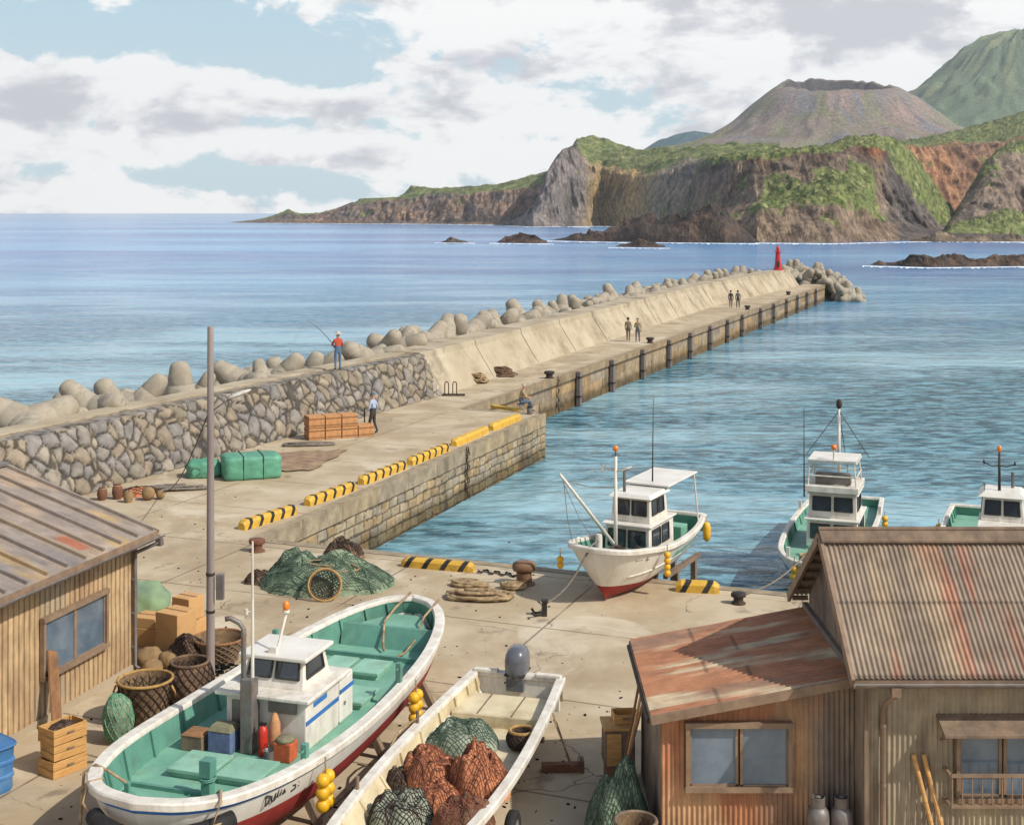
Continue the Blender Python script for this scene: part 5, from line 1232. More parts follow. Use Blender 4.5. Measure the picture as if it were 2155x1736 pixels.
MB().box((-.02, 0, .98), (.54, .38, .035)).build('cowl_band', M['black'], eng, bevel=.01, world=False)
s = MB(); s.box((.0, 0, .84), (.34, .28, .16)); s.box((-.16, 0, .80), (.14, .34, .26)); s.box((.06, 0, .6), (.2, .14, .7)); s.hexa([(-.05, -.04, .2), (.2, -.04, .2), (.2, .04, .2), (-.05, .04, .2), (-.05, -.06, .3), (.24, -.06, .3), (.24, .06, .3), (-.05, .06, .3)]); s.build('leg', M['outb'], eng, bevel=.02, world=False)
MB().tube([(-.2, 0, .92), (-.45, .05, .95), (-.6, .08, .96)], .022, 8).build('tiller', M['black'], eng, world=False)
# trailer
tr = thing('boat_trailer', 'low steel trailer carrying the net filled skiff, black tyre showing at its side', 'trailer', K0, a2)
s = MB(); 
for y_ in (-.35, .35): s.beam((-.1, y_ * .2, .30), (L2 - .4, y_, .30), .07, .09)
for x_ in (1.5, 4.3, 7.6): s.beam((x_, -.8, .27), (x_, .8, .27), .08, .08)
s.build('chassis', M['steel'], tr, world=False)
for sg in (-1, 1):
    t_ = MB(); q = Vector((0, 0, 1)).rotation_difference(Vector((0, 1, 0))).to_matrix()
    t_.lathe((4.3, sg * 1.12, .25), [(.13, -.075), (.20, -.085), (.245, -.06), (.25, 0), (.245, .06), (.20, .085), (.13, .075)], 26, M=q, caps=False)
    wh_ = t_.build('wheel', M['rubber'], tr, smooth=True, world=False)
    MB().lathe((4.3, sg * 1.12, .25), [(.0, -.03), (.10, -.04), (.135, -.07), (.135, .07), (.10, .04), (.0, .03)], 20, M=q, caps=False).build('rim', M['steel'], wh_, smooth=True, world=False, auto=30)
# outrigger prop at its side: rope down to a rusty beam
t = thing('launching_beam', 'short rust brown timber beam on the ground right of the skiff', 'beam', G(1188, 1622), 0.04)
s = MB(); s.box((-.03, 0, .07), (.72, .16, .14)); s.build('timber', M['rusty'], t, bevel=.015, world=False)
MB().box((.30, 0, .10), (.06, .22, .21)).build('end_plate', M['rusty'], t, world=False)
p0 = lw(boat2, (7.1, -1.08, .96)); p1 = G(1202, 1612, .16)
tag(MB().tube([p0, p1], .018, 7).build('stay_rope', M['rope'], smooth=True), 'taut rope from the skiff gunwale down to the rusty ground beam', 'rope', 'two ropes from the skiff to the beam')
tag(MB().tube([p0 + Vector((0, -.3, 0)), p1 + Vector((.02, 0, 0))], .012, 7).build('stay_rope', M['rope'], smooth=True), 'thinner slanting rope beside the taut one, from skiff to ground beam', 'rope', 'two ropes from the skiff to the beam')
# ---- the small two-storey boat run up on the quay edge
B3 = G(1250, 1268) + Vector((-.05, -.55, 0)); B3e = Vector((4.75, 37.3, 0)); v_ = B3e - B3; L3 = v_.length; a3 = math.atan2(v_.y, v_.x)
boat3 = thing('fishing_boat', 'small white boat with red bottom and two storey cabin run up on the quay edge', 'fishing boat', B3 + Vector((0, 0, .02)), a3)
rim3 = [(0, 1.42), (.15, 1.32), (.4, 1.12), (.7, 1.06), (1, 1.12)]
hull, deck = loft_boat(boat3, L3, [(0, 0), (.015, .42), (.05, .74), (.12, .95), (.3, 1.08), (.55, 1.08), (.8, .95), (1, .70)], rim3, [(0, .02), (.2, 0), (1, .06)], [(0, .42), (.3, .30), (1, .28)], [(0, 1.1), (.3, .85), (.32, .66), (1, .66)], capw=.12, flare=.42, rake=.75, rake_s=.1, stripe=False)
MB().tube([(0.02 + .005 * i, 0, 0) for i in range(2)], .01, 4).build('stem', M['white'], boat3, world=False)
def cabin(boat, x0, y, z, w0, l0, h0, w1, l1, h1, fr=.25):
    s = MB(); frustum(s, (x0 + l0 / 2, y, z), (l0, w0), (l0 - .06, w0 - .04), h0, (.03, 0)); a = s.build('lower_cabin', M['whitep'], boat, bevel=.015, world=False)
    MB().box((x0 + l0 / 2, y, z + h0 + .02), (l0 + .12, w0 + .12, .05)).build('cabin_deck', M['white'], a, bevel=.015, world=False)
    z1 = z + h0 + .045
    s = MB(); frustum(s, (x0 + fr + l1 / 2, y, z1), (l1, w1), (l1 - .08, w1 - .06), h1, (.0, 0)); b = s.build('upper_cabin', M['whitep'], boat, bevel=.015, world=False)
    s = MB(); frustum(s, (x0 + fr + l1 / 2, y, z1 + h1), (l1 + .14, w1 + .12), (l1 - .05, w1 - .05), .09); s.build('cabin_roof', M['white'], b, bevel=.01, world=False)
    for (par, xx, zz, ww, hh, ll, tp) in ((a, x0, z, w0, h0, l0, (.03, .02)), (b, x0 + fr, z1, w1, h1, l1, (.04, .03))):
        f_ = [(xx, y + ww / 2, zz), (xx, y - ww / 2, zz), (xx + tp[0], y - ww / 2 + tp[1], zz + hh), (xx + tp[0], y + ww / 2 - tp[1], zz + hh)]
        v0 = .42 if par is a else .3; v1_ = .88
        facewin(par, f_, .08, .46, v0, v1_, BLK, M['dglass']); facewin(par, f_, .54, .92, v0, v1_, BLK, M['dglass'])
        sd_ = [(xx, y - ww / 2, zz), (xx + ll, y - ww / 2, zz), (xx + ll - tp[0], y - ww / 2 + tp[1], zz + hh), (xx + tp[0], y - ww / 2 + tp[1], zz + hh)]
        facewin(par, sd_, .12, .45, v0, v1_, BLK, M['dglass']); facewin(par, sd_, .52, .8, v0, v1_, BLK, M['dglass'])
        s2 = [(xx + ll, y + ww / 2, zz), (xx, y + ww / 2, zz), (xx + tp[0], y + ww / 2 - tp[1], zz + hh), (xx + ll - tp[0], y + ww / 2 - tp[1], zz + hh)]
        facewin(par, s2, .2, .7, v0, v1_, BLK, M['dglass'])
    return a, b, z1 + h1 + .09
ca, cb, zt_ = cabin(boat3, 1.95, -.05, .66, 1.22, 1.75, .92, 1.06, 1.25, .62)
MB().box((4.35, -.05, zt_ + .06), (2.2, 1.28, .05)).build('awning', M['white'], boat3, bevel=.015, world=False)
for y_ in (-.62, .52): MB().tube([(5.35, y_, zt_ + .05), (5.35, y_ * 1.2, 1.1)], .022, 7).build('awning_post', M['whitep'], boat3, world=False)
for y_ in (-.62, .52): MB().tube([(3.35, y_, zt_ + .02), (3.6, y_, zt_ + .05), (3.75, y_, zt_ + .06)], .03, 7).build('awning_bracket', M['whitep'], boat3, world=False)
s = MB(); s.tube([(1.60, .10, .7), (1.60, .10, 3.38)], [.055, .04], 10)
for sg in (-1, 1): s.tube([(1.6, .1, 3.02), (1.6, .1 + sg * .22, 3.06), (1.6, .1 + sg * .42, 3.16)], .022, 6)
s.ell((1.6, .1 + .36, 3.0), (.04, .04, .05), 8, 6)
mm = s.build('mast', M['whitep'], boat3, smooth=True, world=False)
MB().tube([(1.6, .1, 3.35), (1.6, .1, 3.52)], .012, 6).build('lamp_stalk', M['darksteel'], mm, world=False)
MB().ell((1.6, .1, 3.58), (.075, .075, .08), 12, 8).build('lamp', M['orange'], mm, smooth=True, world=False)
MB().tube([(1.55, .14, 1.2), (.55, 1.05, 2.92), (.48, 1.12, 3.04)], [.05, .036, .034], 9).build('derrick_boom', M['whitep'], boat3, smooth=True, world=False)
MB().tube([(1.6, .12, 2.62), (1.1, .6, 2.66), (.60, 1.02, 2.86)], .012, 6).build('topping_line', M['ropeg'], boat3, world=False)
MB().tube([(.56, 1.05, 2.86), (.55, .95, 2.0), (.60, .8, 1.25)], .010, 6).build('fall_line', M['ropeg'], boat3, world=False)
MB().tube([(.56, 1.05, 2.8), (.85, .75, 1.9), (1.2, .5, 1.3), (1.2, .45, .95)], .009, 6).build('fall_line', M['ropeg'], boat3, world=False)
MB().tube([(2.45, .22, zt_), (2.45, .22, zt_ + .5), (2.47, .18, zt_ + .56), (2.5, .08, zt_ + .58)], .04, 9).build('exhaust_pipe', M['steel'], boat3, smooth=True, world=False)
MB().tube([(3.6, -.1, zt_ + .05), (3.62, -.1, zt_ + .9), (3.66, -.1, 4.6)], [.022, .016, .007], 7).build('antenna', M['darksteel'], boat3, smooth=True, world=False)
MB().lathe((.9, .25, 1.0), [(.085, 0), (.085, .5), (.07, .56), (.02, .57)], 12).build('bow_post', M['whitep'], boat3, smooth=True, world=False, auto=40)
MB().tube([(.25, .55, 1.38), (.25, .55, 1.56), (.3, .5, 1.58)], .035, 8).build('bow_cleat', M['whitep'], boat3, smooth=True, world=False)
s = MB()
for i in range(7):
    c_ = Vector((1.0 + .11 * i, -.25 + .32 * math.sin(i * 2.3), 1.02 + .05 * (i % 2))); s.tube([c_ + Vector((.08 * math.cos(a), .08 * math.sin(a), .03 * math.sin(2 * a) + .1)) for a in [j * PI / 5 for j in range(10)]], .022, 6, closed=True); s.tube([c_, c_ + Vector((0, 0, .13))], .05, 6)
s.build('winch', M['darksteel'], boat3, world=False)
MB().box((1.5, -.6, .98), (.3, .22, .18)).build('deck_locker', M['steel'], boat3, bevel=.01, world=False)
MB().box((4.8, 0, .86), (.5, 1.1, .4)).build('aft_locker', M['green'], boat3, bevel=.02, world=False)
g3 = [[(0, .6), (.25, .75), (.2, .45)], [(.5, .9), (.55, .2)], [(.9, .2), (.95, .6)], [(1.3, .2), (1.35, .6)], [(1.7, .2), (1.75, .65)], [(2.0, .2), (2.1, .8), (2.3, .3), (2.45, .8)], [(3.3, .9), (3.9, .8), (3.5, .45), (3.3, .15), (4.1, .05)]]
def b3side(t, z):
    b = sint([(0, 0), (.015, .42), (.05, .74), (.12, .95), (.3, 1.08), (.55, 1.08)], t); zr = sint(rim3, t); bow = max(0, 1 - t / .35); v = min(1, z / zr)
    return Vector((t * L3 + .75 * max(0, 1 - v) ** 1.4 * bow ** 1.3, -b * v ** (.42 + .55 * bow * bow) - .015, z))
pa = b3side(.10, 1.02); pb2 = b3side(.22, .98); glyphs(hull, g3, pa - Vector((0, .01, 0)), pb2 - pa, Vector((0, -.25, 1)), .15)
pts = [b3side(t, .62) + Vector((0, -.002, 0)) for t in (.1, .16, .22, .3, .4, .5, .6)]
MB().tube(pts, .016, 6).build('rubbing_strake', M['whitep'], hull, smooth=True, world=False)
floats('string of four small yellow floats on the near side of the grounded white boat', lw(boat3, b3side(.30, 1.22) + Vector((0, -.10, 0))), 4, 1, .085, 'yellow floats hanging on hulls', .12)
floats('pair of yellow floats under the port bow of the boat run up on the quay', lw(boat3, (.30, 1.02, 1.22)), 2, 1, .085, 'yellow floats hanging on hulls', .14)
t = thing('hull_fender', 'single long yellow fender at the stern quarter of the boat run up on the quay', 'fender', lw(boat3, (5.55, -.92, 1.0)))
MB().lathe((0, 0, -.50), [(.02, 0), (.10, .06), (.11, .2), (.11, .4), (.08, .5), (.02, .54)], 12).build('float', M['float'], t, smooth=True, world=False)
MB().tube([(0, 0, .02), (0, .14, .16)], .012, 5).build('lanyard', M['rope'], t, world=False)
# timber launching ways under its stern
rl = thing('launching_ways', 'dark timber ways on piles under the stern of the boat at the quay edge', 'launching ways', (4.0, 35.6, 0), a3)
for y_ in (-.30, .30):
    MB().box((.8, y_, -.06), (2.6, .12, .12)).build('rail', M['wood3'], rl, world=False)
    for x_ in (.3, 1.7): MB().box((x_, y_, -1.4), (.14, .14, 2.6)).build('pile', M['wood3'], rl, world=False)
# mooring rope from its bow to the iron post
bp_ = G(1146, 1296); pr = lw(boat3, (.12, .12, 1.46))
pts = [pr + (Vector((bp_.x, bp_.y, .28)) - pr) * t + Vector((0, 0, -.25 * math.sin(PI * t))) for t in [i / 12 for i in range(13)]]
tag(MB().tube([lw(boat3, (.9, .25, 1.4))] + pts, .028, 7).build('mooring_rope', M['ropeg'], smooth=True), 'thick grey rope from the bow of the grounded boat to the small iron post', 'rope', 'mooring ropes on the quay')
# ---- boat afloat behind the big shed
B4 = Vector((8.35, 38.0, SEA)); B4e = Vector((12.35, 48.8, SEA)); v_ = B4e - B4; L4 = v_.length; a4 = math.atan2(v_.y, v_.x)
boat4 = thing('fishing_boat', 'white boat afloat behind the big shed ridge with a tall stayed mast and flying bridge', 'fishing boat', B4, a4)
rim4 = [(0, 1.6), (.2, 1.45), (.5, 1.3), (1, 1.25)]
hull, deck = loft_boat(boat4, L4, [(0, 0), (.02, .35), (.08, .72), (.2, 1.08), (.45, 1.34), (.7, 1.38), (1, 1.22)], rim4, [(0, -.4), (1, -.4)], .05, [(0, 1.3), (.3, .95), (1, .9)], capw=.13, flare=.34, rake=1.1)
a_, b_, zt_ = cabin(boat4, 4.3, -.25, .9, 1.6, 2.3, 1.0, 1.5, 1.7, .75, .2)
s = MB(); s.box((5.2, -.25, zt_ + .10), (1.9, 1.66, .2)); fb = s.build('flying_bridge', M['whitep'], boat4, bevel=.02, world=False)
s = MB()
for x_, y_ in ((4.4, .5), (4.4, -1.0), (5.9, .5), (5.9, -1.0)): s.tube([(x_, y_, zt_ + .1), (x_, y_ * .92, zt_ + .95)], .025, 6)
for z_ in (.5, .93): s.tube([(4.4, .5, zt_ + z_), (4.4, -1.0, zt_ + z_), (5.9, -1.0, zt_ + z_), (5.9, .5, zt_ + z_)], .025, 6, closed=True)
s.build('bridge_rail', M['whitep'], fb, world=False)
MB().box((4.75, -.25, zt_ + .38), (.3, 1.1, .35)).build('bridge_console', M['steel'], fb, bevel=.02, world=False)
MB().box((5.1, -.25, zt_ + 1.0), (1.5, 1.5, .05)).build('bridge_top', M['white'], fb, bevel=.01, world=False)
MB().tube([(6.3, -.25, zt_), (6.3, -.25, 5.2)], [.06, .04], 9).build('mast', M['whitep'], boat4, smooth=True, world=False)
MB().ell((6.3, -.25, 5.32), (.10, .10, .17), 10, 8).build('masthead', M['darksteel'], boat4, smooth=True, world=False)
for e_ in ((5.9, .75, zt_ + .9), (5.9, -1.25, zt_ + .9), (10.3, -.25, 1.3)): MB().tube([(6.3, -.25, 5.1), e_], .012, 5).build('stay', M['darksteel'], boat4, world=False)
MB().tube([(4.45, -.3, zt_ + .9), (4.45, -.3, zt_ + 1.35)], .03, 7).build('lamp_post', M['whitep'], boat4, world=False)
MB().ell((4.45, -.3, zt_ + 1.42), (.10, .10, .10), 12, 8).build('lamp', M['orange'], boat4, smooth=True, world=False)
MB().tube([(4.4, .62, zt_ - .2), (4.5, .64, 5.4)], [.025, .008], 6).build('antenna', M['darksteel'], boat4, world=False)
for x_, sg in ((.7, 1), (8.6, 1), (8.6, -1), (10.2, 1)): MB().box((x_, sg * (sint([(0, 0), (.08, .72), (.2, 1.08), (.45, 1.34), (.7, 1.38), (1, 1.22)], x_ / L4) - .02), sint(rim4, x_ / L4) + .14), (.1, .1, .34)).build('mooring_post', M['whitep'], boat4, world=False)
MB().tube([(1.2, 0, 1.0), (1.2, 0, 1.5)], .09, 8).build('samson_post', M['green2'], boat4, world=False)
s = MB(); s.tube([(1.9 + .3 * math.cos(a), .1 + .3 * math.sin(a), 1.22 + .01 * a) for a in [i * .4 for i in range(48)]], .03, 6); s.build('rope_coil', M['rope'], boat4, world=False)
MB().box((8.6, -.1, 1.05), (1.0, 1.4, .3)).build('fish_hatch', M['green'], boat4, bevel=.03, world=False)
MB().beam((2.6, 0, 1.2), (3.6, .4, 1.25), .12, .08).build('deck_gear', M['green2'], boat4, world=False)
floats('yellow floats at the bow of the boat behind the big shed ridge', lw(boat4, (.12, .30, 1.7)), 2, 1, .12, 'yellow floats hanging on hulls', .2)
floats('yellow floats on the right flank of the boat behind the big shed ridge', lw(boat4, (9.1, -1.48, 1.25)), 2, 1, .11, 'yellow floats hanging on hulls', .1)
bp2 = G(1556, 1268); pr = lw(boat4, (.15, .0, 1.8))
pts = [pr + (Vector((bp2.x, bp2.y, .18)) - pr) * t + Vector((0, 0, -.2 * math.sin(PI * t))) for t in [i / 12 for i in range(13)]]
tag(MB().tube(pts, .024, 7).build('mooring_rope', M['ropeg'], smooth=True), 'thin grey rope from the bow of the floating boat to the squat quay bollard', 'rope', 'mooring ropes on the quay')
# ---- boat at the right edge
B5 = Vector((13.2, 37.8, SEA)); B5e = Vector((16.9, 47.2, SEA)); v_ = B5e - B5; L5 = v_.length; a5 = math.atan2(v_.y, v_.x)
boat5 = thing('fishing_boat', 'white boat afloat at the right edge with one low wheelhouse and short mast', 'fishing boat', B5, a5)
loft_boat(boat5, L5, [(0, 0), (.02, .35), (.08, .7), (.2, 1.05), (.45, 1.3), (.7, 1.34), (1, 1.25)], [(0, 1.7), (.3, 1.35), (1, 1.2)], [(0, -.4), (1, -.4)], .05, .85, capw=.13, flare=.34, rake=1.0)
s = MB(); frustum(s, (6.3, -.55, .85), (2.6, 1.6), (2.5, 1.5), .7); lc = s.build('lower_cabin', M['whitep'], boat5, bevel=.03, world=False)
s = MB(); frustum(s, (6.9, -.55, 1.55), (1.4, 1.35), (1.2, 1.2), .78); uc = s.build('wheelhouse', M['whitep'], boat5, bevel=.02, world=False)
s = MB(); frustum(s, (6.9, -.55, 2.33), (1.55, 1.5), (1.1, 1.1), .16); s.build('wheelhouse_roof', M['white'], uc, bevel=.01, world=False)
f_ = [(6.2, .125, 1.55), (6.2, -1.225, 1.55), (6.3, -1.15, 2.33), (6.3, .05, 2.33)]
facewin(uc, f_, .08, .46, .25, .85, BLK, M['dglass']); facewin(uc, f_, .54, .92, .25, .85, BLK, M['dglass'])
f_ = [(7.6, .125, 1.55), (6.2, .125, 1.55), (6.3, .05, 2.33), (7.5, .05, 2.33)]; facewin(uc, f_, .2, .8, .25, .85, BLK, M['dglass'])
MB().box((4.98, -.55, 1.3), (.03, 1.2, .05)).build('hand_rail', M['darksteel'], lc, world=False)
s = MB(); s.tube([(6.6, -.45, 2.4), (6.6, -.45, 3.75)], [.05, .035], 8)
for sg in (-1, 1): s.tube([(6.6, -.45, 3.3), (6.6, -.45 + sg * .25, 3.28), (6.6, -.45 + sg * .48, 3.38)], .02, 6); s.tube([(6.6, -.45 + sg * .48, 3.34), (6.6, -.45 + sg * .48, 3.46)], .03, 6)
mm = s.build('mast', M['darksteel'], boat5, smooth=True, world=False)
MB().ell((6.6, -.45, 3.85), (.08, .08, .12), 10, 8).build('lamp', M['orange'], mm, smooth=True, world=False)
MB().tube([(7.2, -.85, 2.4), (7.2, -.85, 3.0)], .05, 8).build('exhaust_pipe', M['steel'], boat5, world=False)
s = MB(); s.tube([(6.4, .0, 2.45), (6.4, .0, 2.68)], .012, 5); s.ell((6.4, 0, 2.72), (.05, .05, .05), 8, 6); s.build('horn', M['steel'], boat5, world=False)
floats('yellow floats on the left flank of the boat at the right edge', lw(boat5, (7.0, 1.48, 1.25)), 3, 1, .11, 'yellow floats hanging on hulls', .1)
# ------------------------------------------------------------------ nets, ropes, baskets
def heap(name, label, cat, c, rx, ry, h, body, twine, seed=0, lines=22, tr=.012, rz=0, lump=.22, group=None, base=0.0, pw=2.2, parent=None):
    """A slumped heap of net: lumpy body with the mesh of the net drawn over it in twine."""
    r = random.Random(seed); c = Vector(c); ca, sa = math.cos(rz), math.sin(rz)
    def P(a, b, lift=0):
        rr = math.hypot(a, b); e = 1 + .16 * N(math.atan2(b, a) * 1.3 + seed, seed) + .06 * N(a * 5, b * 5, seed)
        d = min(1, rr); z = h * max(0, 1 - d ** pw) ** .62
        l_ = lump * (FB(a * 1.7 + seed, b * 1.7, seed, 3) + .18 * abs(N(a * 4 + b * 2, b * 5, seed)) + .10 * N(a * 9, b * 9, seed)) * min(1, (1.02 - d) * 4)
        x, y = a * rx * e, b * ry * e
        z = max(0, z * (1 + l_ * .6) + l_ * h * .8 * (1 - d)) + lift
        return c + Vector((x * ca - y * sa, x * sa + y * ca, z + base))
    s = MB(); nr_, na = 22, 60; vs = [P(0, 0)]
    for i in range(1, nr_ + 1):
        for j in range(na):
            t = 2 * PI * j / na; q = i / nr_; vs.append(P(q * math.cos(t), q * math.sin(t)))
    fs = [(0, 1 + j, 1 + (j + 1) % na) for j in range(na)]
    for i in range(nr_ - 1):
        for j in range(na): a = 1 + i * na; fs.append((a + j, a + na + j, a + na + (j + 1) % na, a + (j + 1) % na))
    s.add(vs, fs)
    t = parent or thing(name, label, cat, c, 0, group)
    s.build('netting_mass' if body.name.find('rope') < 0 else 'mass', body, t, smooth=True)
    s = MB()
    for k in range(lines):
        o = -1 + 2 * (k + .5) / lines; half = math.sqrt(max(0, 1 - o * o))
        for dr in (.62, -.62):
            pts = []; n_ = 22
            for i in range(n_ + 1):
                q = -half + 2 * half * i / n_; a = q * math.cos(dr) - o * math.sin(dr); b = q * math.sin(dr) + o * math.cos(dr)
                a += .10 * N(a * 2.2, b * 2.2, seed + k * .11); b += .10 * N(a * 2.2, b * 2.2, seed + 5 + k * .11)
                if a * a + b * b < .98: pts.append(P(a, b, tr * .4))
            if len(pts) > 3: s.tube(pts, tr, 4, caps=False)
    for k in range(lines // 2):                     # loose strands and slack folds
        a0, b0 = r.uniform(-.7, .7), r.uniform(-.7, .7); th = r.uniform(0, 6.28); pts = []
        for i in range(16):
            th += r.uniform(-.7, .7); a0 += .085 * math.cos(th); b0 += .085 * math.sin(th)
            if a0 * a0 + b0 * b0 > 1.1: break
            pts.append(P(a0, b0, tr * 1.2 + .5 * tr * (i % 3)))
        if len(pts) > 4: s.tube(pts, tr * 1.7, 4, caps=False)
    s.build('net_mesh', twine, t)
    return t
def ropeheap(name, label, cat, c, rx, ry, h, n_, tr, m, seed=0, group=None, rz=0, loops=1.0):
    r = random.Random(seed); c = Vector(c); t = thing(name, label, cat, c, rz, group); s = MB()
    pts = []; cx_ = cy_ = 0
    for k in range(n_):                             # one long rope thrown down in uneven loops
        q = r.uniform(.35, .85); tx, ty = r.uniform(-1, 1) * (1 - q), r.uniform(-1, 1) * (1 - q); el = r.uniform(.6, 1.0); ph = r.uniform(0, 6.28)
        for i in range(16):
            a = 2 * PI * i / 16; f = i / 16
            cx_ += (tx - cx_) * .12; cy_ += (ty - cy_) * .12
            wob = .07 * N(k * 3 + i * .35, seed)
            x = rx * (cx_ + (q + wob) * math.cos(a + ph * .15)); y = ry * (cy_ + (q * el + wob) * math.sin(a))
            d = min(1, math.hypot(x / rx, y / ry)); z = tr + h * ((k + f) / n_) * (1 - .75 * d * d) + tr * .9 * abs(N(i * .5, k, seed))
            pts.append(Vector((x, y, z)))
    s.tube(pts, tr, 6)
    s.build('rope', m, t, smooth=True, world=False); return t
heap('net_pile', 'big heap of green netting on the quay at the foot of the pier', 'net pile', (-4.75, 33.95, 0), 1.72, 1.05, .66, M['net'], M['nets'], 3, 50, .0085, rz=-.05, lump=.55)
heap('net_bundle', 'brown bundle of net on the ground just behind the big green net heap', 'net bundle', G(722, 1176), .56, .42, .52, M['netb'], M['netbs'], 8, 16, .010)
heap('net_bundle', 'green net bundle forming the left shoulder of the big quay heap', 'net bundle', G(622, 1212, 0) + Vector((0, .1, .0)), .72, .55, .56, M['net'], M['nets'], 12, 26, .008, lump=.4)
heap('net_bundle', 'small brown net roll at the far left of the quay net heap', 'net bundle', G(546, 1226), .38, .26, .30, M['netb'], M['netbs'], 14, 12, .010)
ropeheap('rope_tangle', 'loose brown rope loops thrown across the top of the green net heap', 'rope', (-4.7, 33.8, .46), 1.0, .5, .22, 5, .022, M['rope'], 91)
# hoop basket leaning on the heap
t = thing('hoop_net', 'round hoop net tipped on its side against the front of the green net heap', 'hoop net', G(682, 1264))
q = Vector((0, 0, 1)).rotation_difference(Vector((.15, -.85, .55)).normalized()).to_matrix(); c = G(682, 1264) + Vector((0, .12, .36))
MB().tube([c + q @ Vector((.40 * math.cos(a), .40 * math.sin(a), 0)) for a in [i * PI / 14 for i in range(28)]], .028, 7, closed=True).build('hoop', M['cane'], t, smooth=True)
MB().tube([c + q @ Vector((.36 * math.cos(a), .36 * math.sin(a), .02)) for a in [i * PI / 14 for i in range(28)]], .012, 7, closed=True).build('inner_hoop', M['netb'], t, smooth=True)
s = MB()
for k in range(12):
    o = -1 + 2 * (k + .5) / 12; hf = math.sqrt(1 - o * o)
    for dr in (.5, -.9): s.tube([c + q @ Vector((.38 * ((u) * math.cos(dr) - o * math.sin(dr)), .38 * (u * math.sin(dr) + o * math.cos(dr)), -.22 * (1 - u * u - o * o))) for u in [-hf + 2 * hf * i / 8 for i in range(9)]], .009, 4)
s.build('net_mesh', M['netbs'], t)
# rope heaps on the quay
ropeheap('rope_pile', 'wide flat heap of thick tan mooring rope on the quay before the brown bollard', 'rope pile', G(1005, 1262) + Vector((0, .05, 0)), .98, .50, .16, 9, .048, M['rope'], 4)
ropeheap('rope_pile', 'smaller loops of tan rope behind the wide heap near the quay edge', 'rope pile', G(985, 1232), .62, .30, .10, 5, .046, M['rope'], 9)
ropeheap('rope_pile', 'rope loops bunched around the foot of the brown bollard', 'rope pile', G(1078, 1240) + Vector((0, .0, 0)), .38, .30, .14, 5, .044, M['rope'], 6)
def bollard(label, p, r, h, m, group='bollards', rz=0):
    t = thing('bollard', label, 'bollard', p, rz, group)
    MB().lathe((0, 0, 0), [(r * 1.1, 0), (r * 1.1, .03), (r * .8, .05), (r * .72, h * .45), (r * .78, h * .55)], 18).build('stem', m, t, smooth=True, world=False, auto=40)
    MB().lathe((0, 0, 0), [(r * .78, h * .54), (r * 1.12, h * .62), (r * 1.18, h * .78), (r * 1.12, h * .93), (r * .9, h), (.01, h * 1.01)], 18, sy=.8).build('head', m, t, smooth=True, world=False, auto=50)
    return t
bollard('largest bollard, brown and round headed, on the quay edge behind the rope pile', G(1103, 1229), .26, .58, mat('brown_bollard', (136, 104, 76), (108, 80, 58), rough=.7, scale=4, bump=.3, dirt=(82, 62, 48), dscale=3, damt=.5))
bollard('squat dark bollard at the pier root left of the green nets', G(541, 1160), .20, .36, M['rusty'])
bollard('small dark bollard near the quay edge tied to the boat behind the shed', G(1554, 1270), .16, .28, M['darksteel'])
for a_, lab in (((1156, 796), 'dark iron bollard nearest the seated man on the breakwater apron'), ((1368, 722), 'dark iron bollard on the apron beside the nearer pair of walkers'), ((1573, 652), 'dark iron bollard on the apron below the farther pair of walkers'), ((1659, 621), 'dark iron bollard farthest out on the breakwater apron')):
    bollard(lab, G(*a_), .26, .42, M['darksteel'])
tag(MB().tube([G(1006 + i * 4.0, 1203 + .5 * i + 3.5 * math.sin(i * 1.1)) + Vector((0, 0, .03 + (.02 if i % 2 else 0))) for i in range(24)], [.032 if i % 2 else .020 for i in range(24)], 6).build('chain', M['darksteel']), 'dark chain lying between the long striped kerb block and the brown bollard', 'chain')
t = thing('mooring_cleat', 'small iron mooring post with curled horns on the open quay', 'cleat', G(1146, 1296))
s = MB(); s.box((0, 0, .18), (.12, .12, .36)); s.box((0, 0, .37), (.17, .17, .04)); s.build('post', M['darksteel'], t, bevel=.01, world=False)
for sg in (-1, 1): MB().tube([(0, 0, .08), (-.12 * 1, sg * .06, .06), (-.24, sg * .10, .05), (-.30, sg * .18, .12)], .03, 7).build('horn', M['darksteel'], t, smooth=True, world=False)
# chains on the pier faces
def hang(label, p, lenz, nrm, seed):
    t = MB(); n_ = 22
    for i in range(n_):
        z = -lenz * i / n_; cc = Vector(p) + Vector(nrm) * (.10 + .03 * math.sin(i)) + Vector((.03 * N(i * .5, seed), 0, z)); a = (i % 2) * PI / 2
        R = Matrix.Rotation(a, 3, 'Z'); t.tube([cc + R @ Vector((.045 * math.cos(u), 0, .085 * math.sin(u))) for u in [k * PI / 4 for k in range(8)]], .018, 5, closed=True)
    return tag(t.build('chain', M['darksteel']), label, 'chain', 'chains hanging to the water')
pd = Vector((PB[0] - QA[0], PB[1] - QA[1], 0)).normalized(); pn = Vector((pd.y, -pd.x, 0))
t_ = ((976 - CX) / F * QA[1] - QA[0]) / (pd.x - (976 - CX) / F * pd.y)
pq = Vector((*QA, 0)) + pd * t_; hang('rusty chain hanging down the stone pier face to the water', pq, 2.0, pn * 1.6, 1)
t_ = ((1169 - CX) / F * BE0[1] - BE0[0]) / (ed.x - (1169 - CX) / F * ed.y)
pq = Vector((*BE0, 0)) + ed * t_; hang('chain hanging down the breakwater face left of the first timber fender', pq, 2.0, en * 1.6, 2)
def lad(): pass
t = thing('ladder_hoops', 'low iron ladder hoops at the foot of the concrete wall where the stone ends', 'ladder', G(940, 832))
for dx in (0, .42): MB().tube([(dx - .1, 0, 0), (dx - .1, 0, .62), (dx - .05, 0, .7), (dx + .05, 0, .7), (dx + .1, 0, .62), (dx + .1, 0, 0)], .03, 6).build('hoop', M['darksteel'], t, world=False)
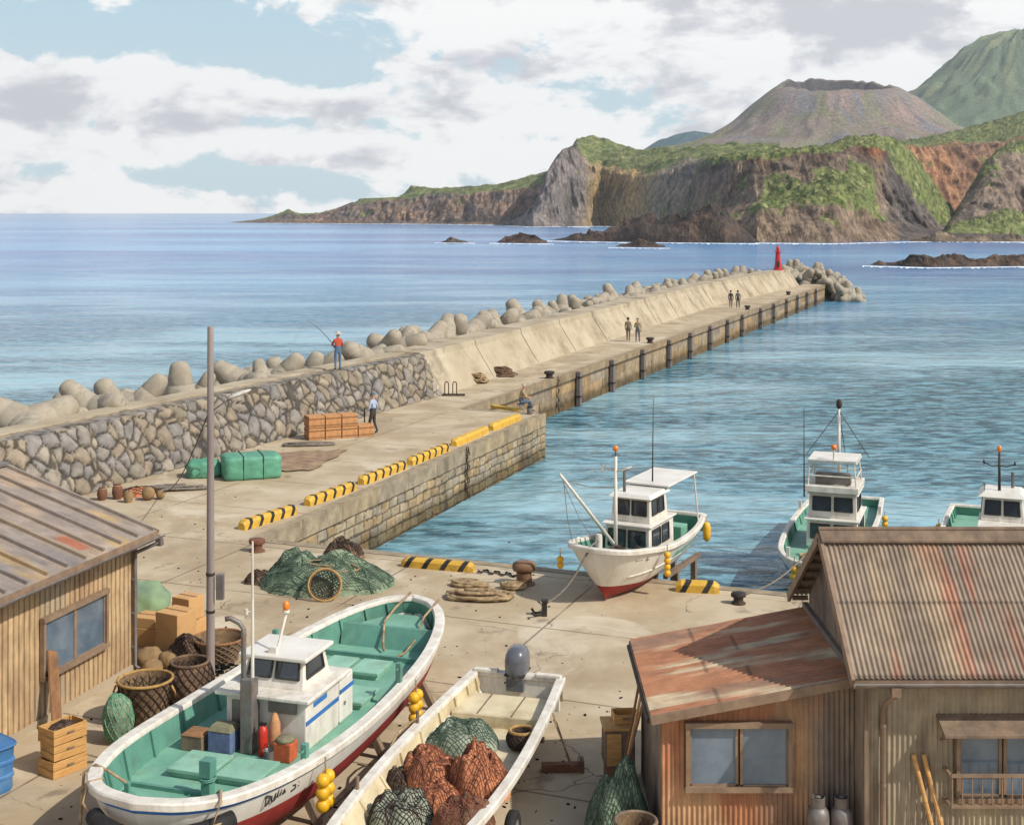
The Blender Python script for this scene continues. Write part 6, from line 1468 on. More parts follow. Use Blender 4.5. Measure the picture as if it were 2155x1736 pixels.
MB().box((.3, 0, .03), (1.3, .5, .06)).build('base', M['darksteel'], t, world=False)
ropeheap('rope_pile', 'tan coiled net rope against the breakwater wall, left one of two', 'rope pile', G(1002, 806), .72, .5, .6, 12, .05, M['rope'], 21)
ropeheap('rope_pile', 'darker coiled rope against the breakwater wall, right one of two', 'rope pile', G(1055, 792), .9, .5, .55, 13, .05, M['netb'], 22)
# ------------------------------------------------------------------ things by the stone wall
t = thing('tarpaulin_bundle', 'big green tarpaulin wrapped block on the pier right of the utility pole', 'tarpaulin bundle', G(512, 1010) + Vector((.15, .6, 0)), .35)
s = MB()
def tb(i, j, k): return 1
def bx(d):
    k = (abs(d.x) ** 11 + abs(d.y) ** 11 + abs(d.z) ** 11) ** (-1 / 11); return k * (1 + .035 * FB(d.x * 3, d.y * 3, d.z * 3))
s.ell((0, 0, .40), (1.02, .66, .43), 48, 26, fn=bx); 
for p in s.v: p.z = max(p.z, 0.0)
s.build('cover', M['tarp'], t, smooth=True, world=False)
for x_ in (-.35, .35): MB().tube([(x_, -.66, 0), (x_, -.68, .78), (x_, -.60, .85), (x_, .60, .85), (x_, .68, .78), (x_, .69, 0)], .014, 5).build('tie_rope', M['darksteel'], t, world=False)
t = thing('tarpaulin_bundle', 'smaller crumpled green tarpaulin bundle left of the big wrapped block', 'tarpaulin bundle', G(415, 1008) + Vector((.1, .5, 0)), .3)
s = MB(); s.ell((0, 0, .26), (.62, .46, .36), 36, 20, fn=lambda d: (abs(d.x) ** 3.5 + abs(d.y) ** 3.5 + abs(d.z) ** 3.5) ** (-1 / 3.5) * (1 + .13 * FB(d.x * 2.5 + 4, d.y * 2.5, d.z * 2.5)))
for p in s.v: p.z = max(p.z, 0.0)
s.build('cover', M['tarp'], t, smooth=True, world=False)
MB().tube([(-.3 + .16 * math.cos(a), -.43, .25 + .14 * math.sin(a)) for a in [i * .4 for i in range(16)]], .02, 5, closed=True).build('tie_rope', M['nets'], t, world=False)
s = MB(); s.grid(lambda a, b: (lambda u, v: Vector((u, v, .05 + .07 * FB(u * 1.1, v * 1.1, 4) * min(1, 6 * min(a, 1 - a, b, 1 - b)))) )(G(580 + 110 * a, 1)[0] * 0 + interp([(0, -9.9), (1, -7.3)], a) + .7 * b + .35 * N(b * 4, a * 3, 1), 48.4 + 4.2 * b + .8 * a + .5 * N(a * 5, b * 2, 7)), 30, 30)
tag(s.build('net_mat', mat('pale_brown_net', (160, 134, 106), (118, 96, 76), rough=.95, scale=2.5, bump=.9, bscale=22), smooth=True), 'flat brown net spread on the pier right of the green tarpaulins', 'net')
ropeheap('rope_tangle', 'loose rope tangle at the back of the flat brown net near the stone wall', 'rope', G(640, 938), 1.3, .45, .12, 6, .035, M['ropeg'], 33, rz=.3)
# debris by the wall behind the left shed
ropeheap('rope_tangle', 'long brown rope tangle trailing along the foot of the stone wall', 'rope', G(345, 1036) + Vector((0, .3, 0)), 1.6, .4, .16, 8, .04, M['ropeg'], 35, rz=.3)
r = random.Random(5)
for i, (px, py, h_, rr, lab) in enumerate(((215, 1052, .42, .17, 'leftmost brown jar among the gear behind the left shed roof'), (247, 1050, .50, .18, 'taller brown jar beside the leftmost in the gear behind the shed roof'), (270, 1057, .36, .16, 'short round pot in front of the brown jars by the stone wall'), (312, 1052, .30, .22, 'tan round buoy lying right of the brown jars'), (338, 1050, .22, .15, 'small tan ball float at the right end of the wall foot gear'))):
    p = G(px, py)
    if i < 3:
        t = thing('octopus_pot', lab, 'pot', p, 0, 'pots at the foot of the stone wall')
        MB().lathe((0, 0, 0), [(rr * .7, 0), (rr, h_ * .4), (rr * .9, h_ * .8), (rr * .6, h_ * .9), (rr * .72, h_)], 14).build('pot_body', M['rusty'] if i != 2 else M['sack'], t, smooth=True, world=False, auto=50)
        MB().tube([(rr * .66 * math.cos(a), rr * .66 * math.sin(a), h_ * .9) for a in [k * PI / 6 for k in range(12)]], .02, 5, closed=True).build('neck_rope', M['rope'], t, world=False)
    else:
        tag(MB().ell(p + Vector((0, 0, rr)), (rr, rr, rr), 14, 10).build('buoy', M['sack'], smooth=True), lab, 'buoy')
t = heap('net_bundle', 'orange brown strip of net among the jars at the stone wall foot', 'net bundle', G(295, 1042), .75, .3, .28, M['neto'], M['netbs'], 44, 12, .012, rz=.4)
# stacked orange crates beside the stone wall
def crate(label, loc, rz, d, m, group=None, slats=2, fill=None, handle=True):
    t = thing('crate', label, 'crate', loc, rz, group); w_, l_, h_ = d; th = .018
    s = MB()
    for k in range(slats):
        z_ = h_ * (k + .5) / slats; hh = h_ / slats - .012
        for sg in (-1, 1): s.box((0, sg * (l_ / 2 - th / 2), z_), (w_, th, hh)); s.box((sg * (w_ / 2 - th / 2), 0, z_), (th, l_ - 2 * th, hh))
    s.box((0, 0, .012), (w_ - .03, l_ - .03, .02))
    s.build('slats', m, t, world=False)
    for sx_ in (-1, 1):
        for sy_ in (-1, 1): MB().box((sx_ * (w_ / 2 - .035), sy_ * (l_ / 2 - .035), h_ / 2), (.03, .03, h_ - .01)).build('corner_post', m, t, world=False)
    if handle: MB().box((0, -l_ / 2 - .004, h_ * .6), (.14, .012, .035)).build('hand_hold', M['wood3'], t, world=False)
    return t
org = flat('orange_crate', (196, 142, 94))
cl = G(697, 925); u_ = wall_at(56)[2]; az_ = math.atan2(u_.y, u_.x) - .72
base_ = G(640, 928) + Vector((.35, .55, 0)); ax = Vector((math.cos(.42), math.sin(.42), 0)) 
nm = ['nearest', 'second', 'third', 'farthest']
for i in range(4):
    for j in range(2):
        if i == 3 and j == 1: continue
        p = base_ + Vector((ax.x, ax.y, 0)) * (.72 * i) + Vector((0, 0, .5 * j))
        t = thing('packing_case', ('%s orange wooden case in the %s row of the stack before the stone wall' % (nm[i], ['bottom', 'top'][j])), 'case', p, .42, 'orange cases stacked before the stone wall')
        MB().box((0, 0, .245), (.68, .78, .48)).build('case_body', org, t, bevel=.02, world=False)
        for z_ in (.10, .38): MB().box((0, 0, z_), (.70, .80, .05)).build('batten', M['wood2'], t, world=False)
# hand cart
pm = G(785, 912)
t = thing('hand_cart', 'low flat hand cart with an upright frame left of the man in pale blue', 'cart', pm + Vector((-.85, .55, 0)), .15)
MB().box((0, 0, .22), (1.0, .55, .06)).build('bed', M['wood2'], t, bevel=.01, world=False)
MB().tube([(.42, -.24, .22), (.42, -.24, .98), (.42, .24, .98), (.42, .24, .22)], .02, 6).build('handle_frame', M['darksteel'], t, world=False)
for x_ in (-.35, .35):
    for y_ in (-.22, .22):
        q = Vector((0, 0, 1)).rotation_difference(Vector((0, 1, 0))).to_matrix(); MB().lathe((x_, y_, .095), [(.01, -.03), (.09, -.03), (.095, 0), (.09, .03), (.01, .03)], 12, M=q).build('wheel', M['rubber'], t, world=False, smooth=True, auto=40)
# ------------------------------------------------------------------ utility pole
pb_ = G(443, 1420)
t = thing('utility_pole', 'tall bare grey pole standing on the quay between left shed and green boat', 'pole', pb_)
polem = mat('pole_concrete', (146, 134, 128), (120, 108, 104), rough=.8, scale=2, st=(1, 1, .15), bump=.25, dirt=(92, 80, 74), dscale=1.2, damt=.5)
MB().lathe((0, 0, 0), [(.095, -.02), (.09, 0), (.074, 4.2), (.064, 7.14), (.05, 7.17), (.001, 7.175)], 18).build('shaft', polem, t, smooth=True, world=False, auto=50)
for z_ in (1.28, 2.05): MB().lathe((0, 0, z_), [(.088, 0), (.094, .01), (.094, .05), (.088, .06)], 18).build('band', M['darksteel'], t, world=False)
MB().box((.20, 0, 1.82), (.15, .15, .52)).build('meter_box', M['steel'], t, bevel=.01, world=False)
s = MB(); s.tube([(.06, 0, 5.45), (.3, -.02, 5.62), (.44, -.02, 5.70)], .018, 6); la = s.build('lamp_arm', M['steel'], t, world=False)
R_ = Matrix.Rotation(-.38, 3, 'Y')
MB().ell((.60, -.02, 5.78), (.26, .10, .05), 18, 10, M=R_).build('lamp_head', M['whitep'], la, smooth=True, world=False)
ga = G(340, 1036); g_top = pb_ + Vector((-.04, 0, 5.40))
tag(MB().tube([g_top + (ga - g_top) * k + Vector((0, 0, -.45 * math.sin(PI * k))) for k in [i / 14 for i in range(15)]], .014, 5).build('guy_wire', M['darksteel']), 'thin dark wire from the utility pole down to the stone wall foot', 'wire')
s = MB(); r = random.Random(3)
for i in range(46):
    a = r.random() * 6.28; d_ = .12 + .35 * r.random(); s.ell(pb_ + Vector((.25 + d_ * math.cos(a), .25 + d_ * math.sin(a) * .7, .015)), (.03 + .03 * r.random(),) * 3, 6, 4)
tag(s.build('gravel', M['stone']), 'scatter of small stones at the foot of the utility pole', 'gravel', kind='stuff')
# ------------------------------------------------------------------ baskets and boxes by the left shed
def basket(label, p, r0, r1, h, m, twine, rim_m, seed, netted=True, handles=False, bulge=.0, group='baskets beside the left shed', cat='basket'):
    t = thing('net_basket', label, cat, p, 0, group)
    rad = lambda k: r0 + (r1 - r0) * k + bulge * math.sin(PI * k)
    prof = [(.01, .02)] + [(rad(k / 8), h * k / 8) for k in range(9)] + [(rad(1) - .03, h), (rad(.6) - .04, h * .6), (rad(.35) - .05, h * .35), (.01, h * .33)]
    MB().lathe((0, 0, 0), prof, 30, caps=False).build('basket_body', m, t, smooth=True, world=False, auto=60)
    MB().tube([(r1 * math.cos(a), r1 * math.sin(a), h + .01) for a in [k * PI / 16 for k in range(32)]], .030, 8, closed=True).build('rim', rim_m, t, smooth=True, world=False)
    s = MB(); n_ = 18
    for k in range(n_):
        for dr in (1, -1):
            pts = []
            for i in range(11):
                q = i / 10; a = 2 * PI * k / n_ + dr * q * 1.35 + .04 * N(i, k, seed); rr = rad(q) + .012; pts.append((rr * math.cos(a), rr * math.sin(a), h * q))
            s.tube(pts, .010 if netted else .014, 4, caps=False)
            if netted:
                pts = [((rad(1) - .02) * (1 - q * .95) * math.cos(2 * PI * k / n_ + dr * q * 1.2), (rad(1) - .02) * (1 - q * .95) * math.sin(2 * PI * k / n_ + dr * q * 1.2), h - .05 - .35 * h * q ** .6) for q in [i / 6 for i in range(7)]]
                s.tube(pts, .009, 4, caps=False)
    s.build('net_mesh', twine, t, world=False)
    if handles:
        for sg in (1, -1): MB().tube([((r1 + .02) * sg, -.1, h * .9), ((r1 + .07) * sg, -.08, h * .75), ((r1 + .06) * sg, .0, h * .62), ((r1 + .02) * sg, .1, h * .7)], .022, 6).build('handle', rim_m, t, smooth=True, world=False)
    return t
basket('large open net basket with a pale cane rim, nearest the green boat bow', (-6.85, 24.85, 0), .34, .50, .80, M['basket'], M['netbs'], M['cane'], 1, handles=True)
basket('dark closed brown net creel behind the large cane rimmed basket', (-6.30, 26.0, 0), .40, .36, .74, M['netb'], M['netbs'], M['netb'], 2, bulge=.09)
basket('low wide woven basket right behind the utility pole', (-6.22, 28.3, 0), .36, .54, .48, M['basket'], M['wood3'], M['wood2'], 3, netted=False)
heap('net_bundle', 'brown net bundle left of the utility pole beside the cardboard boxes', 'net bundle', (-6.85, 28.1, 0), .48, .42, .55, M['netb'], M['netbs'], 51, 15, .011)
t = thing('net_sack', 'upright green net sack between the leaning plank and the cane rimmed basket', 'net sack', (-7.08, 23.9, 0))
sk_ = lambda d: 1 + .10 * FB(d.x * 2, d.y * 2, d.z * 3 + 7)
s = MB(); s.ell((0, 0, .42), (.27, .25, .45), 30, 20, fn=sk_); s.build('sack_body', M['net'], t, smooth=True, world=False)
s = MB()
for k in range(14):
    for dr in (1, -1):
        pts = []
        for i in range(12):
            th = PI * (i + .5) / 12; a = 2 * PI * k / 14 + dr * th * .8; d = Vector((math.sin(th) * math.cos(a), math.sin(th) * math.sin(a), -math.cos(th))); q = sk_(d) * 1.02
            pts.append((d.x * .27 * q, d.y * .25 * q, .42 + d.z * .45 * q))
        s.tube(pts, .010, 4, caps=False)
s.build('net_mesh', M['netl'], t, world=False)
MB().tube([(.08, -.2, .1), (.2, -.35, .12), (.3, -.3, .04), (.38, -.42, .03), (.5, -.5, .03)], .03, 6).build('cord', M['rope'], t, smooth=True, world=False)
# cardboard boxes
def carton(label, p, rz, d, open_=False):
    t = thing('cardboard_box', label, 'cardboard box', p, rz, 'cardboard boxes behind the left shed')
    MB().box((0, 0, d[2] / 2), d).build('box_body', M['carton'], t, bevel=.012, world=False)
    MB().box((0, 0, d[2] + .002), (d[0] + .002, .06, .004)).build('tape', M['wood2'], t, world=False)
    return t
carton('largest cardboard box at the front of the pile beside the left shed', (-7.22, 28.6, 0), -.5, (.62, .60, .98))
carton('cardboard box set higher at the back right of the carton pile', (-7.28, 29.9, .42), -.5, (.50, .50, .50))
carton('carton under the higher back box in the pile beside the shed', (-7.28, 29.9, 0), -.5, (.6, .55, .415))
carton('flat carton lying left on the pile behind the shed downpipe', (-8.0, 29.4, .42), -.3, (.6, .55, .22))
carton('carton at the base of the pile, half hidden by the shed downpipe', (-7.95, 29.4, 0), -.3, (.7, .6, .415))
for i, (x_, y_, r_, lab) in enumerate(((-7.62, 27.95, .30, 'brown sack slumped in front of the largest carton, right of the downpipe'), (-7.15, 27.9, .26, 'smaller brown sack right of the slumped one before the cartons'), (-7.42, 27.45, .22, 'lowest brown sack on the ground at the shed corner'))):
    s = MB(); s.ell((x_, y_, r_ * .62), (r_, r_ * .9, r_ * .72), 22, 14, fn=lambda d: 1 + .14 * FB(d.x * 2 + i, d.y * 2, d.z * 2))
    for p in s.v: p.z = max(p.z, 0)
    tag(s.build('sack', M['sack'], smooth=True), lab, 'sack', 'sacks at the shed corner')
t = thing('covered_load', 'grey green tarpaulin hump behind the cartons at the left shed', 'covered load', (-8.85, 31.8, 0))
s = MB(); s.ell((0, 0, .22), (.66, .5, .5), 34, 20, fn=lambda d: 1 + .16 * FB(d.x * 2, d.y * 2, d.z * 2)); 
for p in s.v: p.z = max(p.z, 0)
s.build('cover', mat('faded_green_tarp', (130, 152, 112), (98, 116, 100), rough=.8, scale=1.5, bump=.4), t, smooth=True, world=False)
# plank on the shed wall
wp = lambda t, z, off=0: P1 + dL * t + Z * z + nL * off
tag(MB().beam(wp(3.35, .0, .55), wp(2.85, 1.30, .08), .30, .035, up=nL).build('leaning_plank', M['wood2']), 'wide brown plank leaning against the left shed below its window', 'plank')
# three crates
pc = G(108, 1643) + Vector((.05, .42, 0))
cr = [crate('pale wooden fish crate at the bottom of the stack by the left shed', pc, .92, (.66, .44, .28), M['wood'], 'wooden crates stacked by the left shed'),
      crate('pale wooden fish crate in the middle of the stack by the left shed', pc + Vector((.01, .01, .285)), .88, (.62, .42, .26), M['wood'], 'wooden crates stacked by the left shed'),
      crate('top pale wooden fish crate, filled with brown net, by the left shed', pc + Vector((-.01, .02, .55)), .95, (.66, .44, .26), M['wood'], 'wooden crates stacked by the left shed')]
heap('net_bundle', 'brown net stuffed in the top wooden crate by the left shed', 'net bundle', pc + Vector((-.01, .02, .70)), .26, .18, .12, M['netb'], M['netbs'], 61, 10, .007, rz=.95)
t = thing('plastic_tub', 'blue ribbed plastic tub cut by the lower left picture edge', 'tub', (-8.75, 21.9, 0), .9)
s = MB(); se = lambda a, r_: (r_ * math.copysign(abs(math.cos(a)) ** .45, math.cos(a)), r_ * math.copysign(abs(math.sin(a)) ** .45, math.sin(a)))
pr_ = [(.40, 0), (.42, .05), (.42, .22), (.44, .24), (.44, .28), (.42, .30), (.43, .46), (.45, .48), (.45, .52), (.43, .54), (.44, .72), (.46, .76), (.30, .79), (.01, .80)]
vs = [(*se(2 * PI * j / 32, r_), z_) for r_, z_ in pr_ for j in range(32)]
s.add(vs, [(i * 32 + j, i * 32 + (j + 1) % 32, (i + 1) * 32 + (j + 1) % 32, (i + 1) * 32 + j) for i in range(len(pr_) - 1) for j in range(32)]); s.build('tub_body', M['bluebin'], t, smooth=True, world=False, auto=30)
MB().tube([(.46 * math.copysign(abs(math.cos(a)) ** .45, math.cos(a)), .46 * math.copysign(abs(math.sin(a)) ** .45, math.sin(a)), .755) for a in [k * PI / 16 for k in range(32)]], .02, 6, closed=True).build('lid_rim', M['bluebin'], t, smooth=True, world=False)
# ------------------------------------------------------------------ load in the skiff
def sk(px, py, z): return G(px, py, z)
ld_ = 'net heaps in the open skiff'
def ball(label, px, py, r_, h, body, tw, seed, z=.50, lines=16):
    c = G(px, py, z + h * .5); c.z = z
    return heap('net_ball', label, 'net ball', c, r_, r_ * .92, h, body, tw, seed, int(lines * 1.5), .0075, group=ld_, lump=.42, pw=3.0)
ball('pale grey green net heap at the back of the skiff load near its bench', 972, 1550, .62, .42, M['netg'], M['nets'], 71)
ball('orange net ball on the left of the skiff load', 905, 1618, .48, .54, M['neto'], M['netos'], 72, .55)
ball('largest rust orange net ball on the right of the skiff load', 1008, 1628, .49, .64, M['neto'], M['netos'], 73, .55)
ball('small knotted orange bundle topping the largest orange net ball', 1000, 1580, .18, .2, M['neto'], M['netos'], 74, .98, 9)
ball('grey green net heap at lower left of the skiff load', 845, 1702, .50, .46, M['netg'], M['netbs'], 75, .55)
ball('brown net ball at the bottom edge of the skiff load', 975, 1718, .48, .48, M['netb'], M['netos'], 76, .55)
ball('flat orange net between the two bottom net heaps of the skiff', 920, 1675, .40, .34, M['neto'], M['netos'], 77, .52, 12)
ball('dark net filling the left side of the skiff behind the orange ball', 850, 1640, .34, .30, M['netb'], M['netbs'], 79, .52, 12)
ropeheap('rope_coil', 'thin rope coil on the skiff floor before the stern bench', 'rope coil', G(1000, 1508, .60), .40, .18, .05, 5, .014, M['ropeg'], 78)
basket('small brown covered creel against the right side of the skiff', G(1098, 1570, .56), .20, .20, .26, M['netb'], M['netbs'], M['cane'], 5, bulge=.05, group='baskets in the skiff', cat='creel')
# ------------------------------------------------------------------ gear left of the lean-to
def L_(x, y, z=0): return (x, y, z)
t = thing('wooden_locker', 'tan upright wooden locker beside the left wall of the rust red shed', 'locker', (1.78, 22.3, 0), .05)
MB().box((0, 0, .62), (.50, .5, .62)).build('carcass', M['wood3'], t, bevel=.01, world=False)
MB().box((0, 0, .955), (.56, .56, .05)).build('top_board', M['wood'], t, bevel=.008, world=False)
MB().box((-.10, -.26, .62), (.24, .02, .52)).build('door', M['wood'], t, world=False)
MB().box((0, 0, .15), (.44, .44, .30)).build('plinth', M['wood2'], t, world=False)
crate('shallow pale crate lying on top of the tan locker', (1.90, 22.35, .985), .1, (.42, .34, .16), M['wood'], None, 1)
for i, (x0, x1, y_, h_, lab) in enumerate(((1.85, 2.12, 21.2, 1.75, 'front brown board leaning on the left side of the rust red shed'), (1.95, 2.14, 21.5, 1.9, 'middle brown board leaning on the left side of the rust red shed'), (2.0, 2.15, 21.9, 2.0, 'back brown board leaning on the left side of the rust red shed'))):
    tag(MB().beam((x0 - .25, y_ - .1, 0), (x1, y_ + .1, h_), .12, .03, up=(1, 0, 0)).build('leaning_board', M['wood2'] if i != 1 else M['wood']), lab, 'board', 'boards leaning on the rust red shed')
heap('net_pile', 'green net heap piled against the left corner of the rust red shed', 'net pile', (1.62, 20.35, 0), .52, .60, .88, M['net'], M['nets'], 81, 28, .009, lump=.5)
t = basket('grey brown round basket in front of the green heap at the rust red shed', (1.80, 19.35, 0), .26, .30, .66, M['basket'], M['wood3'], M['wood3'], 7, netted=False, group='baskets by the rust red shed')
for i, (x_, lab) in enumerate(((4.42, 'left grey gas cylinder standing before the rust red shed wall'), (4.76, 'right grey gas cylinder standing before the rust red shed wall'))):
    t = thing('gas_cylinder', lab, 'gas cylinder', (x_, 19.22, 0), 0, 'gas cylinders')
    MB().lathe((0, 0, 0), [(.13, 0), (.165, .03), (.165, .78), (.15, .88), (.10, .94), (.04, .96)], 22).build('tank', M['steel'], t, smooth=True, world=False, auto=45)
    MB().lathe((0, 0, .95), [(.10, -.02), (.105, .0), (.105, .13), (.095, .135), (.09, .02), (.03, .02), (.03, .12), (.045, .13), (.01, .15)], 14).build('valve', M['steel'], t, smooth=True, world=False, auto=45)
for i, (x_, lab) in enumerate(((5.72, 'left wooden pole leaning on the grey shed front beside the downpipe'), (5.86, 'right wooden pole leaning on the grey shed front beside the downpipe'))):
    tag(MB().tube([(x_ + .38, 18.55, 0), (x_, 18.96, 1.80)], .032, 9).build('leaning_pole', M['wood']), lab, 'pole', 'poles leaning on the grey shed')
# ------------------------------------------------------------------ people
def person(label, p, rz, J, cloth, hat=None, sc_=1.0, group=None):
    """J: joints in metres, figure facing +y. Grown as one skin with tapering limbs."""
    V = []; E = []; Rr = []; idx = {}
    def add(nm, q, r): idx[nm] = len(V); V.append(q); Rr.append(r)
    def ln(a, b): E.append((idx[a], idx[b]))
    for nm, q, r in J: add(nm, q, r)
    for a, b in (('pelvis', 'belly'), ('belly', 'chest'), ('chest', 'neck'), ('neck', 'jaw'), ('jaw', 'skull'), ('chest', 'shl'), ('shl', 'ell_'), ('ell_', 'wrl'), ('wrl', 'hal'), ('chest', 'shr'), ('shr', 'elr'), ('elr', 'wrr'), ('wrr', 'har'), ('pelvis', 'hil'), ('hil', 'knl'), ('knl', 'anl'), ('anl', 'tol'), ('pelvis', 'hir'), ('hir', 'knr'), ('knr', 'anr'), ('anr', 'tor')): ln(a, b)
    me = bpy.data.meshes.new('tmp'); me.from_pydata(V, E, []); ob = bpy.data.objects.new('tmp', me); COL.objects.link(ob)
    ob.modifiers.new('s', 'SKIN'); 
    for i, r in enumerate(Rr): me.skin_vertices[0].data[i].radius = (r, r)
    me.skin_vertices[0].data[idx['pelvis']].use_root = True
    ob.modifiers.new('u', 'SUBSURF').levels = 1
    dg = bpy.context.evaluated_depsgraph_get(); ev = bpy.data.meshes.new_from_object(ob.evaluated_get(dg))
    s = MB(); vs = [v.co.copy() for v in ev.vertices]; fs = [tuple(q.vertices) for q in ev.polygons]
    bpy.data.objects.remove(ob)
    segs = [('shl', 'ell_', 1), ('ell_', 'wrl', 1), ('wrl', 'hal', 0), ('shr', 'elr', 1), ('elr', 'wrr', 1), ('wrr', 'har', 0), ('belly', 'chest', 1), ('chest', 'neck', 1), ('neck', 'skull', 0), ('pelvis', 'belly', 2), ('hil', 'knl', 2), ('knl', 'anl', 2), ('hir', 'knr', 2), ('knr', 'anr', 2), ('anl', 'tol', 3), ('anr', 'tor', 3)]
    JJ = {nm: (Vector(q), r) for nm, q, r in J}
    ms = []
    for f in fs:
        c = sum((vs[i] for i in f), Vector()) / len(f); best = (9, 0)
        for a, b, k in segs:
            A, B = JJ[a][0], JJ[b][0]; d = B - A; t = max(0, min(1, (c - A).dot(d) / max(d.length_squared, 1e-6))); dd = (A + d * t - c).length
            if dd < best[0]: best = (dd, k)
        ms.append(best[1])
    s.add(vs, fs, ms)
    for w, h_ in (('wrl', 'hal'), ('wrr', 'har')):      # five fingers
        A, B = JJ[w][0], JJ[h_][0]; d = (B - A).normalized(); sd = d.cross(Vector((0, 0, 1)) if abs(d.z) < .8 else Vector((0, 1, 0))).normalized(); up = sd.cross(d)
        for k, (o, l_) in enumerate(((-.027, .062), (-.009, .075), (.009, .07), (.026, .055))):
            s.tube([B + sd * o, B + sd * o + d * l_ * .6 - up * .008, B + sd * o * .9 + d * l_ * .9 - up * .03], [.010, .009, .007], 6, mi=0)
        s.tube([A + (B - A) * .6 - sd * .03, B - sd * .055 - up * .01, B - sd * .05 + d * .03 - up * .02], [.012, .010, .008], 6, mi=0)
    hd = JJ['skull'][0]; fw = Vector((0, 1, 0)); jw = JJ['jaw'][0]; ey = (hd + jw) / 2 + Vector((0, 0, .0))
    s.ell(ey + fw * .098 + Vector((0, 0, -.02)), (.013, .02, .02), 8, 6, 0)
    for sg in (-1, 1): s.ell(ey + Vector((sg * .032, .088, .015)), (.012, .008, .008), 8, 6, 3); s.ell(ey + Vector((sg * .088, .0, -.005)), (.014, .024, .032), 8, 6, 0)
    s.box(ey + Vector((0, .088, -.062)), (.045, .012, .010), mi=4)
    t = thing('person', label, 'person', p, rz, group)
    s.build('body', [M['skin'], cloth[0], cloth[1], cloth[2], flat('lips', (150, 90, 80))], t, smooth=True, world=False)
    if hat:
        h_ = MB(); c = hd + Vector((0, -.01, .015))
        if hat[0] == 'brim': h_.lathe(c, [(.185, .012), (.18, .02), (.108, .03), (.10, .075), (.07, .108), (.01, .118)], 18)
        elif hat[0] == 'cap': h_.lathe(c, [(.104, .0), (.106, .04), (.09, .085), (.05, .112), (.01, .12)], 16); h_.box(c + Vector((0, .13, .015)), (.13, .10, .014))
        else: h_.ell(c + Vector((0, -.012, .015)), (.102, .104, .10), 16, 10)
        h_.build('hat' if hat[0] != 'hair' else 'hair', hat[1], t, smooth=True, world=False, auto=50)
    return t
def stand(hl=(-.235, .03, .80), hr=(.235, .03, .80), el=(-.235, -.03, 1.10), er=(.235, -.03, 1.10), st=.0, lean=0, wl_=None, wr_=None):
    wl_ = wl_ or tuple(a + (b - a) * .84 for a, b in zip(el, hl)); wr_ = wr_ or tuple(a + (b - a) * .84 for a, b in zip(er, hr))
    return [('pelvis', (0, 0, .93), .135), ('belly', (0, lean * .4, 1.08), .125), ('chest', (0, lean, 1.30), .15), ('neck', (0, lean * 1.1, 1.47), .058), ('jaw', (0, lean * 1.2 + .015, 1.55), .070), ('skull', (0, lean * 1.2, 1.655), .092),
            ('shl', (-.18, lean, 1.385), .062), ('ell_', el, .046), ('wrl', wl_, .032), ('hal', hl, .034), ('shr', (.18, lean, 1.385), .062), ('elr', er, .046), ('wrr', wr_, .032), ('har', hr, .034),
            ('hil', (-.095, 0, .86), .098), ('knl', (-.105, .03 + st * .5, .49), .066), ('anl', (-.11, st, .09), .046), ('tol', (-.125, st + .15, .035), .036),
            ('hir', (.095, 0, .86), .098), ('knr', (.105, .03 - st * .2, .49), .066), ('anr', (.11, -st, .09), .046), ('tor', (.125, -st + .15, .035), .036)]
shoe = flat('dark_shoes', (52, 46, 42)); den = flat('blue_jeans', (92, 120, 148)); khaki = flat('khaki_cloth', (134, 122, 96)); greyc = flat('grey_trousers', (104, 100, 100)); dk = flat('dark_cloth', (70, 64, 60)); hairm = flat('dark_hair', (46, 40, 38))
yy, pa_ = wl(711, 1.75); pf = G(711, 779, WZ + .05)
ang = person('angler in a red jacket, blue jeans and pale hat, fishing from the stone wall', pf, .45, stand(hl=(-.10, .36, 1.12), hr=(.02, .34, 1.06), el=(-.25, .12, 1.14), er=(.24, .10, 1.12), lean=-.02), (flat('red_jacket', (190, 82, 58)), den, shoe), ('brim', flat('pale_hat', (198, 188, 164))))
ang.scale = (1.02,) * 3
hp = pf + Matrix.Rotation(.45, 3, 'Z') @ Vector((-.06, .38, 1.12)); tipp = Vector(((644 - CX) / F * pf.y, pf.y + .9, H - (675 - HZ) * (pf.y + .9) / F)); tipp.x = (644 - CX) / F * (pf.y + .9)
mid_ = hp + (tipp - hp) * .5 + Vector((.05, 0, .12))
t = thing('fishing_rod', 'long dark fishing rod held up by the angler in red over the blocks', 'fishing rod', hp)
MB().tube([hp - (mid_ - hp) * .25, hp, hp + (mid_ - hp) * .5 + Vector((0, 0, .02)), mid_, mid_ + (tipp - mid_) * .55 + Vector((0, 0, .06)), tipp], [.022, .02, .015, .012, .009, .006], 7).build('rod', M['darksteel'], t, smooth=True)
MB().tube([tipp, tipp + Vector((-.75, .2, -1.25)), tipp + Vector((-1.6, 3.2, -4.5))], .005, 4).build('line', M['ropeg'], t)
MB().ell(hp + Vector((0, 0, -.06)), (.04, .04, .05), 8, 6).build('reel', M['black'], t, smooth=True)
person('man in a pale blue shirt and dark trousers walking beside the hand cart', pm, 1.15, stand(hl=(-.30, .18, .95), hr=(.26, .02, .84), el=(-.30, .0, 1.12), er=(.30, -.06, 1.10), st=.16), (flat('pale_blue_shirt', (168, 182, 204)), dk, shoe), ('cap', flat('grey_blue_cap', (98, 108, 124))))
p2 = G(1322, 718); person('left walker of the nearer pair, brown top and grey trousers, on the breakwater', p2, -.3, stand(st=.14, hl=(-.22, .16, .86), hr=(.23, -.14, .84)), (khaki, greyc, shoe), ('hair', hairm), 1, 'walkers on the breakwater')
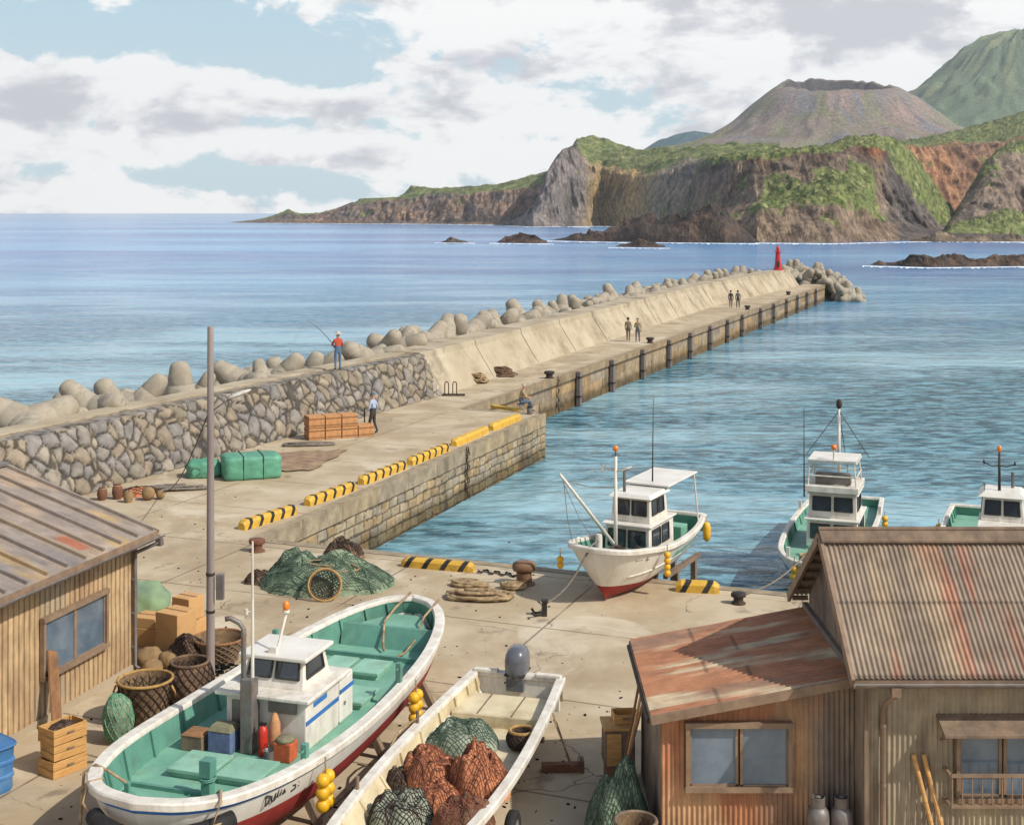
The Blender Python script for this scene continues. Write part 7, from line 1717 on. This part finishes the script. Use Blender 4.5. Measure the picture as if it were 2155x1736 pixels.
p2 = G(1342, 720); person('right walker of the nearer pair, tan top and grey trousers, on the breakwater', p2, -.2, stand(st=-.10, hl=(-.10, .24, 1.1), er=(.25, -.06, 1.1), hr=(.24, .04, .82)), (flat('tan_cloth', (146, 130, 98)), flat('slate_trousers', (96, 98, 106)), shoe), ('cap', khaki), 1, 'walkers on the breakwater')
p2 = G(1538, 648); person('left walker of the farther pair, dark clothes, far out on the breakwater', p2, -.3, stand(st=.12), (dk, greyc, shoe), ('hair', hairm), 1, 'walkers on the breakwater')
p2 = G(1553, 648); person('right walker of the farther pair, grey top, far out on the breakwater', p2, -.3, stand(st=-.14), (greyc, dk, shoe), ('hair', hairm), 1, 'walkers on the breakwater')
# seated man
ps = G(1097, 866)
sit = [('pelvis', (0, -.02, .50), .135), ('belly', (0, 0, .66), .125), ('chest', (0, .06, .88), .148), ('neck', (0, .10, 1.04), .058), ('jaw', (0, .14, 1.11), .070), ('skull', (0, .13, 1.215), .092),
       ('shl', (-.18, .06, .96), .062), ('ell_', (-.26, .16, .72), .046), ('wrl', (-.13, .40, .68), .032), ('hal', (-.10, .46, .66), .034), ('shr', (.18, .06, .96), .062), ('elr', (.26, .16, .72), .046), ('wrr', (.13, .38, .66), .032), ('har', (.09, .45, .64), .034),
       ('hil', (-.10, .0, .46), .098), ('knl', (-.13, .44, .50), .068), ('anl', (-.12, .40, .09), .046), ('tol', (-.13, .56, .035), .036), ('hir', (.10, .0, .46), .098), ('knr', (.13, .44, .50), .068), ('anr', (.14, .46, .09), .046), ('tor', (.15, .62, .035), .036)]
person('man in a tan vest and pale cap seated on a stool at the pier corner', ps, -1.35, sit, (flat('tan_vest', (176, 148, 108)), flat('blue_grey_trousers', (94, 108, 126)), shoe), ('cap', flat('pale_cap', (184, 172, 146))))
t = thing('stool', 'small folding stool under the seated man at the pier corner', 'stool', ps, -1.35)
MB().box((0, -.02, .36), (.36, .32, .035)).build('seat', flat('stool_blue', (72, 84, 104)), t, bevel=.008, world=False)
for a, b in ((-1, -1), (1, -1), (-1, 1), (1, 1)): MB().tube([(a * .15, b * .13 - .02, .35), (a * .17, -b * .15 - .02, 0)], .014, 6).build('leg', M['steel'], t, world=False)
t = thing('bait_can', 'small dark lidded can on the ground right of the seated man', 'can', G(1115, 872))
MB().lathe((0, 0, 0), [(.13, 0), (.14, .02), (.14, .3), (.13, .32)], 16).build('can_body', M['steel'], t, smooth=True, world=False, auto=40)
MB().lathe((0, 0, .32), [(.14, 0), (.14, .04), (.08, .07), (.01, .08)], 16).build('lid', M['black'], t, smooth=True, world=False, auto=40)
MB().tube([(-.13, 0, .3), (-.1, 0, .45), (.1, 0, .45), (.13, 0, .3)], .01, 5).build('handle', M['darksteel'], t, world=False)

# small litter and grit over the quay
r = random.Random(17); s = MB()
for i in range(420):
    px, py = r.uniform(120, 1330), r.uniform(1000, 1735)
    p = G(px, py)
    if py < 1130 and px > 520: continue
    if abs(p.x) > 12: continue
    q = r.choice((.012, .018, .03)); s.box(p + Vector((0, 0, q * .3)), (q * r.uniform(1, 2.4), q * r.uniform(.7, 1.5), q * .7), r.uniform(0, 3))
tag(s.build('gravel', M['stone']), 'fine grit and litter scattered over the quay concrete', 'gravel', kind='stuff')
# ------------------------------------------------------------------ air
hm_ = bpy.data.materials.new('haze_air'); nt, n, l = nodes(hm_)
o_ = n.new('ShaderNodeOutputMaterial'); pv = n.new('ShaderNodeVolumePrincipled'); l.new(pv.outputs[0], o_.inputs[1])
pv.inputs['Color'].default_value = (.86, .93, 1, 1); pv.inputs['Density'].default_value = .000085; pv.inputs['Anisotropy'].default_value = .2
s = MB(); s.box((0, 2400, 300), (7000, 5400, 1)) if False else None
s.hexa([(-5000, -60, SEA - 3), (5000, -60, SEA - 3), (5000, 4700, SEA - 3), (-5000, 4700, SEA - 3), (-5000, -60, 520), (5000, -60, 520), (5000, 4700, 520), (-5000, 4700, 520)])
kind(s.build('haze', hm_), 'stuff')
